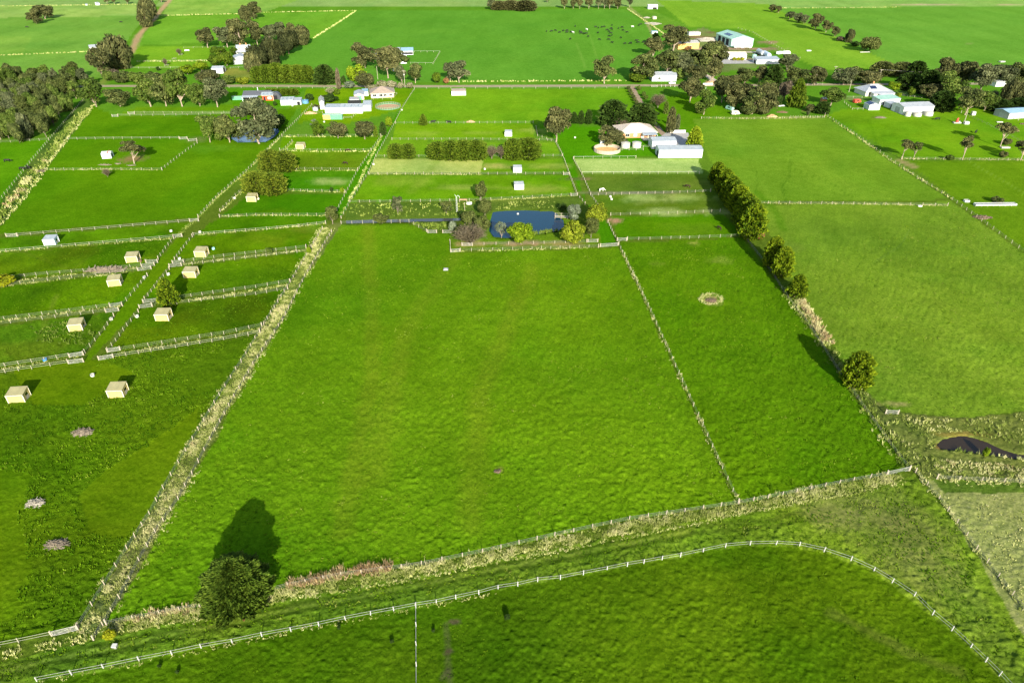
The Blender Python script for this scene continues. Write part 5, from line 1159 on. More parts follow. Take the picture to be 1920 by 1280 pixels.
 ('gumlow','gum_brown',1304,122,157,38,'gum_tree','gum below the biggest dark one beside the farm road','tree',None),
 ('gum','gum_brown',1334,108,155,30,'gum_tree','gum with pale trunk beside the brown bank','tree',None),
 ('gum','gum_brown',1293,142,192,44,'gum_tree','rounded gum at the road junction','tree',None),
 ('gum','gum_green',1319,168,215,36,'gum_tree','olive gum below the rounded gum at the road junction','tree',None),
 ('bush','gum_green',1311,196,214,22,'shrub','low growth under the olive gum','bush',None),
 ('gum','gum_brown',1353,143,192,40,'gum_tree','gum left of the dense grove by the road','tree',None),
 ('gumlow','gum_brown',1392,154,206,50,'gum_tree','front left gum of the dense grove','tree',None),
 ('gumlow','gum_brown',1432,158,214,46,'gum_tree','front right gum of the dense grove','tree',None),
 ('gum','gum',1410,168,214,40,'gum_tree','lower middle gum of the dense grove','tree',None),
 ('gumlow','gum_green',1434,150,180,32,'gum_tree','green gum at the back of the dense grove','tree',None),
 ('gumlow','gum',1394,128,160,36,'gum_tree','left gum across the road from the grove','tree',None),
 ('gum','gum_brown',1422,123,158,26,'gum_tree','brown-trunked gum across the road from the grove','tree',None),
 ('pine','pine',1448,124,164,34,'cypress_tree','dark flat cypress across the road from the grove','tree',None),
 ('gumlow','gum_brown',1372,140,162,26,'gum_tree','low gum at the left end across the road','tree',None),
 ('spire','dead',1463,160,190,16,'dry_tree','narrow yellowish dry tree beside the dark conifer','tree',None),
 ('cypress','hedge',1491,152,201,40,'dark_conifer','large pyramid-shaped dark green conifer by the road','tree',None),
 ('round','purple',1470,150,184,30,'bare_tree','brown leafless tree behind the pyramid conifer','tree',None),
 ('gumlow','gum',1490,124,160,42,'gum_tree','gum on the far side of the road behind the pyramid conifer','tree',None),
 ('gumlow','gum_brown',1527,124,160,34,'gum_tree','brown gum on the far side of the road near the palings','tree',None),
 ('gumlow','gum_grey',1476,102,132,34,'gum_tree','grey gum at the right end of the long white shed','tree',None),
 ('gum','gum_green',1557,162,198,42,'gum_tree','spreading light gum left of the farmhouse','tree',None),
 ('spire','pine',1541,192,214,28,'yucca_shrub','dark spiky shrub at the top corner of the right-hand field','bush',None),
 ('bush','gum_brown',1519,194,210,22,'shrub','brown shrub left of the dark spiky one','bush',None),
 ('bush','gum_grey',1514,206,217,7,'young_tree','tiny grey tree casting a shadow on the mown lawn','tree',None),
 ('bush','yellow',1376,107,114,9,'golden_hedge_bush','first golden bush in front of the small white shed','bush','golden bushes by the small white shed'),
 ('bush','yellow',1384,107,114,9,'golden_hedge_bush','second golden bush in front of the small white shed','bush','golden bushes by the small white shed'),
 ('bush','yellow',1392,107,114,9,'golden_hedge_bush','third golden bush in front of the small white shed','bush','golden bushes by the small white shed'),
 ('bush','gum_brown',1303,74,83,20,'shrub','dark brown heap-like bush behind the yellow building','bush',None),
 ('bush','rust',1290,86,96,14,'shrub','reddish bush in front of the yellow building','bush',None),
 ('gumlow','gum_brown',1372,160,205,34,'gum_tree','gum at the left end of the dense grove above the dark scrap','tree',None),
 ('bush','gum',1400,192,215,34,'shrub','dark undergrowth at the left foot of the dense grove','bush',None),
 ('bush','gum_brown',1426,194,216,32,'shrub','dark undergrowth at the right foot of the dense grove','bush',None),
 ('gumlow','gum_grey',1280,100,140,36,'gum_tree','gum between the broad one and the biggest dark one','tree',None),
 ('bush','gum_green',1270,126,150,26,'shrub','shrub beside the farm road behind the silver shed','bush',None),
 ('bush','pine',1452,176,200,26,'shrub','dark shrub between the grove and the pyramid conifer','bush',None),
 # far right hedgerow
 ('gumlow','gum_brown',1447,8,23,12,'hedgerow_tree','top left tree of the slanting far hedgerow','tree',None),
 ('gumlow','gum_brown',1459,11,25,11,'hedgerow_tree','second tree of the slanting far hedgerow','tree',None),
 ('gumlow','gum_grey',1480,21,37,17,'hedgerow_tree','third tree of the slanting far hedgerow','tree',None),
 ('gumlow','gum_grey',1495,24,43,14,'hedgerow_tree','fourth tree of the slanting far hedgerow','tree',None),
 ('gumlow','gum_grey',1507,27,45,14,'hedgerow_tree','fifth tree of the slanting far hedgerow','tree',None),
 ('gumlow','gum_brown',1528,26,56,28,'hedgerow_tree','largest gum of the slanting far hedgerow','tree',None),
 ('gum','gum_brown',1548,38,61,20,'hedgerow_tree','gum right of the largest in the far hedgerow','tree',None),
 ('gumlow','gum_brown',1565,49,69,15,'hedgerow_tree','narrow gum past the gap in the far hedgerow','tree',None),
 ('sheoak','gum_brown',1590,54,80,19,'hedgerow_tree','dense gum next to the big light green tree','tree',None),
 ('willow','olive',1629,66,98,42,'willow_tree','big light green round tree ending the far hedgerow','tree',None),
 ('bush','purple',1575,68,78,16,'shrub','dark scrub between the last gums of the far hedgerow','bush',None),
 ('bush','pine',1603,78,86,20,'shrub','dark scrub left of the big light green round tree','bush',None),
 # right-hand house and woods
 ('round','bright',1674,152,172,28,'garden_tree','light green garden tree right of the farmhouse','tree',None),
 ('round','hedge',1706,162,182,18,'garden_bush','round green bush below the right-hand wood','bush',None),
 ('bush','bright',1684,173,184,10,'garden_bush','small bright bush at the farmhouse corner','bush',None),
 ('bush','gum_brown',1632,166,178,14,'garden_bush','small olive bush at the farmhouse front','bush',None),
 ('gumlow','gum_grey',1581,127,160,42,'gum_tree','grey gum behind the small yard pole','tree',None),
 ('round','gum_brown',1626,131,162,50,'gum_tree','brown spreading tree behind the farmhouse','tree',None),
 ('gumlow','gum',1598,124,158,28,'gum_tree','gum between the grey one and the brown spreading one','tree',None),
 ('pine','gum',1652,116,142,44,'wood_tree','leftmost dark green tree at the back of the right-hand wood','tree',None),
 ('pine','gum',1690,117,142,46,'wood_tree','second dark green tree at the back of the right-hand wood','tree',None),
 ('pine','pine',1716,116,146,34,'wood_tree','third dark green tree at the back of the right-hand wood','tree',None),
 ('pine','pine',1700,138,168,44,'wood_tree','dark tree in the shade behind the farmhouse','tree',None),
 ('pine','pine',1736,134,176,44,'wood_tree','very dark tree in the middle of the right-hand wood','tree',None),
 ('gumlow','gum_brown',1762,110,170,46,'gum_tree','tallest brown gum at the back of the right-hand wood','tree',None),
 ('gumlow','gum_brown',1799,113,164,40,'gum_tree','gum right of the tallest brown one','tree',None),
 ('gum','gum_grey',1836,118,174,46,'gum_tree','gum with bright white forked trunk in the right-hand wood','tree',None),
 ('gumlow','gum_green',1776,136,190,48,'gum_tree','pale green gum in the middle of the right-hand wood','tree',None),
 ('gumlow','gum_brown',1742,156,186,38,'gum_tree','brown low gum above the big white shed','tree',None),
 ('pine','pine',1762,172,208,44,'wood_tree','dark undergrowth tree right of the big white shed','tree',None),
 ('gum','gum',1809,163,216,46,'gum_tree','gum with orange-brown trunk at the front of the wood','tree',None),
 ('gumlow','gum_green',1845,172,208,42,'gum_tree','yellowish scrubby gum beside the hidden blue roof','tree',None),
 ('sheoak','gum_brown',1889,146,194,36,'gum_tree','large brown drooping tree above the blue roofed shed','tree',None),
 ('sheoak','gum_brown',1914,150,196,34,'gum_tree','brown drooping tree at the right picture edge','tree',None),
 ('gumlow','gum_grey',1876,120,160,40,'gum_tree','grey gum at the back near the right edge','tree',None),
 ('gumlow','gum',1908,118,158,40,'gum_tree','dark gum at the back on the right edge','tree',None),
 ('pine','pine',1870,186,208,44,'wood_tree','shaded dark tree left of the blue roofed shed','tree',None),
 ('pine','pine',1905,184,206,36,'wood_tree','shaded dark tree behind the blue roofed shed','tree',None),
 ('bare','dead',1862,166,186,22,'dead_tree','pale dead tree beside the hidden blue roof','tree',None),
 ('umbrella','gum_brown',1691,260,298,27,'gum_tree','left thin gum at the diagonal fence','tree',None),
 ('umbrella','gum',1712,264,300,22,'gum_tree','right thin gum at the diagonal fence','tree',None),
 ('umbrella','gum_brown',1804,254,300,28,'gum_tree','slender flat-topped gum in the pale grass line','tree',None),
 ('umbrella','gum_brown',1875,228,276,38,'gum_tree','flat-topped gum clump above the concrete trough','tree',None),
 ('umbrella','gum_brown',1913,263,301,36,'gum_tree','flat-topped gum at the right edge by the pale grass','tree',None),
 ('bush','gum_brown',1879,282,296,15,'shrub','dark low shrub below the concrete trough','bush',None),
 ('bush','gum_brown',1886,258,272,20,'shrub','low shrub beside the flat-topped gum clump','bush',None),
 ('bush','gum_green',1780,290,301,16,'shrub','low green shrub in the pale grass left of the slender gum','bush',None),
 ('bush','gum',1868,367,381,22,'shrub','grey shrub behind the long grey trough','bush',None),
]
for row in T:
    kind, leaf, xc, yt, yb, w_, name, label, cat, grp = row
    plant(kind, leaf, xc, yt, yb, w_, name, label, cat, grp)
# the trimmed low hedge behind the orange shed: a row of small clipped bushes
for k in range(6):
    plant('hedge', 'hedge', 505+k*9.5, 167, 179, 15, 'low_hedge_bush', 'clipped bush in the low hedge behind the orange shed', 'bush', 'low clipped hedge behind the orange shed')
# young trees in two rows along the gravel drive
for k in range(7):
    f = k/6
    plant('bush', 'gum', 1178+f*18, 160+f*32, 169+f*33, 8, 'young_tree', 'young dark tree left of the gravel drive', 'tree', 'young trees left of the gravel drive')
    if k in (0, 2, 3, 5): plant('bush', 'gum_green', 1198+f*26, 160+f*34, 170+f*35, 9, 'young_tree', 'young leafy tree right of the gravel drive', 'tree', 'young trees right of the gravel drive')
# the wood at the left edge: crowded trees that nothing tells apart
WOOD = [(-40,150),(60,150),(150,150),(164,160),(150,182),(122,215),(104,238),(92,258),(60,268),(0,272),(-40,274)]
rw = random.Random(5); placed = []
pw = WOOD; tries = 0
while len(placed) < 92 and tries < 6000:
    tries += 1
    x, y = rw.uniform(-40, 165), rw.uniform(150, 270)
    if not inside(pw, np.array([x]), np.array([y]))[0]: continue
    if any(abs(x-a) < 14 and abs(y-b) < 8 for a, b in placed): continue
    placed.append((x, y))
for x, y in placed:
    s_, k_, p_ = local(y); hgt = rw.uniform(8.5, 11.5)*k_*cos(p_)
    lf = rw.choice(['gum_green', 'gum_grey', 'gum', 'gum', 'olive', 'gum_green'])
    plant(rw.choice(['gumlow', 'round', 'gumlow', 'sheoak']), lf, x, y-hgt-4, y, rw.uniform(6.0, 9.0)*s_, 'wood_tree', 'olive-green tree crowded in the dense wood beside the drain', 'tree', 'trees of the dense wood beside the drain')
# ------------------------------------------------------------------ buildings
def shed(name, label, cat, fl, fr, depth, hw, roof='gable', rise=1.0, wall='wall_white', rmat='roof_grey', over=.25, feats=(), lights=0, group=None, dback=0.0, trim=None, tanks=None, ridge_cap=True, wall_left=None):
    """front wall from photo pixel fl to fr; local x along the front, y away from the camera, z up
    roof: gable (ridge along x), gable_y (ridge along y), skillion (falls to the front), skillion_back, hip, flat
    feats: (kind, side, position 0..1, width, bottom, height, material) - kind door / window / opening, side f r l"""
    (x1, y1), (x2, y2) = P(*fl), P(*fr)
    L = hypot(x2-x1, y2-y1); D = depth
    t = thing(name, label, cat, (x1, y1), atan2(y2-y1, x2-x1), group)
    hb = hw + dback
    # walls: one closed mesh following the roof line
    b = MB()
    if roof == 'gable':
        prof = [(0,-.2),(D,-.2),(D,hw),(D/2,hw+rise-.02),(0,hw)]
        V = [(0,)+p for p in prof] + [(L,)+p for p in prof]; n = 5
    elif roof == 'gable_y':
        prof = [(0,-.2),(L,-.2),(L,hw),(L/2,hw+rise-.02),(0,hw)]
        V = [(p[0],0,p[1]) for p in prof] + [(p[0],D,p[1]) for p in prof]; n = 5
    else:
        h0, h1 = (hw, hw+rise) if roof == 'skillion' else ((hw+rise, hw) if roof == 'skillion_back' else (hw, hw))
        prof = [(0,-.2),(D,-.2),(D,h1),(0,h0)]
        V = [(0,)+p for p in prof] + [(L,)+p for p in prof]; n = 4
    Fs = [tuple(range(n)), tuple(range(2*n-1, n-1, -1))] + [(i, i+n, (i+1) % n + n, (i+1) % n) for i in range(n)]
    b.add(V, Fs); me = b.mesh('wall', M[wall]); me.validate(); me.update()
    import bmesh
    bm = bmesh.new(); bm.from_mesh(me); bmesh.ops.recalc_face_normals(bm, faces=bm.faces); bm.to_mesh(me); bm.free()
    put('wall', me, t)
    o = over; th = .10
    def slab(bb, A, B_, C_, D_):           # a sloping roof sheet with thickness, corners anticlockwise seen from above
        up = [(p[0], p[1], p[2]+th) for p in (A, B_, C_, D_)]
        bb.add([A, B_, C_, D_] + up, [(3,2,1,0),(4,5,6,7),(0,1,5,4),(1,2,6,5),(2,3,7,6),(3,0,4,7)])
    if roof == 'gable':
        m = rise/(D/2); z0 = hw - m*o + .005
        for s in (0, 1):
            bb = MB()
            if s == 0: slab(bb, (-o,-o,z0), (L+o,-o,z0), (L+o,D/2,hw+rise+.005), (-o,D/2,hw+rise+.005))
            else: slab(bb, (-o,D/2+.004,hw+rise+.005), (L+o,D/2+.004,hw+rise+.005), (L+o,D+o,z0), (-o,D+o,z0))
            r_ = bb.obj('roof', M[rmat], t)
            if s == 0:
                for k in range(lights):
                    xc = L*(k+.6)/(lights+.2); q = MB(); y0, y1_ = D*.10, D*.42
                    slab(q, (xc-.4,y0,hw+m*y0+.03), (xc+.4,y0,hw+m*y0+.03), (xc+.4,y1_,hw+m*y1_+.03), (xc-.4,y1_,hw+m*y1_+.03)); q.obj('skylight', M['skylight'], r_)
        if ridge_cap: MB().beam((-o, D/2, hw+rise+th+.02), (L+o, D/2, hw+rise+th+.02), .35, .06).obj('ridge_cap', M[rmat], t)
        MB().beam((-o, -o-.06, z0+.06), (L+o, -o-.06, z0+.06), .1, .1).obj('gutter', M[trim or 'trim_grey'], t)
    elif roof == 'gable_y':
        m = rise/(L/2); z0 = hw - m*o + .005
        for s in (0, 1):
            bb = MB()
            if s == 0: slab(bb, (-o,-o,z0), (L/2,-o,hw+rise+.005), (L/2,D+o,hw+rise+.005), (-o,D+o,z0))
            else: slab(bb, (L/2+.004,-o,hw+rise+.005), (L+o,-o,z0), (L+o,D+o,z0), (L/2+.004,D+o,hw+rise+.005))
            r_ = bb.obj('roof', M[rmat], t)
            for k in range(lights):
                yc = D*(k+.6)/(lights+.2); xa, xb = (L*.1, L*.4) if s == 0 else (L*.6, L*.9); q = MB()
                za = hw + m*min(xa, L-xa) + .03; zb = hw + m*min(xb, L-xb) + .03
                slab(q, (xa,yc-.4,za), (xb,yc-.4,zb), (xb,yc+.4,zb), (xa,yc+.4,za)); q.obj('skylight', M['skylight'], r_)
        if ridge_cap: MB().beam((L/2, -o, hw+rise+th+.02), (L/2, D+o, hw+rise+th+.02), .35, .06).obj('ridge_cap', M[rmat], t)
    elif roof in ('skillion', 'skillion_back', 'flat'):
        m = (h1-h0)/D; bb = MB(); za, zb = h0 - m*o + .005, h1 + m*o + .005
        slab(bb, (-o,-o,za), (L+o,-o,za), (L+o,D+o,zb), (-o,D+o,zb)); r_ = bb.obj('roof', M[rmat], t)
        for k in range(lights):
            xc = L*(k+.6)/(lights+.2); q = MB(); y0, y1_ = D*.15, D*.75
            slab(q, (xc-.4,y0,h0+m*y0+.03), (xc+.4,y0,h0+m*y0+.03), (xc+.4,y1_,h0+m*y1_+.03), (xc-.4,y1_,h0+m*y1_+.03)); q.obj('skylight', M['skylight'], r_)
        MB().beam((-o, -o-.06, za+.05), (L+o, -o-.06, za+.05), .1, .1).obj('gutter', M[trim or 'trim_grey'], t)
    elif roof == 'hip':
        i = min(L, D)/2; z0 = hw + .005 - o*rise/i; zr = hw+rise
        A, B_, C_, D_ = (-o,-o,z0), (L+o,-o,z0), (L+o,D+o,z0), (-o,D+o,z0)
        if L >= D: R1, R2 = (i, D/2, zr), (L-i, D/2, zr)
        else: R1, R2 = (L/2, i, zr), (L/2, D-i, zr)
        if L >= D: faces = [[A,B_,R2,R1],[C_,D_,R1,R2],[B_,C_,R2],[D_,A,R1]]
        else: faces = [[A,B_,R1],[C_,D_,R2],[B_,C_,R2,R1],[D_,A,R1,R2]]
        for fc in faces:
            q = MB(); n = len(fc); q.add(fc + [(p[0],p[1],p[2]+th) for p in fc], [tuple(range(n-1,-1,-1)), tuple(range(n,2*n))] + [(k,(k+1)%n,(k+1)%n+n,k+n) for k in range(n)]); q.obj('roof', M[rmat], t)
        for a_, b2 in ((A,R1),(B_,R2 if L >= D else R1),(C_,R2),(D_,R1 if L >= D else R2),(R1,R2)):
            MB().beam((a_[0],a_[1],a_[2]+th+.03), (b2[0],b2[1],b2[2]+th+.03), .28, .07).obj('ridge_cap', M[rmat], t)
        for (xa, ya, xb, yb) in ((-o-.06,-o-.06,L+o+.06,-o-.06), (L+o+.06,-o,L+o+.06,D+o)):
            MB().beam((xa,ya,z0+.06),(xb,yb,z0+.06),.11,.12).obj('gutter', M[trim or 'trim_cream'], t)
    for kind, side, pos, wd, z, ht, mat in feats:
        if side == 'f':
            c = pos*L; bx = lambda p, q, e, z0, z1: (c+p, c+q, -e, -.002, z0, z1)
        elif side == 'r':
            c = pos*D; bx = lambda p, q, e, z0, z1: (L+.002, L+e, c+p, c+q, z0, z1)
        else:
            c = pos*D; bx = lambda p, q, e, z0, z1: (-e, -.002, c+p, c+q, z0, z1)
        if kind == 'window':
            pn = MB().box(*bx(-wd/2, wd/2, .03, z, z+ht)).obj('window', M[mat], t)
            fr_ = MB()
            for (p, q, z0, z1) in ((-wd/2-.08, wd/2+.08, z+ht, z+ht+.08), (-wd/2-.08, wd/2+.08, z-.08, z), (-wd/2-.08, -wd/2, z, z+ht), (wd/2, wd/2+.08, z, z+ht), (-.03, .03, z, z+ht)):
                fr_.box(*bx(p, q, .07, z0, z1))
            fr_.obj('frame', M['trim_white'], pn)
        elif kind == 'door':
            d = MB().box(*bx(-wd/2, wd/2, .05, z, z+ht)).obj('door', M[mat], t)
            MB().box(*bx(wd/2-.25, wd/2-.12, .11, z+ht*.45, z+ht*.45+.12)).obj('handle', M['trim_grey'], d)
        else:
            MB().box(*bx(-wd/2, wd/2, .012, z, z+ht)).obj('opening', M[mat], t)
    if trim:
        for x in (-.0, L):
            MB().box(x-.09, x+.09, -.035, .14, 0, hw-.05).obj('corner_trim', M[trim], t)
    return t
def shelter(label, fl, fr, depth=3.0, wall='wall_beige', rmat='roof_beige', trim='trim_cream', hf=2.15, hb=2.6, side='r', group=None):
    """small three-sided horse shelter: closed back towards the camera, a doorway in one end"""
    (x1, y1), (x2, y2) = P(*fl), P(*fr); L = hypot(x2-x1, y2-y1); D = depth
    t = thing('horse_shelter', label, 'shelter', (x1, y1), atan2(y2-y1, x2-x1), group)
    def panel(pts, axis):
        V = [Vector(p) for p in pts]; off = Vector((.06,0,0)) if axis == 'x' else Vector((0,.06,0)); n = len(V)
        return MB().add([tuple(p) for p in V] + [tuple(p+off) for p in V], [tuple(range(n)), tuple(range(2*n-1,n-1,-1))] + [(k,k+n,(k+1)%n+n,(k+1)%n) for k in range(n)])
    panel([(0,0,-.1),(L,0,-.1),(L,0,hf),(0,0,hf)], 'y').obj('back_wall', M[wall], t)
    panel([(0,D-.06,hb-.7),(L,D-.06,hb-.7),(L,D-.06,hb),(0,D-.06,hb)], 'y').obj('front_fascia', M[wall], t)
    closed, open_ = ((0.0, L-.06) if side == 'r' else (L-.06, 0.0))
    panel([(closed,.06,-.1),(closed,D-.07,-.1),(closed,D-.07,hb-.01),(closed,.06,hf)], 'x').obj('end_wall', M[wall], t)
    sl = (hb-hf)/D
    panel([(open_,.06,-.1),(open_,D*.36,-.1),(open_,D*.36,hf+sl*D*.36),(open_,.06,hf)], 'x').obj('end_wall', M[wall], t)
    panel([(open_,D*.78,-.1),(open_,D-.07,-.1),(open_,D-.07,hb-.01),(open_,D*.78,hf+sl*D*.78)], 'x').obj('end_wall', M[wall], t)
    panel([(open_,D*.36+.003,1.75),(open_,D*.78-.003,1.75),(open_,D*.78-.003,hf+sl*D*.78-.01),(open_,D*.36+.003,hf+sl*D*.36-.01)], 'x').obj('lintel', M[wall], t)
    MB().box(open_+.01, open_+.05, D*.36+.01, D*.78-.01, -.05, 1.0).obj('kick_board', M['timber_grey'], t)
    o = .10; q = MB(); A = [(-o,-o,hf-sl*o+.01),(L+o,-o,hf-sl*o+.01),(L+o,D+o,hb+sl*o+.01),(-o,D+o,hb+sl*o+.01)]
    q.add(A + [(p[0],p[1],p[2]+.07) for p in A], [(3,2,1,0),(4,5,6,7),(0,1,5,4),(1,2,6,5),(2,3,7,6),(3,0,4,7)]); q.obj('roof', M[rmat], t)
    for x in (0, L):
        MB().box(x-.07, x+.07, -.03, .10, -.1, hf-.02).obj('corner_post', M[trim], t)
        MB().box(x-.07, x+.07, D-.10, D+.03, -.1, hb-.02).obj('corner_post', M[trim], t)
    MB().beam((-o, -o-.03, hf-sl*o+.045), (L+o, -o-.03, hf-sl*o+.045), .05, .10).obj('barge', M[trim], t)
    return t
for lab, fl, fr in [
 ('nearest beige horse shelter at the left edge of the picture', (16.5,756), (47.5,754)), ('second nearest beige horse shelter, right of the round water tub', (204,746.3), (232.8,745.2)),
 ('beige horse shelter among the green weeds left of the lane', (130.5,622.5), (155.8,620)), ('beige horse shelter below the heap of dead branches', (204,538.2), (227.4,535.6)),
 ('beige horse shelter above the heap of dead branches', (237.4,493), (259,491.6)), ('lowest beige horse shelter right of the lane, below the yellow-green bush', (292.5,602.2), (316.8,601.8)),
 ('beige horse shelter just above the yellow-green feathery bush', (345,521.3), (367.5,521)), ('beige horse shelter right of the lane next to the small blue tub', (366.2,482.4), (386.2,482.4)),
 ('beige horse shelter below the lower rounded hedge', (463.2,378.6), (480.2,378.6)), ('small beige shelter nearest the white farm sheds', (555.4,280), (569.8,280))]:
    shelter(lab, fl, fr)
shelter('blue-white horse shelter on the left between two rail fences', (83.5,460.5), (104.5,459.5), 3.2, 'wall_blue_white', 'roof_grey', 'trim_white')
shelter('white horse shelter nearest the pond', (965,356), (982,355.5), 2.8, 'wall_white', 'roof_light', 'trim_white', side='l')
shelter('white horse shelter above the one nearest the pond', (962.8,324), (978,323.8), 2.8, 'wall_white', 'roof_light', 'trim_white', side='l')
shelter('white horse shelter above the clipped hedge', (946.8,256), (959.6,256), 2.8, 'wall_white', 'roof_light', 'trim_white', side='l')
shelter('wide white horse shelter standing alone near the road', (847,179.4), (873.4,179), 4.2, 'wall_white', 'roof_tan', 'trim_white', 2.5, 3.2, side='l')
hut = shed('white_hut', 'white hut with a red stripe on its roof beside the leaning gum', 'hut', (192,298), (209.5,297), 4.0, 2.3, 'gable', .5, 'wall_white', 'roof_white', .1, [('opening','r',.5,1.6,0,1.8,'opening_dark')])
MB().box(2.6, 3.0, .1, 3.8, 2.3, 2.92).obj('roof_stripe', M['paint_red'], hut)
shed('lone_barn', 'lone white hay barn in the far left field by the drooping tree', 'barn', (170,97), (188,95.5), 9, 3.2, 'gable', 1.2, 'wall_white', 'roof_light', feats=[('opening','r',.5,4,0,2.6,'opening_dark')])
shed('far_shed', 'small far white shed at the top left edge', 'shed', (182.5,10.5), (187.5,10), 4, 2.6, 'skillion', .5, 'wall_white', 'roof_light')
shed('far_hut', 'low grey far hut beside the small white shed at the top left', 'hut', (160.5,10.8), (164.5,10.6), 3, 1.4, 'skillion', .2, 'wall_galv', 'roof_grey')
# the white house among the gums
hs = shed('gabled_house', 'cream house with grey gabled roof among the tall gums', 'house', (445,104), (470,103), 12, 3.6, 'gable', 3.2, 'render_cream', 'roof_grey', .5, [('window','f',.2,1.6,.9,1.3,'glass_dark'),('window','f',.75,1.6,.9,1.3,'glass_dark'),('door','f',.5,1.1,0,2.1,'trim_cream')], trim='trim_white')
for k, x in enumerate((2.2, 6.8)):
    q = MB(); q.add([(x-1.3,.6,3.9),(x+1.3,.6,3.9),(x,.6,6.0),(x-1.3,4.6,3.9),(x+1.3,4.6,3.9),(x,4.6,6.0)], [(0,1,2),(3,5,4),(0,3,4,1),(0,2,5,3),(1,4,5,2)]); d = q.obj('dormer', M['render_cream'], hs)
    MB().box(x-.5, x+.5, .55, .59, 4.1, 5.1).obj('window', M['glass_dark'], d)
MB().box(7.2, 8.0, 5.2, 6.0, 5.5, 8.2).obj('chimney', M['brick_orange'], hs)
MB().box(2.6, 3.3, 5.4, 6.1, 5.5, 8.0).obj('chimney', M['brick_orange'], hs)
q = MB(); q.add([(-.5,-2.6,2.5),(11.2,-2.6,2.5),(11.2,-.52,3.2),(-.5,-.52,3.2),(-.5,-2.6,2.6),(11.2,-2.6,2.6),(11.2,-.52,3.3),(-.5,-.52,3.3)], [(3,2,1,0),(4,5,6,7),(0,1,5,4),(1,2,6,5),(2,3,7,6),(3,0,4,7)]); q.obj('verandah_roof', M['roof_light'], hs)
for x in (0, 3.5, 7, 10.6): MB().box(x-.07, x+.07, -2.5, -2.36, 0, 2.5).obj('verandah_post', M['trim_white'], hs)
shed('gable_shed', 'pale grey gable shed in front of the cream house', 'shed', (438.5,121.5), (466,120), 14, 4.2, 'gable_y', 1.7, 'wall_grey', 'roof_light', .2, lights=3)
shed('white_dairy', 'white shed with an open bay by the road clipped hedge', 'shed', (398,138.5), (419,138), 9, 3.4, 'gable', .9, 'wall_white', 'roof_light', .2, [('opening','r',.5,3.2,0,2.8,'opening_dark'),('opening','f',.25,2.4,0,2.6,'opening_dark')])
# orange shed and dark house by the road
dk = shed('long_house', 'long dark grey roofed house with an open verandah by the road', 'house', (458,188), (507,187), 9, 3.0, 'gable', 1.5, 'wall_dark', 'roof_dark', .6, [('opening','f',.14,5,0,2.4,'opening_dark'),('window','f',.4,2.4,.8,1.3,'glass_dark'),('door','f',.52,1.0,0,2.1,'trim_grey'),('window','f',.62,1.8,.8,1.2,'glass_dark')])
q = MB(); q.add([(-.6,-3.6,2.3),(9.2,-3.6,2.3),(9.2,-.62,2.8),(-.6,-.62,2.8),(-.6,-3.6,2.4),(9.2,-3.6,2.4),(9.2,-.62,2.9),(-.6,-.62,2.9)], [(3,2,1,0),(4,5,6,7),(0,1,5,4),(1,2,6,5),(2,3,7,6),(3,0,4,7)]); q.obj('verandah_roof', M['roof_grey'], dk)
for x in (0, 4.5, 9): MB().box(x-.1, x+.1, -3.5, -3.3, 0, 2.3).obj('verandah_post', M['trim_white'], dk)
MB().box(7.6, 7.9, 6.0, 6.3, 4.0, 6.2).obj('flue', M['trim_white'], dk)
shed('red_shed', 'orange-red shed with skylights joined to the dark house', 'shed', (490.5,189), (513,188.6), 4.6, 3.0, 'skillion', 1.0, 'wall_red', 'roof_grey', .2, [('door','f',.28,1.2,0,2.3,'opening_dark'),('window','f',.7,2.0,.9,1.2,'trim_cream')], lights=3, trim='trim_cream')
nb = MB(); n_ = 14; Vv = []
for e in (0, 3.2):
    for k in range(n_+1): Vv.append((3.4*cos(pi*k/n_), e, 4.4*sin(pi*k/n_)))
nb.add(Vv, [(k, k+1, k+n_+2, k+n_+1) for k in range(n_)] + [tuple(range(n_, -1, -1)), tuple(range(n_+1, 2*n_+2))])
nt_ = thing('arched_hut', 'dark arched hut at the right end of the orange shed', 'hut', (*P(517,187),), .0); put('shell', nb.mesh('arched_shell', M['wall_dark']), nt_); MB().box(-1.2,1.2,-.06,-.002,0,2.4).obj('opening', M['opening_dark'], nt_)
shed('white_garage', 'white shed with three skylights beside the blue tank', 'shed', (527,198), (551,197.3), 9, 3.0, 'gable', .8, 'wall_white', 'roof_grey', .15, lights=3)
shed('white_lean_to', 'white lean-to joined to the shed beside the blue tank', 'shed', (551.5,197.2), (565,196.8), 6, 2.6, 'skillion', .4, 'wall_white', 'roof_light', .12, [('opening','f',.65,1.8,0,2.0,'opening_dark')])
shed('small_hut', 'tiny white hut in the paddock below the dark house', 'hut', (468.5,199.5), (475,199.5), 2.4, 2.0, 'skillion', .3, 'wall_blue_white', 'roof_light', .1)
shed('screen_wall', 'bright lime green low screen left of the dark house', 'screen', (435.5,188), (457,187.5), .4, 2.2, 'flat', 0, 'wall_mint', 'roof_green', .02)
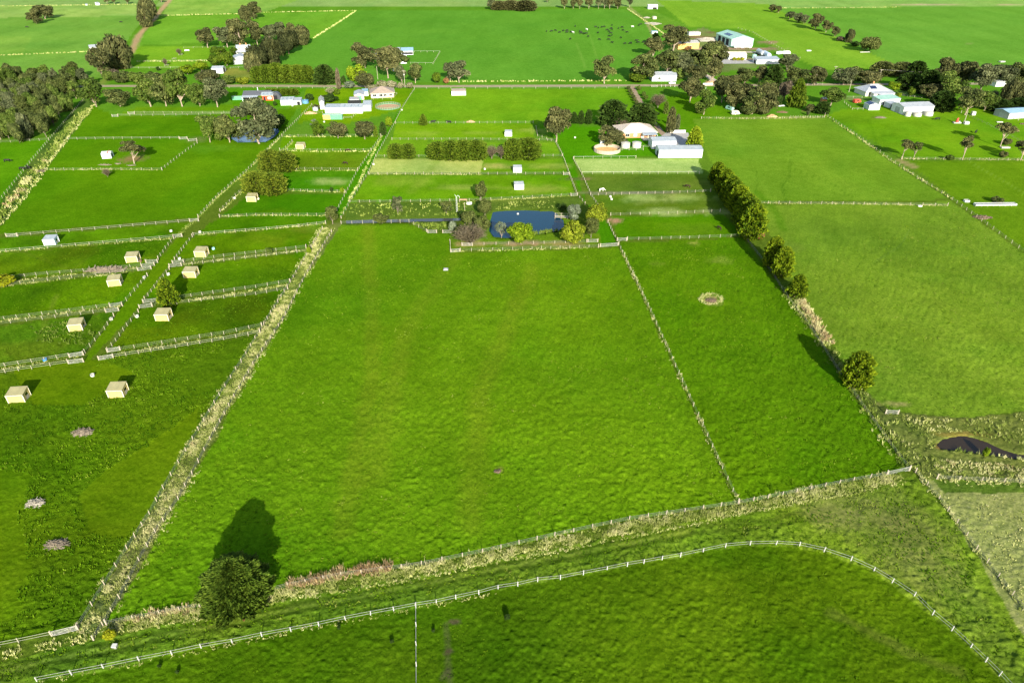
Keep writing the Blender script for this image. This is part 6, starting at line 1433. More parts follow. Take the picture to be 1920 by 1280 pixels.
# tan house and its sheds
shed('tan_house', 'brick house with a wide tan hipped roof beside the round green yard', 'house', (696,184.5), (739,182.5), 13, 2.9, 'hip', 2.6, 'brick_cream', 'roof_tan', .7, [('window','f',.16,2.2,.9,1.3,'glass_dark'),('door','f',.3,1.6,0,2.2,'trim_white'),('window','f',.42,2.4,.7,1.5,'glass_dark'),('window','f',.62,1.8,.9,1.2,'glass_dark'),('window','f',.86,1.8,.9,1.2,'glass_dark')])
shed('silver_carport', 'pale silver roofed carport left of the tan house', 'shed', (665,188), (683,187.3), 11, 3.0, 'gable_y', .9, 'wall_cream', 'roof_light', .3, [('opening','f',.15,2.2,0,2.2,'opening_dark'),('door','f',.55,2.6,0,2.4,'wall_mint')])
shed('small_link_shed', 'small pale blue roofed shed touching the tan house', 'shed', (680,180.5), (691,180), 6, 2.6, 'skillion', .5, 'wall_white', 'roof_blue', .15)
shed('stable_block', 'long white stable with three skylights in its grey roof', 'stable', (639,213.2), (680,212.8), 9, 3.4, 'gable', 1.0, 'wall_white', 'roof_grey', .2, [('door','f',.9,1.4,0,2.2,'trim_white')], lights=3)
shed('stable_wing', 'lower white wing on the left of the long stable', 'stable', (610,212.6), (638.6,212.6), 6.5, 3.2, 'skillion', .5, 'wall_white', 'roof_grey', .15)
shed('stable_annexe', 'taller white annexe at the right end of the long stable', 'stable', (682,208.8), (696,208.4), 12, 3.4, 'gable', 1.0, 'wall_white', 'roof_grey', .2)
shed('slatted_yard_roof', 'open slatted grey roof between the carport and the stable', 'shed', (656,194.5), (674,194), 5, 2.4, 'skillion', .3, 'wall_galv', 'roof_rusty', .1, [('opening','f',.5,8,0,2.0,'opening_dark')])
shed('gabled_shed', 'white gabled shed with a rusty roof end and an open side', 'shed', (601,205.5), (609,205), 12, 4.2, 'gable_y', 1.0, 'wall_white', 'roof_rusty', .4, [('opening','r',.6,7,.3,2.6,'opening_dark')])
ct = shed('shipping_container', 'yellow and mint green container in the yard below the stable', 'container', (606,224.5), (642,224.2), 2.6, 2.5, 'flat', 0, 'wall_mint', 'roof_green', .02)
MB().box(-.01, 4.0, -.03, -.003, 0, 2.48).obj('yellow_end', M['wall_yellow'], ct)
# cream house and white sheds
ch = shed('cream_house', 'cream roofed brick house with a grey verandah in the middle of the farm', 'house', (1163,259.5), (1229,257.5), 14, 2.9, 'hip', 2.7, 'brick_orange', 'roof_cream', .8, [('window','f',.2,2.0,.8,1.3,'glass_dark'),('window','f',.42,1.6,.8,1.3,'trim_cream'),('door','f',.62,1.2,0,2.1,'trim_cream'),('window','f',.84,2.0,.8,1.3,'glass_dark')])
(xa, ya), (xb, yb) = P(1163,259.5), P(1229,257.5); LL = hypot(xb-xa, yb-ya)
q = MB(); x0, x1 = LL*.58, LL*.98; q.add([(x0,-4.6,2.45),(x1,-4.6,2.45),(x1,-.82,2.85),(x0,-.82,2.85),(x0,-4.6,2.55),(x1,-4.6,2.55),(x1,-.82,2.95),(x0,-.82,2.95)], [(3,2,1,0),(4,5,6,7),(0,1,5,4),(1,2,6,5),(2,3,7,6),(3,0,4,7)]); q.obj('verandah_roof', M['roof_grey'], ch)
for k in range(4): MB().box(x0+.1+(x1-x0-.3)*k/3, x0+.25+(x1-x0-.3)*k/3, -4.5, -4.35, 0, 2.45).obj('verandah_post', M['trim_cream'], ch)
MB().box(x0-.3, x1+.3, -5.2, -.03, -.1, .14).obj('verandah_floor', M['concrete'], ch)
MB().box(x0, x1, -5.16, -5.04, .14, .8).obj('garden_wall', M['render_cream'], ch)
shed('white_shed', 'shorter white shed with grey roof behind the long white one', 'shed', (1222,279.5), (1267,278.8), 8, 3.8, 'gable', .7, 'wall_white', 'roof_grey', .15, [('door','f',.12,1.0,0,2.1,'trim_grey'),('window','f',.38,1.2,1.0,1.0,'glass_dark')])
lw = shed('long_white_shed', 'longest white shed with grey roof above the arena fence', 'shed', (1234.5,296.5), (1316,296), 8, 3.8, 'gable', .7, 'wall_white', 'roof_grey', .15, [('door','l',.4,2.6,0,2.6,'opening_dark')])
MB().beam((5.5,-.12,3.9), (5.5,4,4.62), .16, .10).obj('roof_joint', M['trim_grey'], lw)
shed('white_box_shed', 'tiny white shed behind the round yard', 'shed', (1125.5,271), (1137.5,270.8), 2.4, 2.3, 'skillion', .3, 'wall_white', 'roof_grey', .1, [('opening','l',.5,1.4,0,1.8,'opening_dark')])
shed('white_pump_box', 'white box at the far corner of the long white shed', 'box', (1297,277.5), (1306,277.5), 2, 1.6, 'skillion', .2, 'wall_white', 'roof_light', .05)
shed('garage_wall', 'pale low wall at the back of the concrete yard', 'wall', (1255,249.5), (1285,249.3), .5, 1.4, 'flat', 0, 'render_cream', 'roof_light', .02)
# silver shed, road junction, farm yard
shed('silver_shed', 'silver shed at the roadside with one wall in shadow', 'shed', (1222,153), (1268,153), 11, 4.0, 'gable', 1.3, 'wall_galv', 'roof_light', .2, [('door','f',.82,3.4,0,3.2,'wall_galv'),('window','f',.3,1.6,1.4,1.0,'glass_dark')])
gs = shed('green_shed', 'huge pale green shed with an open dark end in the farm yard', 'shed', (1370,88.5), (1411,87.5), 34, 6.2, 'gable_y', 2.6, 'wall_pale_green', 'roof_green', .3, [('opening','l',.25,6,.2,5.0,'opening_dark'),('opening','l',.5,6,.2,5.0,'opening_dark'),('opening','l',.76,6,.2,5.0,'opening_dark'),('door','f',.5,4.2,0,4.4,'trim_white'),('window','f',.85,2,1.2,1.2,'glass_dark')], lights=0)
(xa, ya), (xb, yb) = P(1370,88.5), P(1411,87.5); GL = hypot(xb-xa, yb-ya)
for r_ in range(2):
    for c_ in range(4):
        m_ = 2.6/(GL/2); xq, yq = 2.4 + r_*1.9, 12 + c_*3.1; q = MB()
        za, zb = 6.2+m_*xq+.16, 6.2+m_*(xq+1.7)+.16
        q.add([(xq,yq,za),(xq+1.7,yq,zb),(xq+1.7,yq+2.9,zb),(xq,yq+2.9,za),(xq,yq,za+.05),(xq+1.7,yq,zb+.05),(xq+1.7,yq+2.9,zb+.05),(xq,yq+2.9,za+.05)], [(3,2,1,0),(4,5,6,7),(0,1,5,4),(1,2,6,5),(2,3,7,6),(3,0,4,7)]); q.obj('solar_panel', M['solar'], gs)
shed('yellow_building', 'yellow-ochre long building behind the pale trunked gum', 'building', (1271,93), (1310,91.5), 10, 4.6, 'gable', 1.4, 'wall_yellow', 'roof_rusty', .2, [('door','f',.3,3,0,3.4,'wall_yellow'),('window','f',.6,1.6,1.2,1.2,'glass_dark')])
shed('silage_bunker', 'cream silage bunker wall behind the yellow building', 'bunker', (1292,67), (1313,66.5), 6, 2.6, 'flat', 0, 'render_cream', 'roof_cream', .05)
shed('small_white_shed', 'small white gable building with golden bushes in front', 'building', (1366,112), (1399,112), 10, 3.6, 'gable', 1.3, 'wall_white', 'roof_cream', .25, [('window','f',.72,1.6,1.0,1.2,'glass_dark'),('opening','l',.5,4,0,2.8,'opening_dark')])
shed('machinery_shed', 'long low white shed with grey roof at the yard edge', 'shed', (1418,120.5), (1461,120), 8, 3.2, 'skillion', .9, 'wall_white', 'roof_grey', .2, [('opening','l',.5,3,0,2.4,'opening_dark')])
shed('far_white_barn', 'white far barn with a lean-to in the field at the top', 'barn', (1215,17.5), (1233,17.5), 8, 3.6, 'gable', 1.0, 'wall_white', 'roof_white', .2, [('opening','f',.7,5,0,2.0,'opening_dark')])
shed('pump_hut', 'small pale hut near the drum tanks at the top right field', 'hut', (1225,36.5), (1231,36.2), 3, 2.2, 'skillion', .3, 'wall_cream', 'roof_cream', .1)
shed('trough_hut', 'low pale blue tank hut at the corner of the cattle field', 'hut', (1223,64), (1233,63.5), 3, 2.0, 'skillion', .3, 'wall_blue_white', 'roof_blue', .05)
# white house hidden between gums by the power pole
shed('hidden_house', 'white house half hidden between two large roadside gums', 'house', (707,114), (720,113), 10, 3.2, 'gable_y', 2.4, 'render_cream', 'roof_light', .4, [('window','f',.5,1.6,.9,1.4,'glass_dark')])
shed('pen_shed', 'shed with pale blue roof and white ends beside the far pen', 'shed', (753,103.5), (775,103), 7, 3.0, 'skillion', 1.4, 'wall_white', 'roof_blue', .3, [('opening','f',.5,9,.4,1.6,'opening_dark')])
shed('white_annexe', 'tiny white building behind the white-trunked gum', 'hut', (744,99), (750,99), 4, 3, 'skillion', .4, 'wall_white', 'roof_light', .1)
# right-hand farmhouse
fh = shed('farmhouse', 'grey roofed farmhouse with solar panels and a red chimney', 'house', (1622,181), (1668,179), 12, 3.0, 'hip', 2.9, 'render_cream', 'roof_light', .6, [('window','f',.15,1.6,.9,1.3,'glass_dark'),('window','f',.4,1.6,.9,1.3,'glass_dark'),('door','f',.6,1.1,0,2.1,'opening_dark'),('window','f',.82,1.8,.9,1.3,'glass_dark')])
MB().box(8.2, 9.0, 6.6, 7.4, 4.6, 7.4).obj('chimney', M['brick_orange'], fh)
for k in range(4):
    xq = 4.2 + k*1.1; q = MB(); za, zb = 3.0+2.9/6*1.8+.18, 3.0+2.9/6*4.4+.18
    q.add([(xq,1.8,za),(xq+1.0,1.8,za),(xq+1.0,4.4,zb),(xq,4.4,zb),(xq,1.8,za+.05),(xq+1.0,1.8,za+.05),(xq+1.0,4.4,zb+.05),(xq,4.4,zb+.05)], [(3,2,1,0),(4,5,6,7),(0,1,5,4),(1,2,6,5),(2,3,7,6),(3,0,4,7)]); q.obj('solar_panel', M['solar'], fh)
shed('farmhouse_verandah', 'pale lean-to with blue panels along the farmhouse front', 'verandah', (1637,184), (1676,182), 3.2, 2.4, 'skillion', .5, 'render_cream', 'roof_light', .25, [('opening','f',.3,4,.2,1.9,'opening_dark'),('opening','f',.8,3,.2,1.9,'opening_dark')])
shed('carport', 'white flat carport below the farmhouse verandah', 'carport', (1652,186.5), (1676,186), 4, 2.3, 'flat', 0, 'wall_white', 'roof_white', .2, [('opening','f',.3,4,.1,1.9,'opening_dark')])
shed('teal_roof_shed', 'white shed with a teal roof below the farmhouse', 'shed', (1648,197.5), (1686,195), 7, 3.2, 'skillion', .7, 'wall_white', 'roof_green', .25, [('opening','f',.28,3,0,2.2,'opening_dark')])
shed('lean_to_shed', 'small cluttered white lean-to left of the big grey roofed shed', 'shed', (1667,203), (1682,202), 5, 2.4, 'skillion', .4, 'wall_white', 'roof_light', .1, [('opening','f',.4,3,0,1.9,'opening_dark')])
shed('big_white_shed', 'big white shed with pale grey roof and three tanks in front', 'shed', (1692,215.5), (1748,213), 11, 4.2, 'gable', 1.1, 'wall_white', 'roof_light', .25, [('opening','l',.5,4,0,3.2,'wall_grey')])
sl_ = shed('solar_shed', 'small white shed with dark blue solar panels on its roof', 'shed', (1628.5,206.8), (1648.5,206.5), 6.5, 2.8, 'gable_y', .9, 'wall_white', 'roof_light', .15)
(xa, ya), (xb, yb) = P(1628.5,206.8), P(1648.5,206.5); GL = hypot(xb-xa, yb-ya)
for c_ in range(3):
    m_ = .9/(GL/2); yq = .6 + c_*1.9; q = MB(); xq = .3; xe = GL/2-.3; za, zb = 2.8+m_*xq+.16, 2.8+m_*xe+.16
    q.add([(xq,yq,za),(xe,yq,zb),(xe,yq+1.75,zb),(xq,yq+1.75,za),(xq,yq,za+.05),(xe,yq,zb+.05),(xe,yq+1.75,zb+.05),(xq,yq+1.75,za+.05)], [(3,2,1,0),(4,5,6,7),(0,1,5,4),(1,2,6,5),(2,3,7,6),(3,0,4,7)]); q.obj('solar_panel', M['solar'], sl_)
shed('blue_roof_shed', 'grey shed with a blue roof at the right picture edge', 'shed', (1889,224), (1932,221), 10, 3.4, 'gable', 1.0, 'wall_grey', 'roof_blue', .3, [('opening','l',.5,3,0,2.4,'wall_galv'),('opening','f',.9,4,0,2.6,'opening_dark')])
shed('hidden_blue_roof', 'dark blue roof half hidden in the scrub of the wood', 'hut', (1824,181), (1838,180), 5, 2.4, 'skillion', .5, 'wall_galv', 'roof_blue', .2)
shed('hidden_pale_roof', 'pale roof half hidden behind trees at the right edge', 'shed', (1866,163), (1886,162), 7, 3, 'gable', 1, 'wall_white', 'roof_light', .2)
shed('grove_house', 'white house mostly hidden behind the dense roadside grove', 'house', (1420,199), (1444,198), 9, 3, 'gable', 1.6, 'wall_white', 'roof_light', .4, [('window','f',.7,1.6,.9,1.2,'glass_dark')])
shed('brick_hut', 'small brick-red hut under the spreading light gum', 'hut', (1541,193), (1550,193), 3.5, 2.2, 'gable', .6, 'brick_orange', 'roof_cream', .1)
shed('road_wall', 'pale low wall left of the gums across the road', 'wall', (1318,160.5), (1336,160), .6, 1.4, 'flat', 0, 'render_cream', 'roof_light', .02)

# ------------------------------------------------------------------ tanks and round yards
def tank(label, cx, by, wd, ht_px, mat, cat='tank', name='water_tank', cone=.35, group=None):
    s, k, ph = local(by); r = wd/2/s; h = max(.6, ht_px/(k*cos(ph))); X, Y = P(cx, by); Y += r
    t = thing(name, label, cat, (X, Y), 0, group); n = 20
    def ring(rr, z): return [(rr*cos(2*pi*k_/n), rr*sin(2*pi*k_/n), z) for k_ in range(n)]
    V = ring(r, -.1) + ring(r, h*.25) + ring(r*1.02, h*.26) + ring(r, h*.27) + ring(r, h*.6) + ring(r*1.02, h*.61) + ring(r, h*.62) + ring(r, h)
    MB().add(V, [(j*n+k_, j*n+(k_+1) % n, (j+1)*n+(k_+1) % n, (j+1)*n+k_) for j in range(7) for k_ in range(n)]).obj('tank_wall', M[mat], t)
    V = ring(r*1.03, h) + ring(r*.25, h+r*cone) + [(0,0,h+r*cone*1.05)]
    MB().add(V, [(k_, (k_+1) % n, (k_+1) % n + n, k_+n) for k_ in range(n)] + [(n+k_, n+(k_+1) % n, 2*n) for k_ in range(n)] + [tuple(range(n-1,-1,-1))]).obj('lid', M[mat], t)
    MB().box(-.3, .3, -.3, .3, h+r*cone*.95, h+r*cone+.18).obj('hatch', M['trim_grey'], t)
    return t
tank('left of the two round pale tanks beside the round yard', 1173.5, 279, 17, 9, 'concrete_tank', cone=.12)
tank('right of the two round pale tanks beside the round yard', 1194.5, 278.5, 17, 9, 'concrete_tank', cone=.12)
tank('dark blue round tank at the end of the white lean-to', 571.5, 195, 12, 6, 'tank_blue', cone=.1)
tank('small galvanised tank left of the long stable', 590.5, 208.5, 10, 6, 'wall_galv', cone=.1)
tank('pale green tank behind the long low white shed', 1415, 110, 8, 6.5, 'tank_green', cone=.2)
tank('left cream tank in front of the big white shed', 1704, 219, 11, 8, 'concrete_tank', cone=.12); tank('middle cream tank in front of the big white shed', 1723, 219.5, 15, 6, 'concrete_tank', cone=.1)
tank('right cream tank in front of the big white shed', 1744, 218.5, 16, 7, 'concrete_tank', cone=.1)
tank('low concrete tank at the orange shed end of the white garage', 548, 199.5, 4, 2, 'concrete_tank', cone=.1)
def round_yard(label, cx, by, wd, hgt, mat, post, floor, solid=True):
    s, k, ph = local(by); r = wd/2/s; X, Y = P(cx, by); Y += r; n = 30
    t = thing('round_yard', label, 'round yard', (X, Y))
    fl = MB(); fl.add([(r*.93*cos(2*pi*k_/n), r*.93*sin(2*pi*k_/n), .22) for k_ in range(n)], [tuple(range(n))]); fl.obj('sand_floor', M[floor], t)
    for k_ in range(n):
        a0, a1 = 2*pi*k_/n, 2*pi*(k_+1)/n
        p0, p1 = Vector((r*cos(a0), r*sin(a0), 0)), Vector((r*cos(a1), r*sin(a1), 0))
        if solid: MB().beam(p0.lerp(p1, .02)+Vector((0,0,hgt*.5-.05)), p0.lerp(p1, .98)+Vector((0,0,hgt*.5-.05)), .05, hgt-.1).obj('panel', M[mat], t)
        else:
            for z in (.35, .8, 1.25): MB().beam(p0+Vector((0,0,z)), p1+Vector((0,0,z)), .05, .12 if z > .4 else .5).obj('rail', M[mat], t)
        put('post', POSTS['timber' if solid else 'pale'], t, p0, scale=(1, 1, hgt/1.25))
    MB().tube([(r*1.005*cos(2*pi*k_/n), r*1.005*sin(2*pi*k_/n), hgt) for k_ in range(n+1)], .07, 5, False).obj('top_rail', M[post], t)
    return t
round_yard('grey timber round yard with a sandy floor beside the two tanks', 1141, 290.5, 50, 1.7, 'timber_grey', 'timber_pale', 'sand')
round_yard('green railed round yard beside the tan roofed house', 724, 207, 47, 1.4, 'rail_green', 'rail_pale', 'soil_orange', False)
# ------------------------------------------------------------------ animals: one continuous body each
def skin_body(name, J, E, mat):
    me = bpy.data.meshes.new(name+'_frame'); me.from_pydata([j[0] for j in J], E, [])
    o = bpy.data.objects.new(name, me); C.objects.link(o)
    o.modifiers.new('Skin', 'SKIN'); ss = o.modifiers.new('Sub', 'SUBSURF'); ss.levels = ss.render_levels = 1
    for k, j in enumerate(J): me.skin_vertices[0].data[k].radius = j[1] if hasattr(j[1], '__len__') else (j[1], j[1])
    me.skin_vertices[0].data[0].use_root = True
    dg = bpy.context.evaluated_depsgraph_get(); r = bpy.data.meshes.new_from_object(o.evaluated_get(dg)); r.name = name
    bpy.data.objects.remove(o); r.materials.clear(); r.materials.append(mat)
    r.polygons.foreach_set('use_smooth', [True]*len(r.polygons)); return r
def cow_mesh(graze):
    hz = (.45 if graze else 1.35); hx = (1.55 if graze else 1.5)
    J = [((-.3,0,1.0),(.36,.40)), ((-.85,0,1.08),(.33,.36)), ((.45,0,1.0),(.34,.38)), ((.85,0,1.12),(.24,.28)), ((1.2,0,(.85 if graze else 1.3)),(.16,.17)), ((hx,0,hz),(.12,.12)), ((hx+.28,0,hz-.14),(.08,.08)),
         ((-1.02,.2,.72),(.15,.15)), ((-1.1,.2,.42),(.08,.08)), ((-1.02,.2,.02),(.06,.06)), ((-1.02,-.2,.72),(.15,.15)), ((-1.1,-.2,.42),(.08,.08)), ((-1.02,-.2,.02),(.06,.06)),
         ((.7,.2,.66),(.13,.13)), ((.72,.2,.36),(.075,.075)), ((.7,.2,.02),(.06,.06)), ((.7,-.2,.66),(.13,.13)), ((.72,-.2,.36),(.075,.075)), ((.7,-.2,.02),(.06,.06)),
         ((-1.2,0,1.2),(.05,.05)), ((-1.3,0,.6),(.03,.03)), ((hx-.05,.2,hz+.1),(.04,.04)), ((hx-.05,-.2,hz+.1),(.04,.04))]
    E = [(0,1),(0,2),(2,3),(3,4),(4,5),(5,6),(1,7),(7,8),(8,9),(1,10),(10,11),(11,12),(2,13),(13,14),(14,15),(2,16),(16,17),(17,18),(1,19),(19,20),(5,21),(5,22)]
    return skin_body('cow', J, E, M['coat_black'])
def horse_mesh(graze):
    hz = (.35 if graze else 1.85); hx = (1.75 if graze else 1.45)
    J = [((-.2,0,1.15),(.28,.32)), ((-.8,0,1.2),(.28,.30)), ((.45,0,1.12),(.27,.32)), ((.8,0,1.28),(.2,.26)), ((1.2,0,(.95 if graze else 1.65)),(.12,.17)), ((hx,0,hz),(.10,.12)), ((hx+.38,0,hz-.28),(.075,.08)),
         ((-.9,.18,.8),(.13,.15)), ((-1.02,.18,.5),(.06,.07)), ((-.94,.18,.03),(.055,.055)), ((-.9,-.18,.8),(.13,.15)), ((-1.02,-.18,.5),(.06,.07)), ((-.94,-.18,.03),(.055,.055)),
         ((.66,.18,.76),(.11,.12)), ((.68,.18,.44),(.06,.06)), ((.66,.18,.03),(.055,.055)), ((.66,-.18,.76),(.11,.12)), ((.68,-.18,.44),(.06,.06)), ((.66,-.18,.03),(.055,.055)),
         ((-1.1,0,1.25),(.06,.06)), ((-1.22,0,.7),(.06,.06)), ((hx-.05,.08,hz+.18),(.03,.03)), ((hx-.05,-.08,hz+.18),(.03,.03))]
    E = [(0,1),(0,2),(2,3),(3,4),(4,5),(5,6),(1,7),(7,8),(8,9),(1,10),(10,11),(11,12),(2,13),(13,14),(14,15),(2,16),(16,17),(17,18),(1,19),(19,20),(5,21),(5,22)]
    return skin_body('horse', J, E, M['coat_brown'])
COWS = [cow_mesh(False), cow_mesh(True)]; HORSES = [horse_mesh(False), horse_mesh(True)]
rc = random.Random(3)
herd = [(1025,59),(1034,58.7),(1041.5,57.5),(1049,61),(1056,58),(1063,57.5),(1063,61),(1070.5,60.5),(1078.5,49.3),(1087,58.3),(1088.5,60.5),(1090,62.8),(1095,63.5),(1099,63),(1102.8,68.8),(1069,73.3),(1121,61.8),(1123.8,74.5),(1116.8,50.8),(1122,52),(1128,51),(1132.5,50.3),(1147.5,47.5),(1145.8,53.3),(1147.5,55.5),(1138.3,56.3),(1141.8,59.5),(1145,62.3),(1147.5,66),(1142,67.8),(1159.5,53.5),(1166.5,51.5),(1168,57.3),(1164,71),(1175.5,60.8),(1141,74.5),(1147.5,80.3),(1171.5,82),(1181,81.5),(1184,81),(1193.3,76.5),(1196.3,80),(1206,79.5),(1197.5,48),(1201,46)]
for k, (x, y) in enumerate(herd):
    o = put('cow', COWS[k % 2], None, (*P(x, y+1.5), .0), (0, 0, rc.uniform(0, 2*pi)), (1.15,)*3, M['coat_black']); tag(o, 'black cow of the herd grazing in the dark green field', 'cow', 'black cattle herd in the far field')
for x, y, lab in [(1074.3,61,'left white cow among the black herd'), (1100,55.5,'white cow standing above the black herd'), (1186,50.5,'white cow at the right side of the herd')]:
    tag(put('cow', COWS[0], None, (*P(x, y+1.5), 0), (0, 0, rc.uniform(0, 6)), (1.15,)*3, M['coat_white']), lab, 'cow', 'white cattle in the far field')
for x, y, lab, mt, rz, gz in [(812.5,231,'left black cow standing at the fence below the wide white shelter','coat_black',.1,0), (841.5,231.5,'right black cow standing at the fence below the wide white shelter','coat_black',3.0,0),
  (14.5,304,'dark cow grazing at the left picture edge','coat_black',.3,1), (43,319,'black cow lying by the drain fence','coat_black',.2,1), (54,317,'black calf next to the cow by the drain fence','coat_black',2.6,0),
  (1757,225.5,'black cow grazing below the big white shed','coat_black',3.2,1), (1829,250,'black cow standing in the long tree shadow','coat_black',.8,0), (51,52.5,'dark cow at the far left fence','coat_black',.4,1), (227,43,'dark cow alone in the far left field','coat_black',.3,1)]:
    tag(put('cow', COWS[gz], None, (*P(x, y), 0), (0, 0, rz), (1.1,)*3, M[mt]), lab, 'cow')
for x, y, lab, mt, rz, gz in [(652,285,'dark horse at the fence below the small beige shelter','coat_brown',.1,1), (648,309,'brown horse grazing right of the upper rounded hedge','coat_brown',2.8,1),
  (1128,359,'horse in a white rug in the paddock right of the lane','coat_white',.5,1), (1289,352.5,'dark horse grazing near the shade of the cypress row','coat_brown',2.5,1), (1348,431,'small dark pony in the short green paddock','coat_brown',2.0,1), (1006,315.5,'white and brown horse by the lane of the white shelters','coat_white',.4,1)]:
    if x == 1006: continue
    tag(put('horse', HORSES[gz], None, (*P(x, y), 0), (0, 0, rz), (1,)*3, M[mt]), lab, 'horse')

# ------------------------------------------------------------------ tubs, troughs
def tub(label, x, y, mat='poly_white', r=.5, h=.6, cat='water tub'):
    t = thing('water_tub', label, cat, P(x, y)); n = 14
    def ring(rr, z): return [(rr*cos(2*pi*k/n), rr*sin(2*pi*k/n), z) for k in range(n)]
    V = ring(r*.92, -.05) + ring(r, h) + ring(r*.86, h) + ring(r*.82, h*.7)
    MB().add(V, [(j*n+k, j*n+(k+1) % n, (j+1)*n+(k+1) % n, (j+1)*n+k) for j in range(3) for k in range(n)]).obj('shell', M[mat], t)
    MB().add(ring(r*.83, h*.72), [tuple(range(n))]).obj('water', M['water_grey'], t); return t
for lab, x, y, m_ in [('white water tub right of the blue-white shelter', 321,434.5,'poly_white'), ('white water tub by the lane gate above the right shelters', 375,436.5,'poly_white'), ('white water tub left of the upper right lane shelter', 337,486.5,'poly_white'),
 ('white water tub in the corner above the yellow-green bush', 316,515.5,'poly_white'), ('white water tub by the lower gate of the branch heap paddock', 271,521.5,'poly_white'), ('white water tub right of the shelter in the weeds', 209,599.5,'poly_white'),
 ('white water tub left of the lowest right lane shelter', 257.5,594.5,'poly_white'), ('white round water tub alone in front of the two nearest shelters', 174,705,'poly_white'), ('white water tub beside the upper lane fence', 440,372.5,'poly_white'),
 ('pale blue tub against the upper rail fence', 85,676,'paint_blue'), ('small cyan tub on the grass right of the lane shelter', 400.5,467.5,'paint_cyan'), ('white tub at the fence right of the lane paddocks', 1146.5,374.5,'poly_white'),
 ('small white tub above the other one by the lane paddocks', 1144.5,369.8,'poly_white'), ('yellow tub beside the shelter below the lower hedge', 484,374,'trim_cream'), ('white tub in the gateway of the hay paddock', 700.5,309,'poly_white'), ('small pale tub below the hay-coloured paddock', 909,318,'poly_white'),
 ('white tub left of the lane post fence above the pond', 979.5,410-11,'poly_white'), ('little white tub near the middle field fence', 1078,259,'poly_white'), ('white drum by the middle lane gate', 753.5,207,'poly_white'), ('small white tub above the far road hedge', 608,229.5,'poly_white'), ('brown tub beside the shelter above the branch heap', 263.5,490.5,'soil_brown')]:
    if 'left of the lane post fence' in lab: continue
    tub(lab, x, y, m_)
def trough(label, a, b_, wd=1.0, h=.6, mat='concrete', legs=False):
    (x1, y1), (x2, y2) = P(*a), P(*b_); L = hypot(x2-x1, y2-y1); t = thing('trough', label, 'trough', (x1, y1), atan2(y2-y1, x2-x1)); e = .1
    z0 = .35 if legs else -.05
    MB().box(0,L,0,wd,z0,z0+e).box(0,L,0,e,z0+e,h).box(0,L,wd-e,wd,z0+e,h).box(0,e,e,wd-e,z0+e,h).box(L-e,L,e,wd-e,z0+e,h).obj('basin', M[mat], t)
    MB().box(e+.002,L-e-.002,e+.002,wd-e-.002,h-.16,h-.12).obj('water', M['water_grey'], t)
    if legs:
        for k in range(int(L/2.4)+1): MB().box(k*2.4, k*2.4+.15, .05, wd-.05, -.1, z0).obj('leg', M['timber_grey'], t)
    return t
trough('very long grey feed trough on legs in the right-hand field', (1829,387.5), (1906,387), 1.8, 1.0, 'steel_pale', True)
trough('white trough left of the long grey one', (1809,379.5), (1818,379.5), 1.4, .8, 'poly_white')
trough('concrete trough under the flat-topped gum clump', (1878,278.5), (1894,278.5), 1.2, .7); trough('white trough at the end of the pale dry grass band', (1722,388), (1729,388), .8, .5, 'poly_white')
trough('pale trough in the far field right of the hedgerow', (1513,96.5), (1521,96.2), 1.6, .7, 'steel_pale'); trough('pale low trough near the far right edge of the big field', (1876,117.5), (1885,117), 2.0, .8, 'concrete'); trough('grey trough in the house field by the bare young trees', (346,96), (355,95.6), 1.4, .8, 'steel_pale')
trough('concrete trough at the foot of the big light green round tree', (1613,99), (1631,98.5), 1.0, .5, 'concrete')
for lab, x, y in [('guard box round the upper bare young tree', 339,104), ('guard box round the lower bare young tree', 312.5,124.5), ('empty guard box between the bare young trees', 327,112)]:
    t = thing('tree_guard', lab, 'tree guard', P(x, y))
    for a in range(4):
        p0 = Vector((1.6*cos(a*pi/2+.785), 1.6*sin(a*pi/2+.785), 0)); p1 = Vector((1.6*cos((a+1)*pi/2+.785), 1.6*sin((a+1)*pi/2+.785), 0))
        put('post', POSTS['pale'], t, p0); MB().beam(p0+Vector((0,0,1.0)), p1+Vector((0,0,1.0)), .06, .18).obj('rail', M['rail_pale'], t)
t = thing('concrete_drain_box', 'square concrete pit with a dark hole in the main paddock', 'drain pit', P(836,506)); MB().box(-.75,.75,-.6,-.42,-.1,.42).box(-.75,.75,.42,.6,-.1,.42).box(-.75,-.57,-.42,.42,-.1,.42).box(.57,.75,-.42,.42,-.1,.42).obj('rim', M['trim_grey'], t); MB().box(-.565,.565,-.415,.415,-.1,.1).obj('hole', M['opening_dark'], t)
t = thing('marker_box', 'small black and white box beside the bottom track', 'box', P(216,1213)); MB().box(-.35,.35,-.3,.3,0,.55).obj('case', M['poly_white'], t); MB().box(-.36,.36,-.31,.31,.22,.36).obj('band', M['rubber'], t); MB().box(-.38,.38,-.33,.33,.55,.6).obj('lid', M['poly_white'], t)

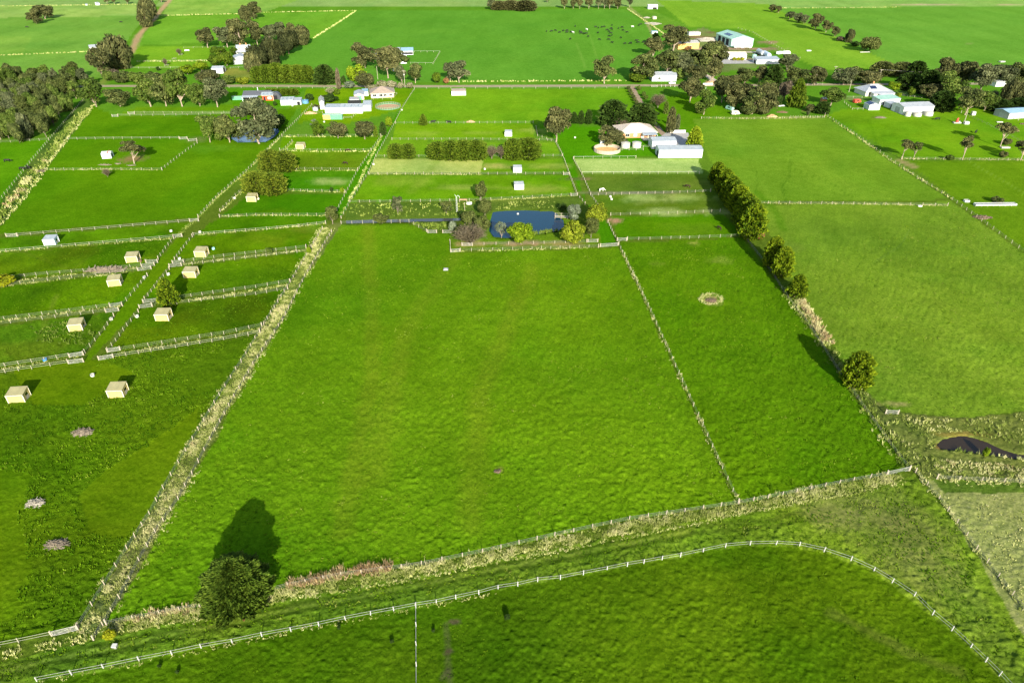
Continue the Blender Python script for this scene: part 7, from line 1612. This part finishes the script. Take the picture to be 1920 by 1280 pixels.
# ------------------------------------------------------------------ heaps
def heap(label, x, y, rx, ry, h, mat, name='heap', cat='heap', n=60, stick=False, seed=0, size=.4):
    rng = random.Random(seed + int(x)); t = thing(name, label, cat, P(x, y))
    nr, na = 6, 22; V = [(0,0,h)]; 
    for i in range(1, nr+1):
        f = i/nr
        for k in range(na):
            a = 2*pi*k/na; q = 1 + .18*sin(3*a+seed) + rng.uniform(-.1,.1)
            V.append((rx*f*q*cos(a), ry*f*q*sin(a), max(-.15, h*(1-f**1.4)*rng.uniform(.6,1.15) - .15*(f > .95))))
    Fs = [(0, 1+k, 1+(k+1) % na) for k in range(na)] + [(1+(i-1)*na+k, 1+i*na+k, 1+i*na+(k+1) % na, 1+(i-1)*na+(k+1) % na) for i in range(1, nr) for k in range(na)]
    MB().add(V, Fs).obj('mound', M[mat], t)
    b = MB()
    for k in range(n):
        a = rng.uniform(0, 2*pi); f = sqrt(rng.random()); px, py = rx*f*cos(a), ry*f*sin(a); pz = h*(1-f**1.4)
        if stick:
            d = Vector((rng.gauss(0,1), rng.gauss(0,.6), rng.uniform(-.1,.5))).normalized()*rng.uniform(.6, 1.8)*size*2.2
            b.beam(Vector((px,py,pz+.1))-d*.5, Vector((px,py,pz+.15))+d*.5, size*.14, size*.14)
        else:
            s = size*rng.uniform(.4, 1.1); b.beam((px-s/2,py,pz+s*.2), (px+s/2,py+rng.uniform(-s,s)*.5,pz+s*rng.uniform(.1,.5)), s*.8, s*.6)
    o = b.obj('sticks' if stick else 'lumps', M[mat], t); o['kind'] = 'stuff'
    return t
heap('grey heap of dead branches lying across the twin fences on the left', 199, 507, 6.0, 1.8, .8, 'branch_grey', 'branch_heap', n=200, stick=True, seed=1, size=.9)
heap('upper pile of grey sticks and stones in the bottom left paddock', 156, 811, 2.3, 1.5, .7, 'branch_grey', 'stick_pile', n=90, stick=True, seed=2)
heap('pale pile of bleached timber near the left edge', 67, 944, 1.8, 1.3, .6, 'rubble_pale', 'timber_pile', n=110, stick=True, seed=3, size=.35)
heap('low pile of brown sticks below the bleached timber pile', 106, 1021, 2.3, 1.3, .6, 'branch_grey', 'stick_pile', n=110, stick=True, seed=4, size=.35)
heap('small pile of reddish stones in the middle of the main paddock', 934, 884, .9, .6, .25, 'stone_red', 'stone_pile', n=30, seed=5, size=.3)
heap('brown heap of earth in a ring of yellowed grass', 1333, 564, 1.8, 1.4, .35, 'stone_red', 'earth_heap', n=50, seed=6, size=.4)
heap('reddish oval heap of bark in the right-hand field', 1842, 408, 4.0, 2.0, .6, 'stone_red', 'bark_heap', n=60, seed=7)
heap('orange heap of sawdust left of the green container', 582, 213, 3.8, 2.0, 1.2, 'soil_orange', 'sawdust_heap', n=20, seed=8)
heap('tan heap of earth at the fence right of the black cows', 882.5, 229, 2.6, 1.4, .9, 'soil_orange', 'earth_heap', n=20, seed=9)
heap('low grey heap of prunings below the farmhouse sheds', 1651, 221, 3.2, 1.6, .5, 'branch_grey', 'prunings_heap', n=60, stick=True, seed=10)
heap('brown heap of prunings on the lawn below the pyramid conifer', 1467, 211, 3.6, 1.5, .6, 'soil_brown', 'prunings_heap', n=60, stick=True, seed=11)
heap('upper pale heap of rubble beside the far farm track', 1213, 34, 4, 3, 1.2, 'rubble_pale', 'rubble_heap', n=30, seed=12); heap('long pale heap of rubble beside the far farm track', 1224, 45, 9, 9, 1.3, 'rubble_pale', 'rubble_heap', n=60, seed=13)
heap('broad white heap of sand behind the yellow building', 1326, 76, 14, 7, 2.4, 'rubble_pale', 'sand_heap', n=30, seed=14); heap('tan heap of earth at the roadside under the gums', 1337, 156, 6, 2.6, 1.4, 'soil_orange', 'earth_heap', n=20, seed=15)
heap('colourful tan rubbish heap at the top fence of the right-hand field', 1447, 219, 3.0, 1.8, 1.3, 'soil_orange', 'rubbish_heap', n=60, seed=16)
heap('small brown heap of pallets near the flat-topped gum', 1918, 233, 1.6, 1.2, .5, 'stone_red', 'pallet_heap', n=30, seed=17)
heap('fallen pale log left of the leaning gum', 197, 309.5, 3.6, .6, .3, 'branch_grey', 'fallen_log', 'log', n=20, stick=True, seed=18); heap('pale stump pile below the leaning gum', 221, 307.5, 1.4, .7, .3, 'branch_grey', 'stump_pile', n=20, stick=True, seed=19); heap('fallen branch right under the leaning gum', 246, 310.5, 2.2, .6, .2, 'branch_grey', 'fallen_branch', 'branch', n=16, stick=True, seed=20)
heap('dark dead reeds heap at the drain corner', 78, 322, 1.6, 1.2, .9, 'timber_dark', 'brush_heap', n=60, stick=True, seed=21)

# ------------------------------------------------------------------ poles
def power_pole(label, x, yb, yt, cross=True):
    X, Y = P(x, yb); h = height_at(Y, yt); t = thing('power_pole', label, 'power pole', (X, Y))
    MB().tube([(0,0,-.3),(0,0,h)], [.19,.13], 8).obj('pole', M['timber_pale'], t)
    if cross:
        MB().box(-1.2,1.2,-.16,-.06,h-.6,h-.45).obj('cross_arm', M['timber_grey'], t)
        for q in (-1.0,-.4,.4,1.0): MB().tube([(q,-.11,h-.45),(q,-.11,h-.25)], .06, 6).obj('insulator', M['poly_white'], t)
    return t, (X, Y, h)
p1 = power_pole('tall pale power pole by the road among the cream bushes', 759.5, 164, 132)
MB().tube([(0,-.35,p1[1][2]-3.2),(0,-.35,p1[1][2]-2.3)], .32, 10).obj('transformer', M['steel_pale'], p1[0])
power_pole('slim pole left of the white-trunked gum', 708.5, 149, 124, False); p2 = power_pole('pole behind the farmhouse in front of the dark wood', 1649, 146, 130); power_pole('pole among the gums across the road from the pyramid conifer', 1564, 141, 124)
power_pole('white yard pole left of the farmhouse', 1591.5, 173, 150, False); power_pole('leaning white pole beside the red windmill stump', 1808, 229, 208, False); power_pole('short pale post in front of the blue roofed shed', 1909, 226, 219, False)
for sx in (-1.0, 1.0):
    x0, y0, h0 = p2[1]; n = 10; x9, y9 = P(1900, 152)
    b = MB(); pts = [(x0+sx*.5+(x9-x0)*k/n, y0+(y9-y0)*k/n, h0-.3-1.2*sin(pi*k/n)) for k in range(n+1)]; b.tube(pts, .03, 4); tag(b.obj('power_line', M['wire_grey']), 'power line strung in front of the dark wood, %s wire' % ('left' if sx < 0 else 'right'), 'wire')
# old mast, sign and post at the pond
X, Y = P(857, 398); h = height_at(Y, 366); t = thing('old_mast', 'grey lattice mast with a bent top at the left end of the pond', 'mast', (X, Y))
for sx in (-.22, .22): MB().tube([(sx,0,-.2),(sx*.7,0,h*.93)], .06, 6).obj('leg', M['steel_pale'], t)
for k in range(9): MB().beam((-.2+.01*k,0,h*(k+.5)/10), (.2-.01*k,0,h*(k+.5)/10), .05, .05).obj('rung', M['steel_pale'], t)
MB().tube([(.1,0,h*.92),(.5,0,h*.99),(1.0,0,h*.95),(1.2,0,h*.86)], .09, 6).obj('bent_pipe', M['steel_pale'], t); MB().tube([(-.1,0,h*.92),(-.6,.1,h*1.02)], .07, 6).obj('arm', M['steel_pale'], t)
t = thing('orange_platform', 'small tan platform on posts beside the grey mast', 'platform', P(868.5,379)); MB().box(-1.6,1.6,-.5,.5,1.0,1.3).obj('deck', M['soil_orange'], t)
for x in (-1.5,1.4): MB().box(x,x+.14,-.1,.1,-.1,1.0).obj('leg', M['timber_grey'], t)
t = thing('white_board', 'white board on a leaning stand by the grey mast', 'sign', P(880,385)); q = MB(); q.add([(-1,-.05,.3),(1,-.05,.45),(1,.5,1.2),(-1,.5,1.05),(-1,.02,.27),(1,.02,.42),(1,.57,1.17),(-1,.57,1.02)], [(0,1,2,3),(7,6,5,4),(0,4,5,1),(1,5,6,2),(2,6,7,3),(3,7,4,0)]); q.obj('board', M['paint_white'], t); MB().box(-.06,.06,.1,.22,-.1,.7).obj('stand', M['timber_grey'], t)
t = thing('garden_post', 'thin post holding the tan platform wire near the mast', 'post', P(871.5,396)); MB().tube([(0,0,-.1),(0,0,3.4)], .07, 6).obj('shaft', M['timber_grey'], t); MB().box(-.25,.25,-.05,.05,3.3,3.5).obj('cap', M['timber_pale'], t)
# jetty
t = thing('jetty', 'small weathered timber jetty at the right end of the pond', 'jetty', P(1053,408), radians(-4)); 
for k in range(12): MB().box(-2.6+.44*k, -2.6+.44*k+.40, -1.2, 1.2, .42, .5).obj('plank', M['timber_pale'], t)
for x in (-2.5, -.2, 2.3):
    for y in (-1.1, 1.1): put('post', POSTS['timber'], t, (x, y, .1), scale=(1,1,1.1))
for y in (-1.15, 1.15): MB().beam((-2.6,y,1.25),(2.4,y,1.25),.08,.1).obj('rail', M['timber_pale'], t)
tag(MB().box(-.35,.35,-.35,.35,-.1,.35).obj('float', M['poly_white'], None, (*P(971,401), -.05)), 'small white float on the pond water', 'float')
# white road posts
for k, x in enumerate((1240, 1248, 1257, 1265, 1323)): tag(put('white_bollard', POSTS['white'], None, (*P(x, 163.5 if k < 4 else 168), 0), scale=(1.6,1.6,1.3)), ['first white post from the left near the silver shed', 'second white post from the left near the silver shed', 'third white post from the left near the silver shed', 'fourth white post from the left near the silver shed', 'white post standing apart under the roadside gums'][k], 'post', 'white posts along the road')
for k in range(14):
    x = 1482 + k*4.6; put_ = tag(put('tree_stake', POSTS['pale'], None, (*P(x, 221), 0)), 'pale stake in the row along the top of the right-hand field', 'stake', 'stakes along the top of the right-hand field')
# red windmill stump and plough
t = thing('old_machine', 'rusty red old machine on a grey base beside the leaning pole', 'machine', P(1794.5,231)); MB().box(-2.2,2.0,-.8,.8,-.1,.55).obj('base', M['concrete'], t); MB().tube([(-.3,0,.55),(-.3,0,2.2),(0,0,2.9)], [.8,.6,.2], 10).obj('drum', M['paint_red'], t); MB().box(.5,1.4,-.3,.3,.56,1.1).obj('motor', M['trim_grey'], t)
t = thing('white_crate', 'white crate beside the leaning pole', 'crate', P(1811,233)); MB().box(-1.2,1.2,-.9,.9,.1,1.3).obj('body', M['poly_white'], t); MB().box(-1.25,1.25,-.95,.95,1.3,1.42).obj('lid', M['poly_white'], t)
t = thing('white_ibc', 'white block-shaped container by the wood edge fence', 'container', P(1824,216)); MB().box(-1,1,-.8,.8,.15,2.0).obj('body', M['poly_white'], t); MB().box(-1.05,1.05,-.85,.85,-.05,.15).obj('pallet', M['timber_grey'], t)
t = thing('white_board_low', 'low white board lying in the grass near the blue roofed shed', 'board', P(1874,230)); MB().box(-1.6,1.6,-.5,.5,.2,.5).obj('slab', M['poly_white'], t); MB().box(-1.5,-1.3,-.4,.4,-.1,.2).obj('foot', M['timber_grey'], t); MB().box(1.3,1.5,-.4,.4,-.1,.2).obj('foot', M['timber_grey'], t)
# ------------------------------------------------------------------ vehicles
def car(label, x, y, rz, mat='paint_white', kind='car'):
    long = {'car': 4.5, 'van': 5.6, 'truck': 8.0, 'caravan': 6.2, 'float': 4.6}[kind]; t = thing({'car':'parked_car','van':'van','truck':'truck','caravan':'caravan','float':'horse_float'}[kind], label, {'float':'trailer'}.get(kind, kind), P(x, y), rz)
    def prism(prof, w0, w1, mt, nm):
        n = len(prof); V = [(p[0], -(w0 if p[1] < 1.0 else w1), p[1]) for p in prof] + [(p[0], (w0 if p[1] < 1.0 else w1), p[1]) for p in prof]
        return MB().add(V, [tuple(range(n)), tuple(range(2*n-1, n-1, -1))] + [(k, k+n, (k+1) % n+n, (k+1) % n) for k in range(n)]).obj(nm, M[mt], t)
    h = long/2
    if kind == 'car':
        prism([(-h,.35),(h,.35),(h,.75),(h*.55,.92),(h*.2,1.0),(-h*.75,1.0),(-h,.85)], .86, .84, mat, 'body')
        prism([(h*.3,.99),(h*.02,1.42),(-h*.55,1.44),(-h*.82,.99)], .80, .66, 'glass_dark', 'windows'); prism([(h*.0,1.43),(-h*.06,1.5),(-h*.5,1.5),(-h*.56,1.43)], .7, .64, mat, 'roof')
    elif kind == 'truck':
        prism([(h-2.0,.6),(h,.6),(h,1.6),(h-.35,2.5),(h-2.0,2.5)], 1.1, 1.1, mat, 'cab'); MB().box(h-1.3,h-.45,-1.11,1.11,1.6,2.25).obj('windows', M['glass_dark'], t); MB().box(-h,h-2.1,-1.2,1.2,1.0,3.1).obj('box_body', M[mat], t); MB().box(-h,h-.2,-.45,.45,.6,.98).obj('chassis', M['rubber'], t)
    else:
        hh = {'van': 2.2, 'caravan': 2.5, 'float': 2.2}[kind]
        prism([(-h,.4),(h,.4),(h,1.1),(h-.7,hh-.1),(h-1.0,hh),(-h+.15,hh),(-h,hh-.2)], 1.0, .96, mat, 'body'); MB().box(-h*.4,h*.25,-1.02,-.99,1.15,1.8).box(-h*.4,h*.25,.99,1.02,1.15,1.8).obj('windows', M['glass_dark'], t)
        if kind != 'van': MB().beam((h,0,.5),(h+1.3,0,.45),.1,.1).obj('drawbar', M['trim_grey'], t)
    ws = ([h*.62, -h*.62] if kind in ('car','van') else ([h-1.1, -h*.55] if kind == 'truck' else [-.2]))
    for wx in ws:
        for wy in (-.84, .84):
            w_ = put('wheel', WHEEL[0], t, (wx, wy, .33)); put('rim', WHEEL[1], w_)
    return t
WHEEL = (MB().tube([(0,-.11,0),(0,.11,0)], .33, 14).mesh('tyre', M['tyre']), MB().tube([(0,-.12,0),(0,.12,0)], .19, 10).mesh('rim', M['steel_pale']))
for a in [('white car parked at the roadside by the silver shed', 1260, 157.5, 0.1), ('white car beside the pen behind the power pole', 757, 120, .2), ('blue-grey car in the tree shade of the farm road', 1285, 131, 2.4, 'paint_blue'), ('pale car in the shade further up the farm road', 1276, 117.5, 2.4),
 ('white horse float trailer in front of the white-trunked gum', 743, 134, .3, 'paint_white', 'float'), ('small white trailer beside the pale blue roofed pen shed', 758, 108, 1.2, 'paint_white', 'float'),
 ('left white truck parked against the big green shed', 1384, 91, .05, 'paint_white', 'truck'), ('right white truck parked against the big green shed', 1399, 91, .05, 'paint_white', 'truck'), ('dark truck parked left of the small white building', 1360, 106, .1, 'trim_grey', 'truck'),
 ('white caravan behind the dense grove', 1452, 196, .2, 'paint_white', 'caravan'), ('silver car behind the dense grove', 1464, 200, .3, 'steel_pale'), ('blue truck in the grove beside the rubbish', 1368, 206, 2.0, 'tank_green', 'van'),
 ('left white van in the scrap corner beyond the long white shed', 1461, 102, .6, 'paint_white', 'van'), ('right white van in the scrap corner beyond the long white shed', 1474, 102, .2, 'paint_white', 'caravan'), ('white trailer with a red load left of the solar shed', 1606, 193, .3, 'paint_red', 'float'), ('pale small box trailer under the dense grove', 1378, 215, .1, 'trim_cream', 'float')]:
    car(*a)
for lab, a, b_ in [('left dark grey silo lying behind the long low white shed', (1420,100), (1430,106)), ('right pale blue silo lying behind the long low white shed', (1431,104), (1442,110))]:
    (x1, y1), (x2, y2) = P(*a), P(*b_); t = thing('feed_silo', lab, 'silo', (x1, y1), 0); V = Vector((x2-x1, y2-y1, 0)); MB().tube([(0,0,2),V*.1+Vector((0,0,2)),V*.9+Vector((0,0,2)),V+Vector((0,0,2))], [1.2,1.9,1.9,1.4], 14).obj('barrel', M['wall_galv' if 'grey' in lab else 'wall_blue_white'], t)
    for f in (.2, .8): MB().box(V.x*f-.9, V.x*f+.9, V.y*f-.3, V.y*f+.3, -.1, .6).obj('cradle', M['timber_grey'], t)
for lab, x, y in [('dark thistle close to the left side of the straight white fence', 735, 1206), ('pointed dark thistle right of the white fence', 813, 1185), ('largest dark thistle clump in the near paddock', 951, 1163), ('dark thistle hard under the curved white fence', 636, 1180), ('dark thistle near the bottom left fence', 300, 1252), ('second dark thistle near the bottom left fence', 333, 1263)]:
    plant('bush', 'pine', x, y-14 if 'largest' in lab else y-9, y, 12 if 'largest' in lab else 8, 'thistle', lab, 'weed')
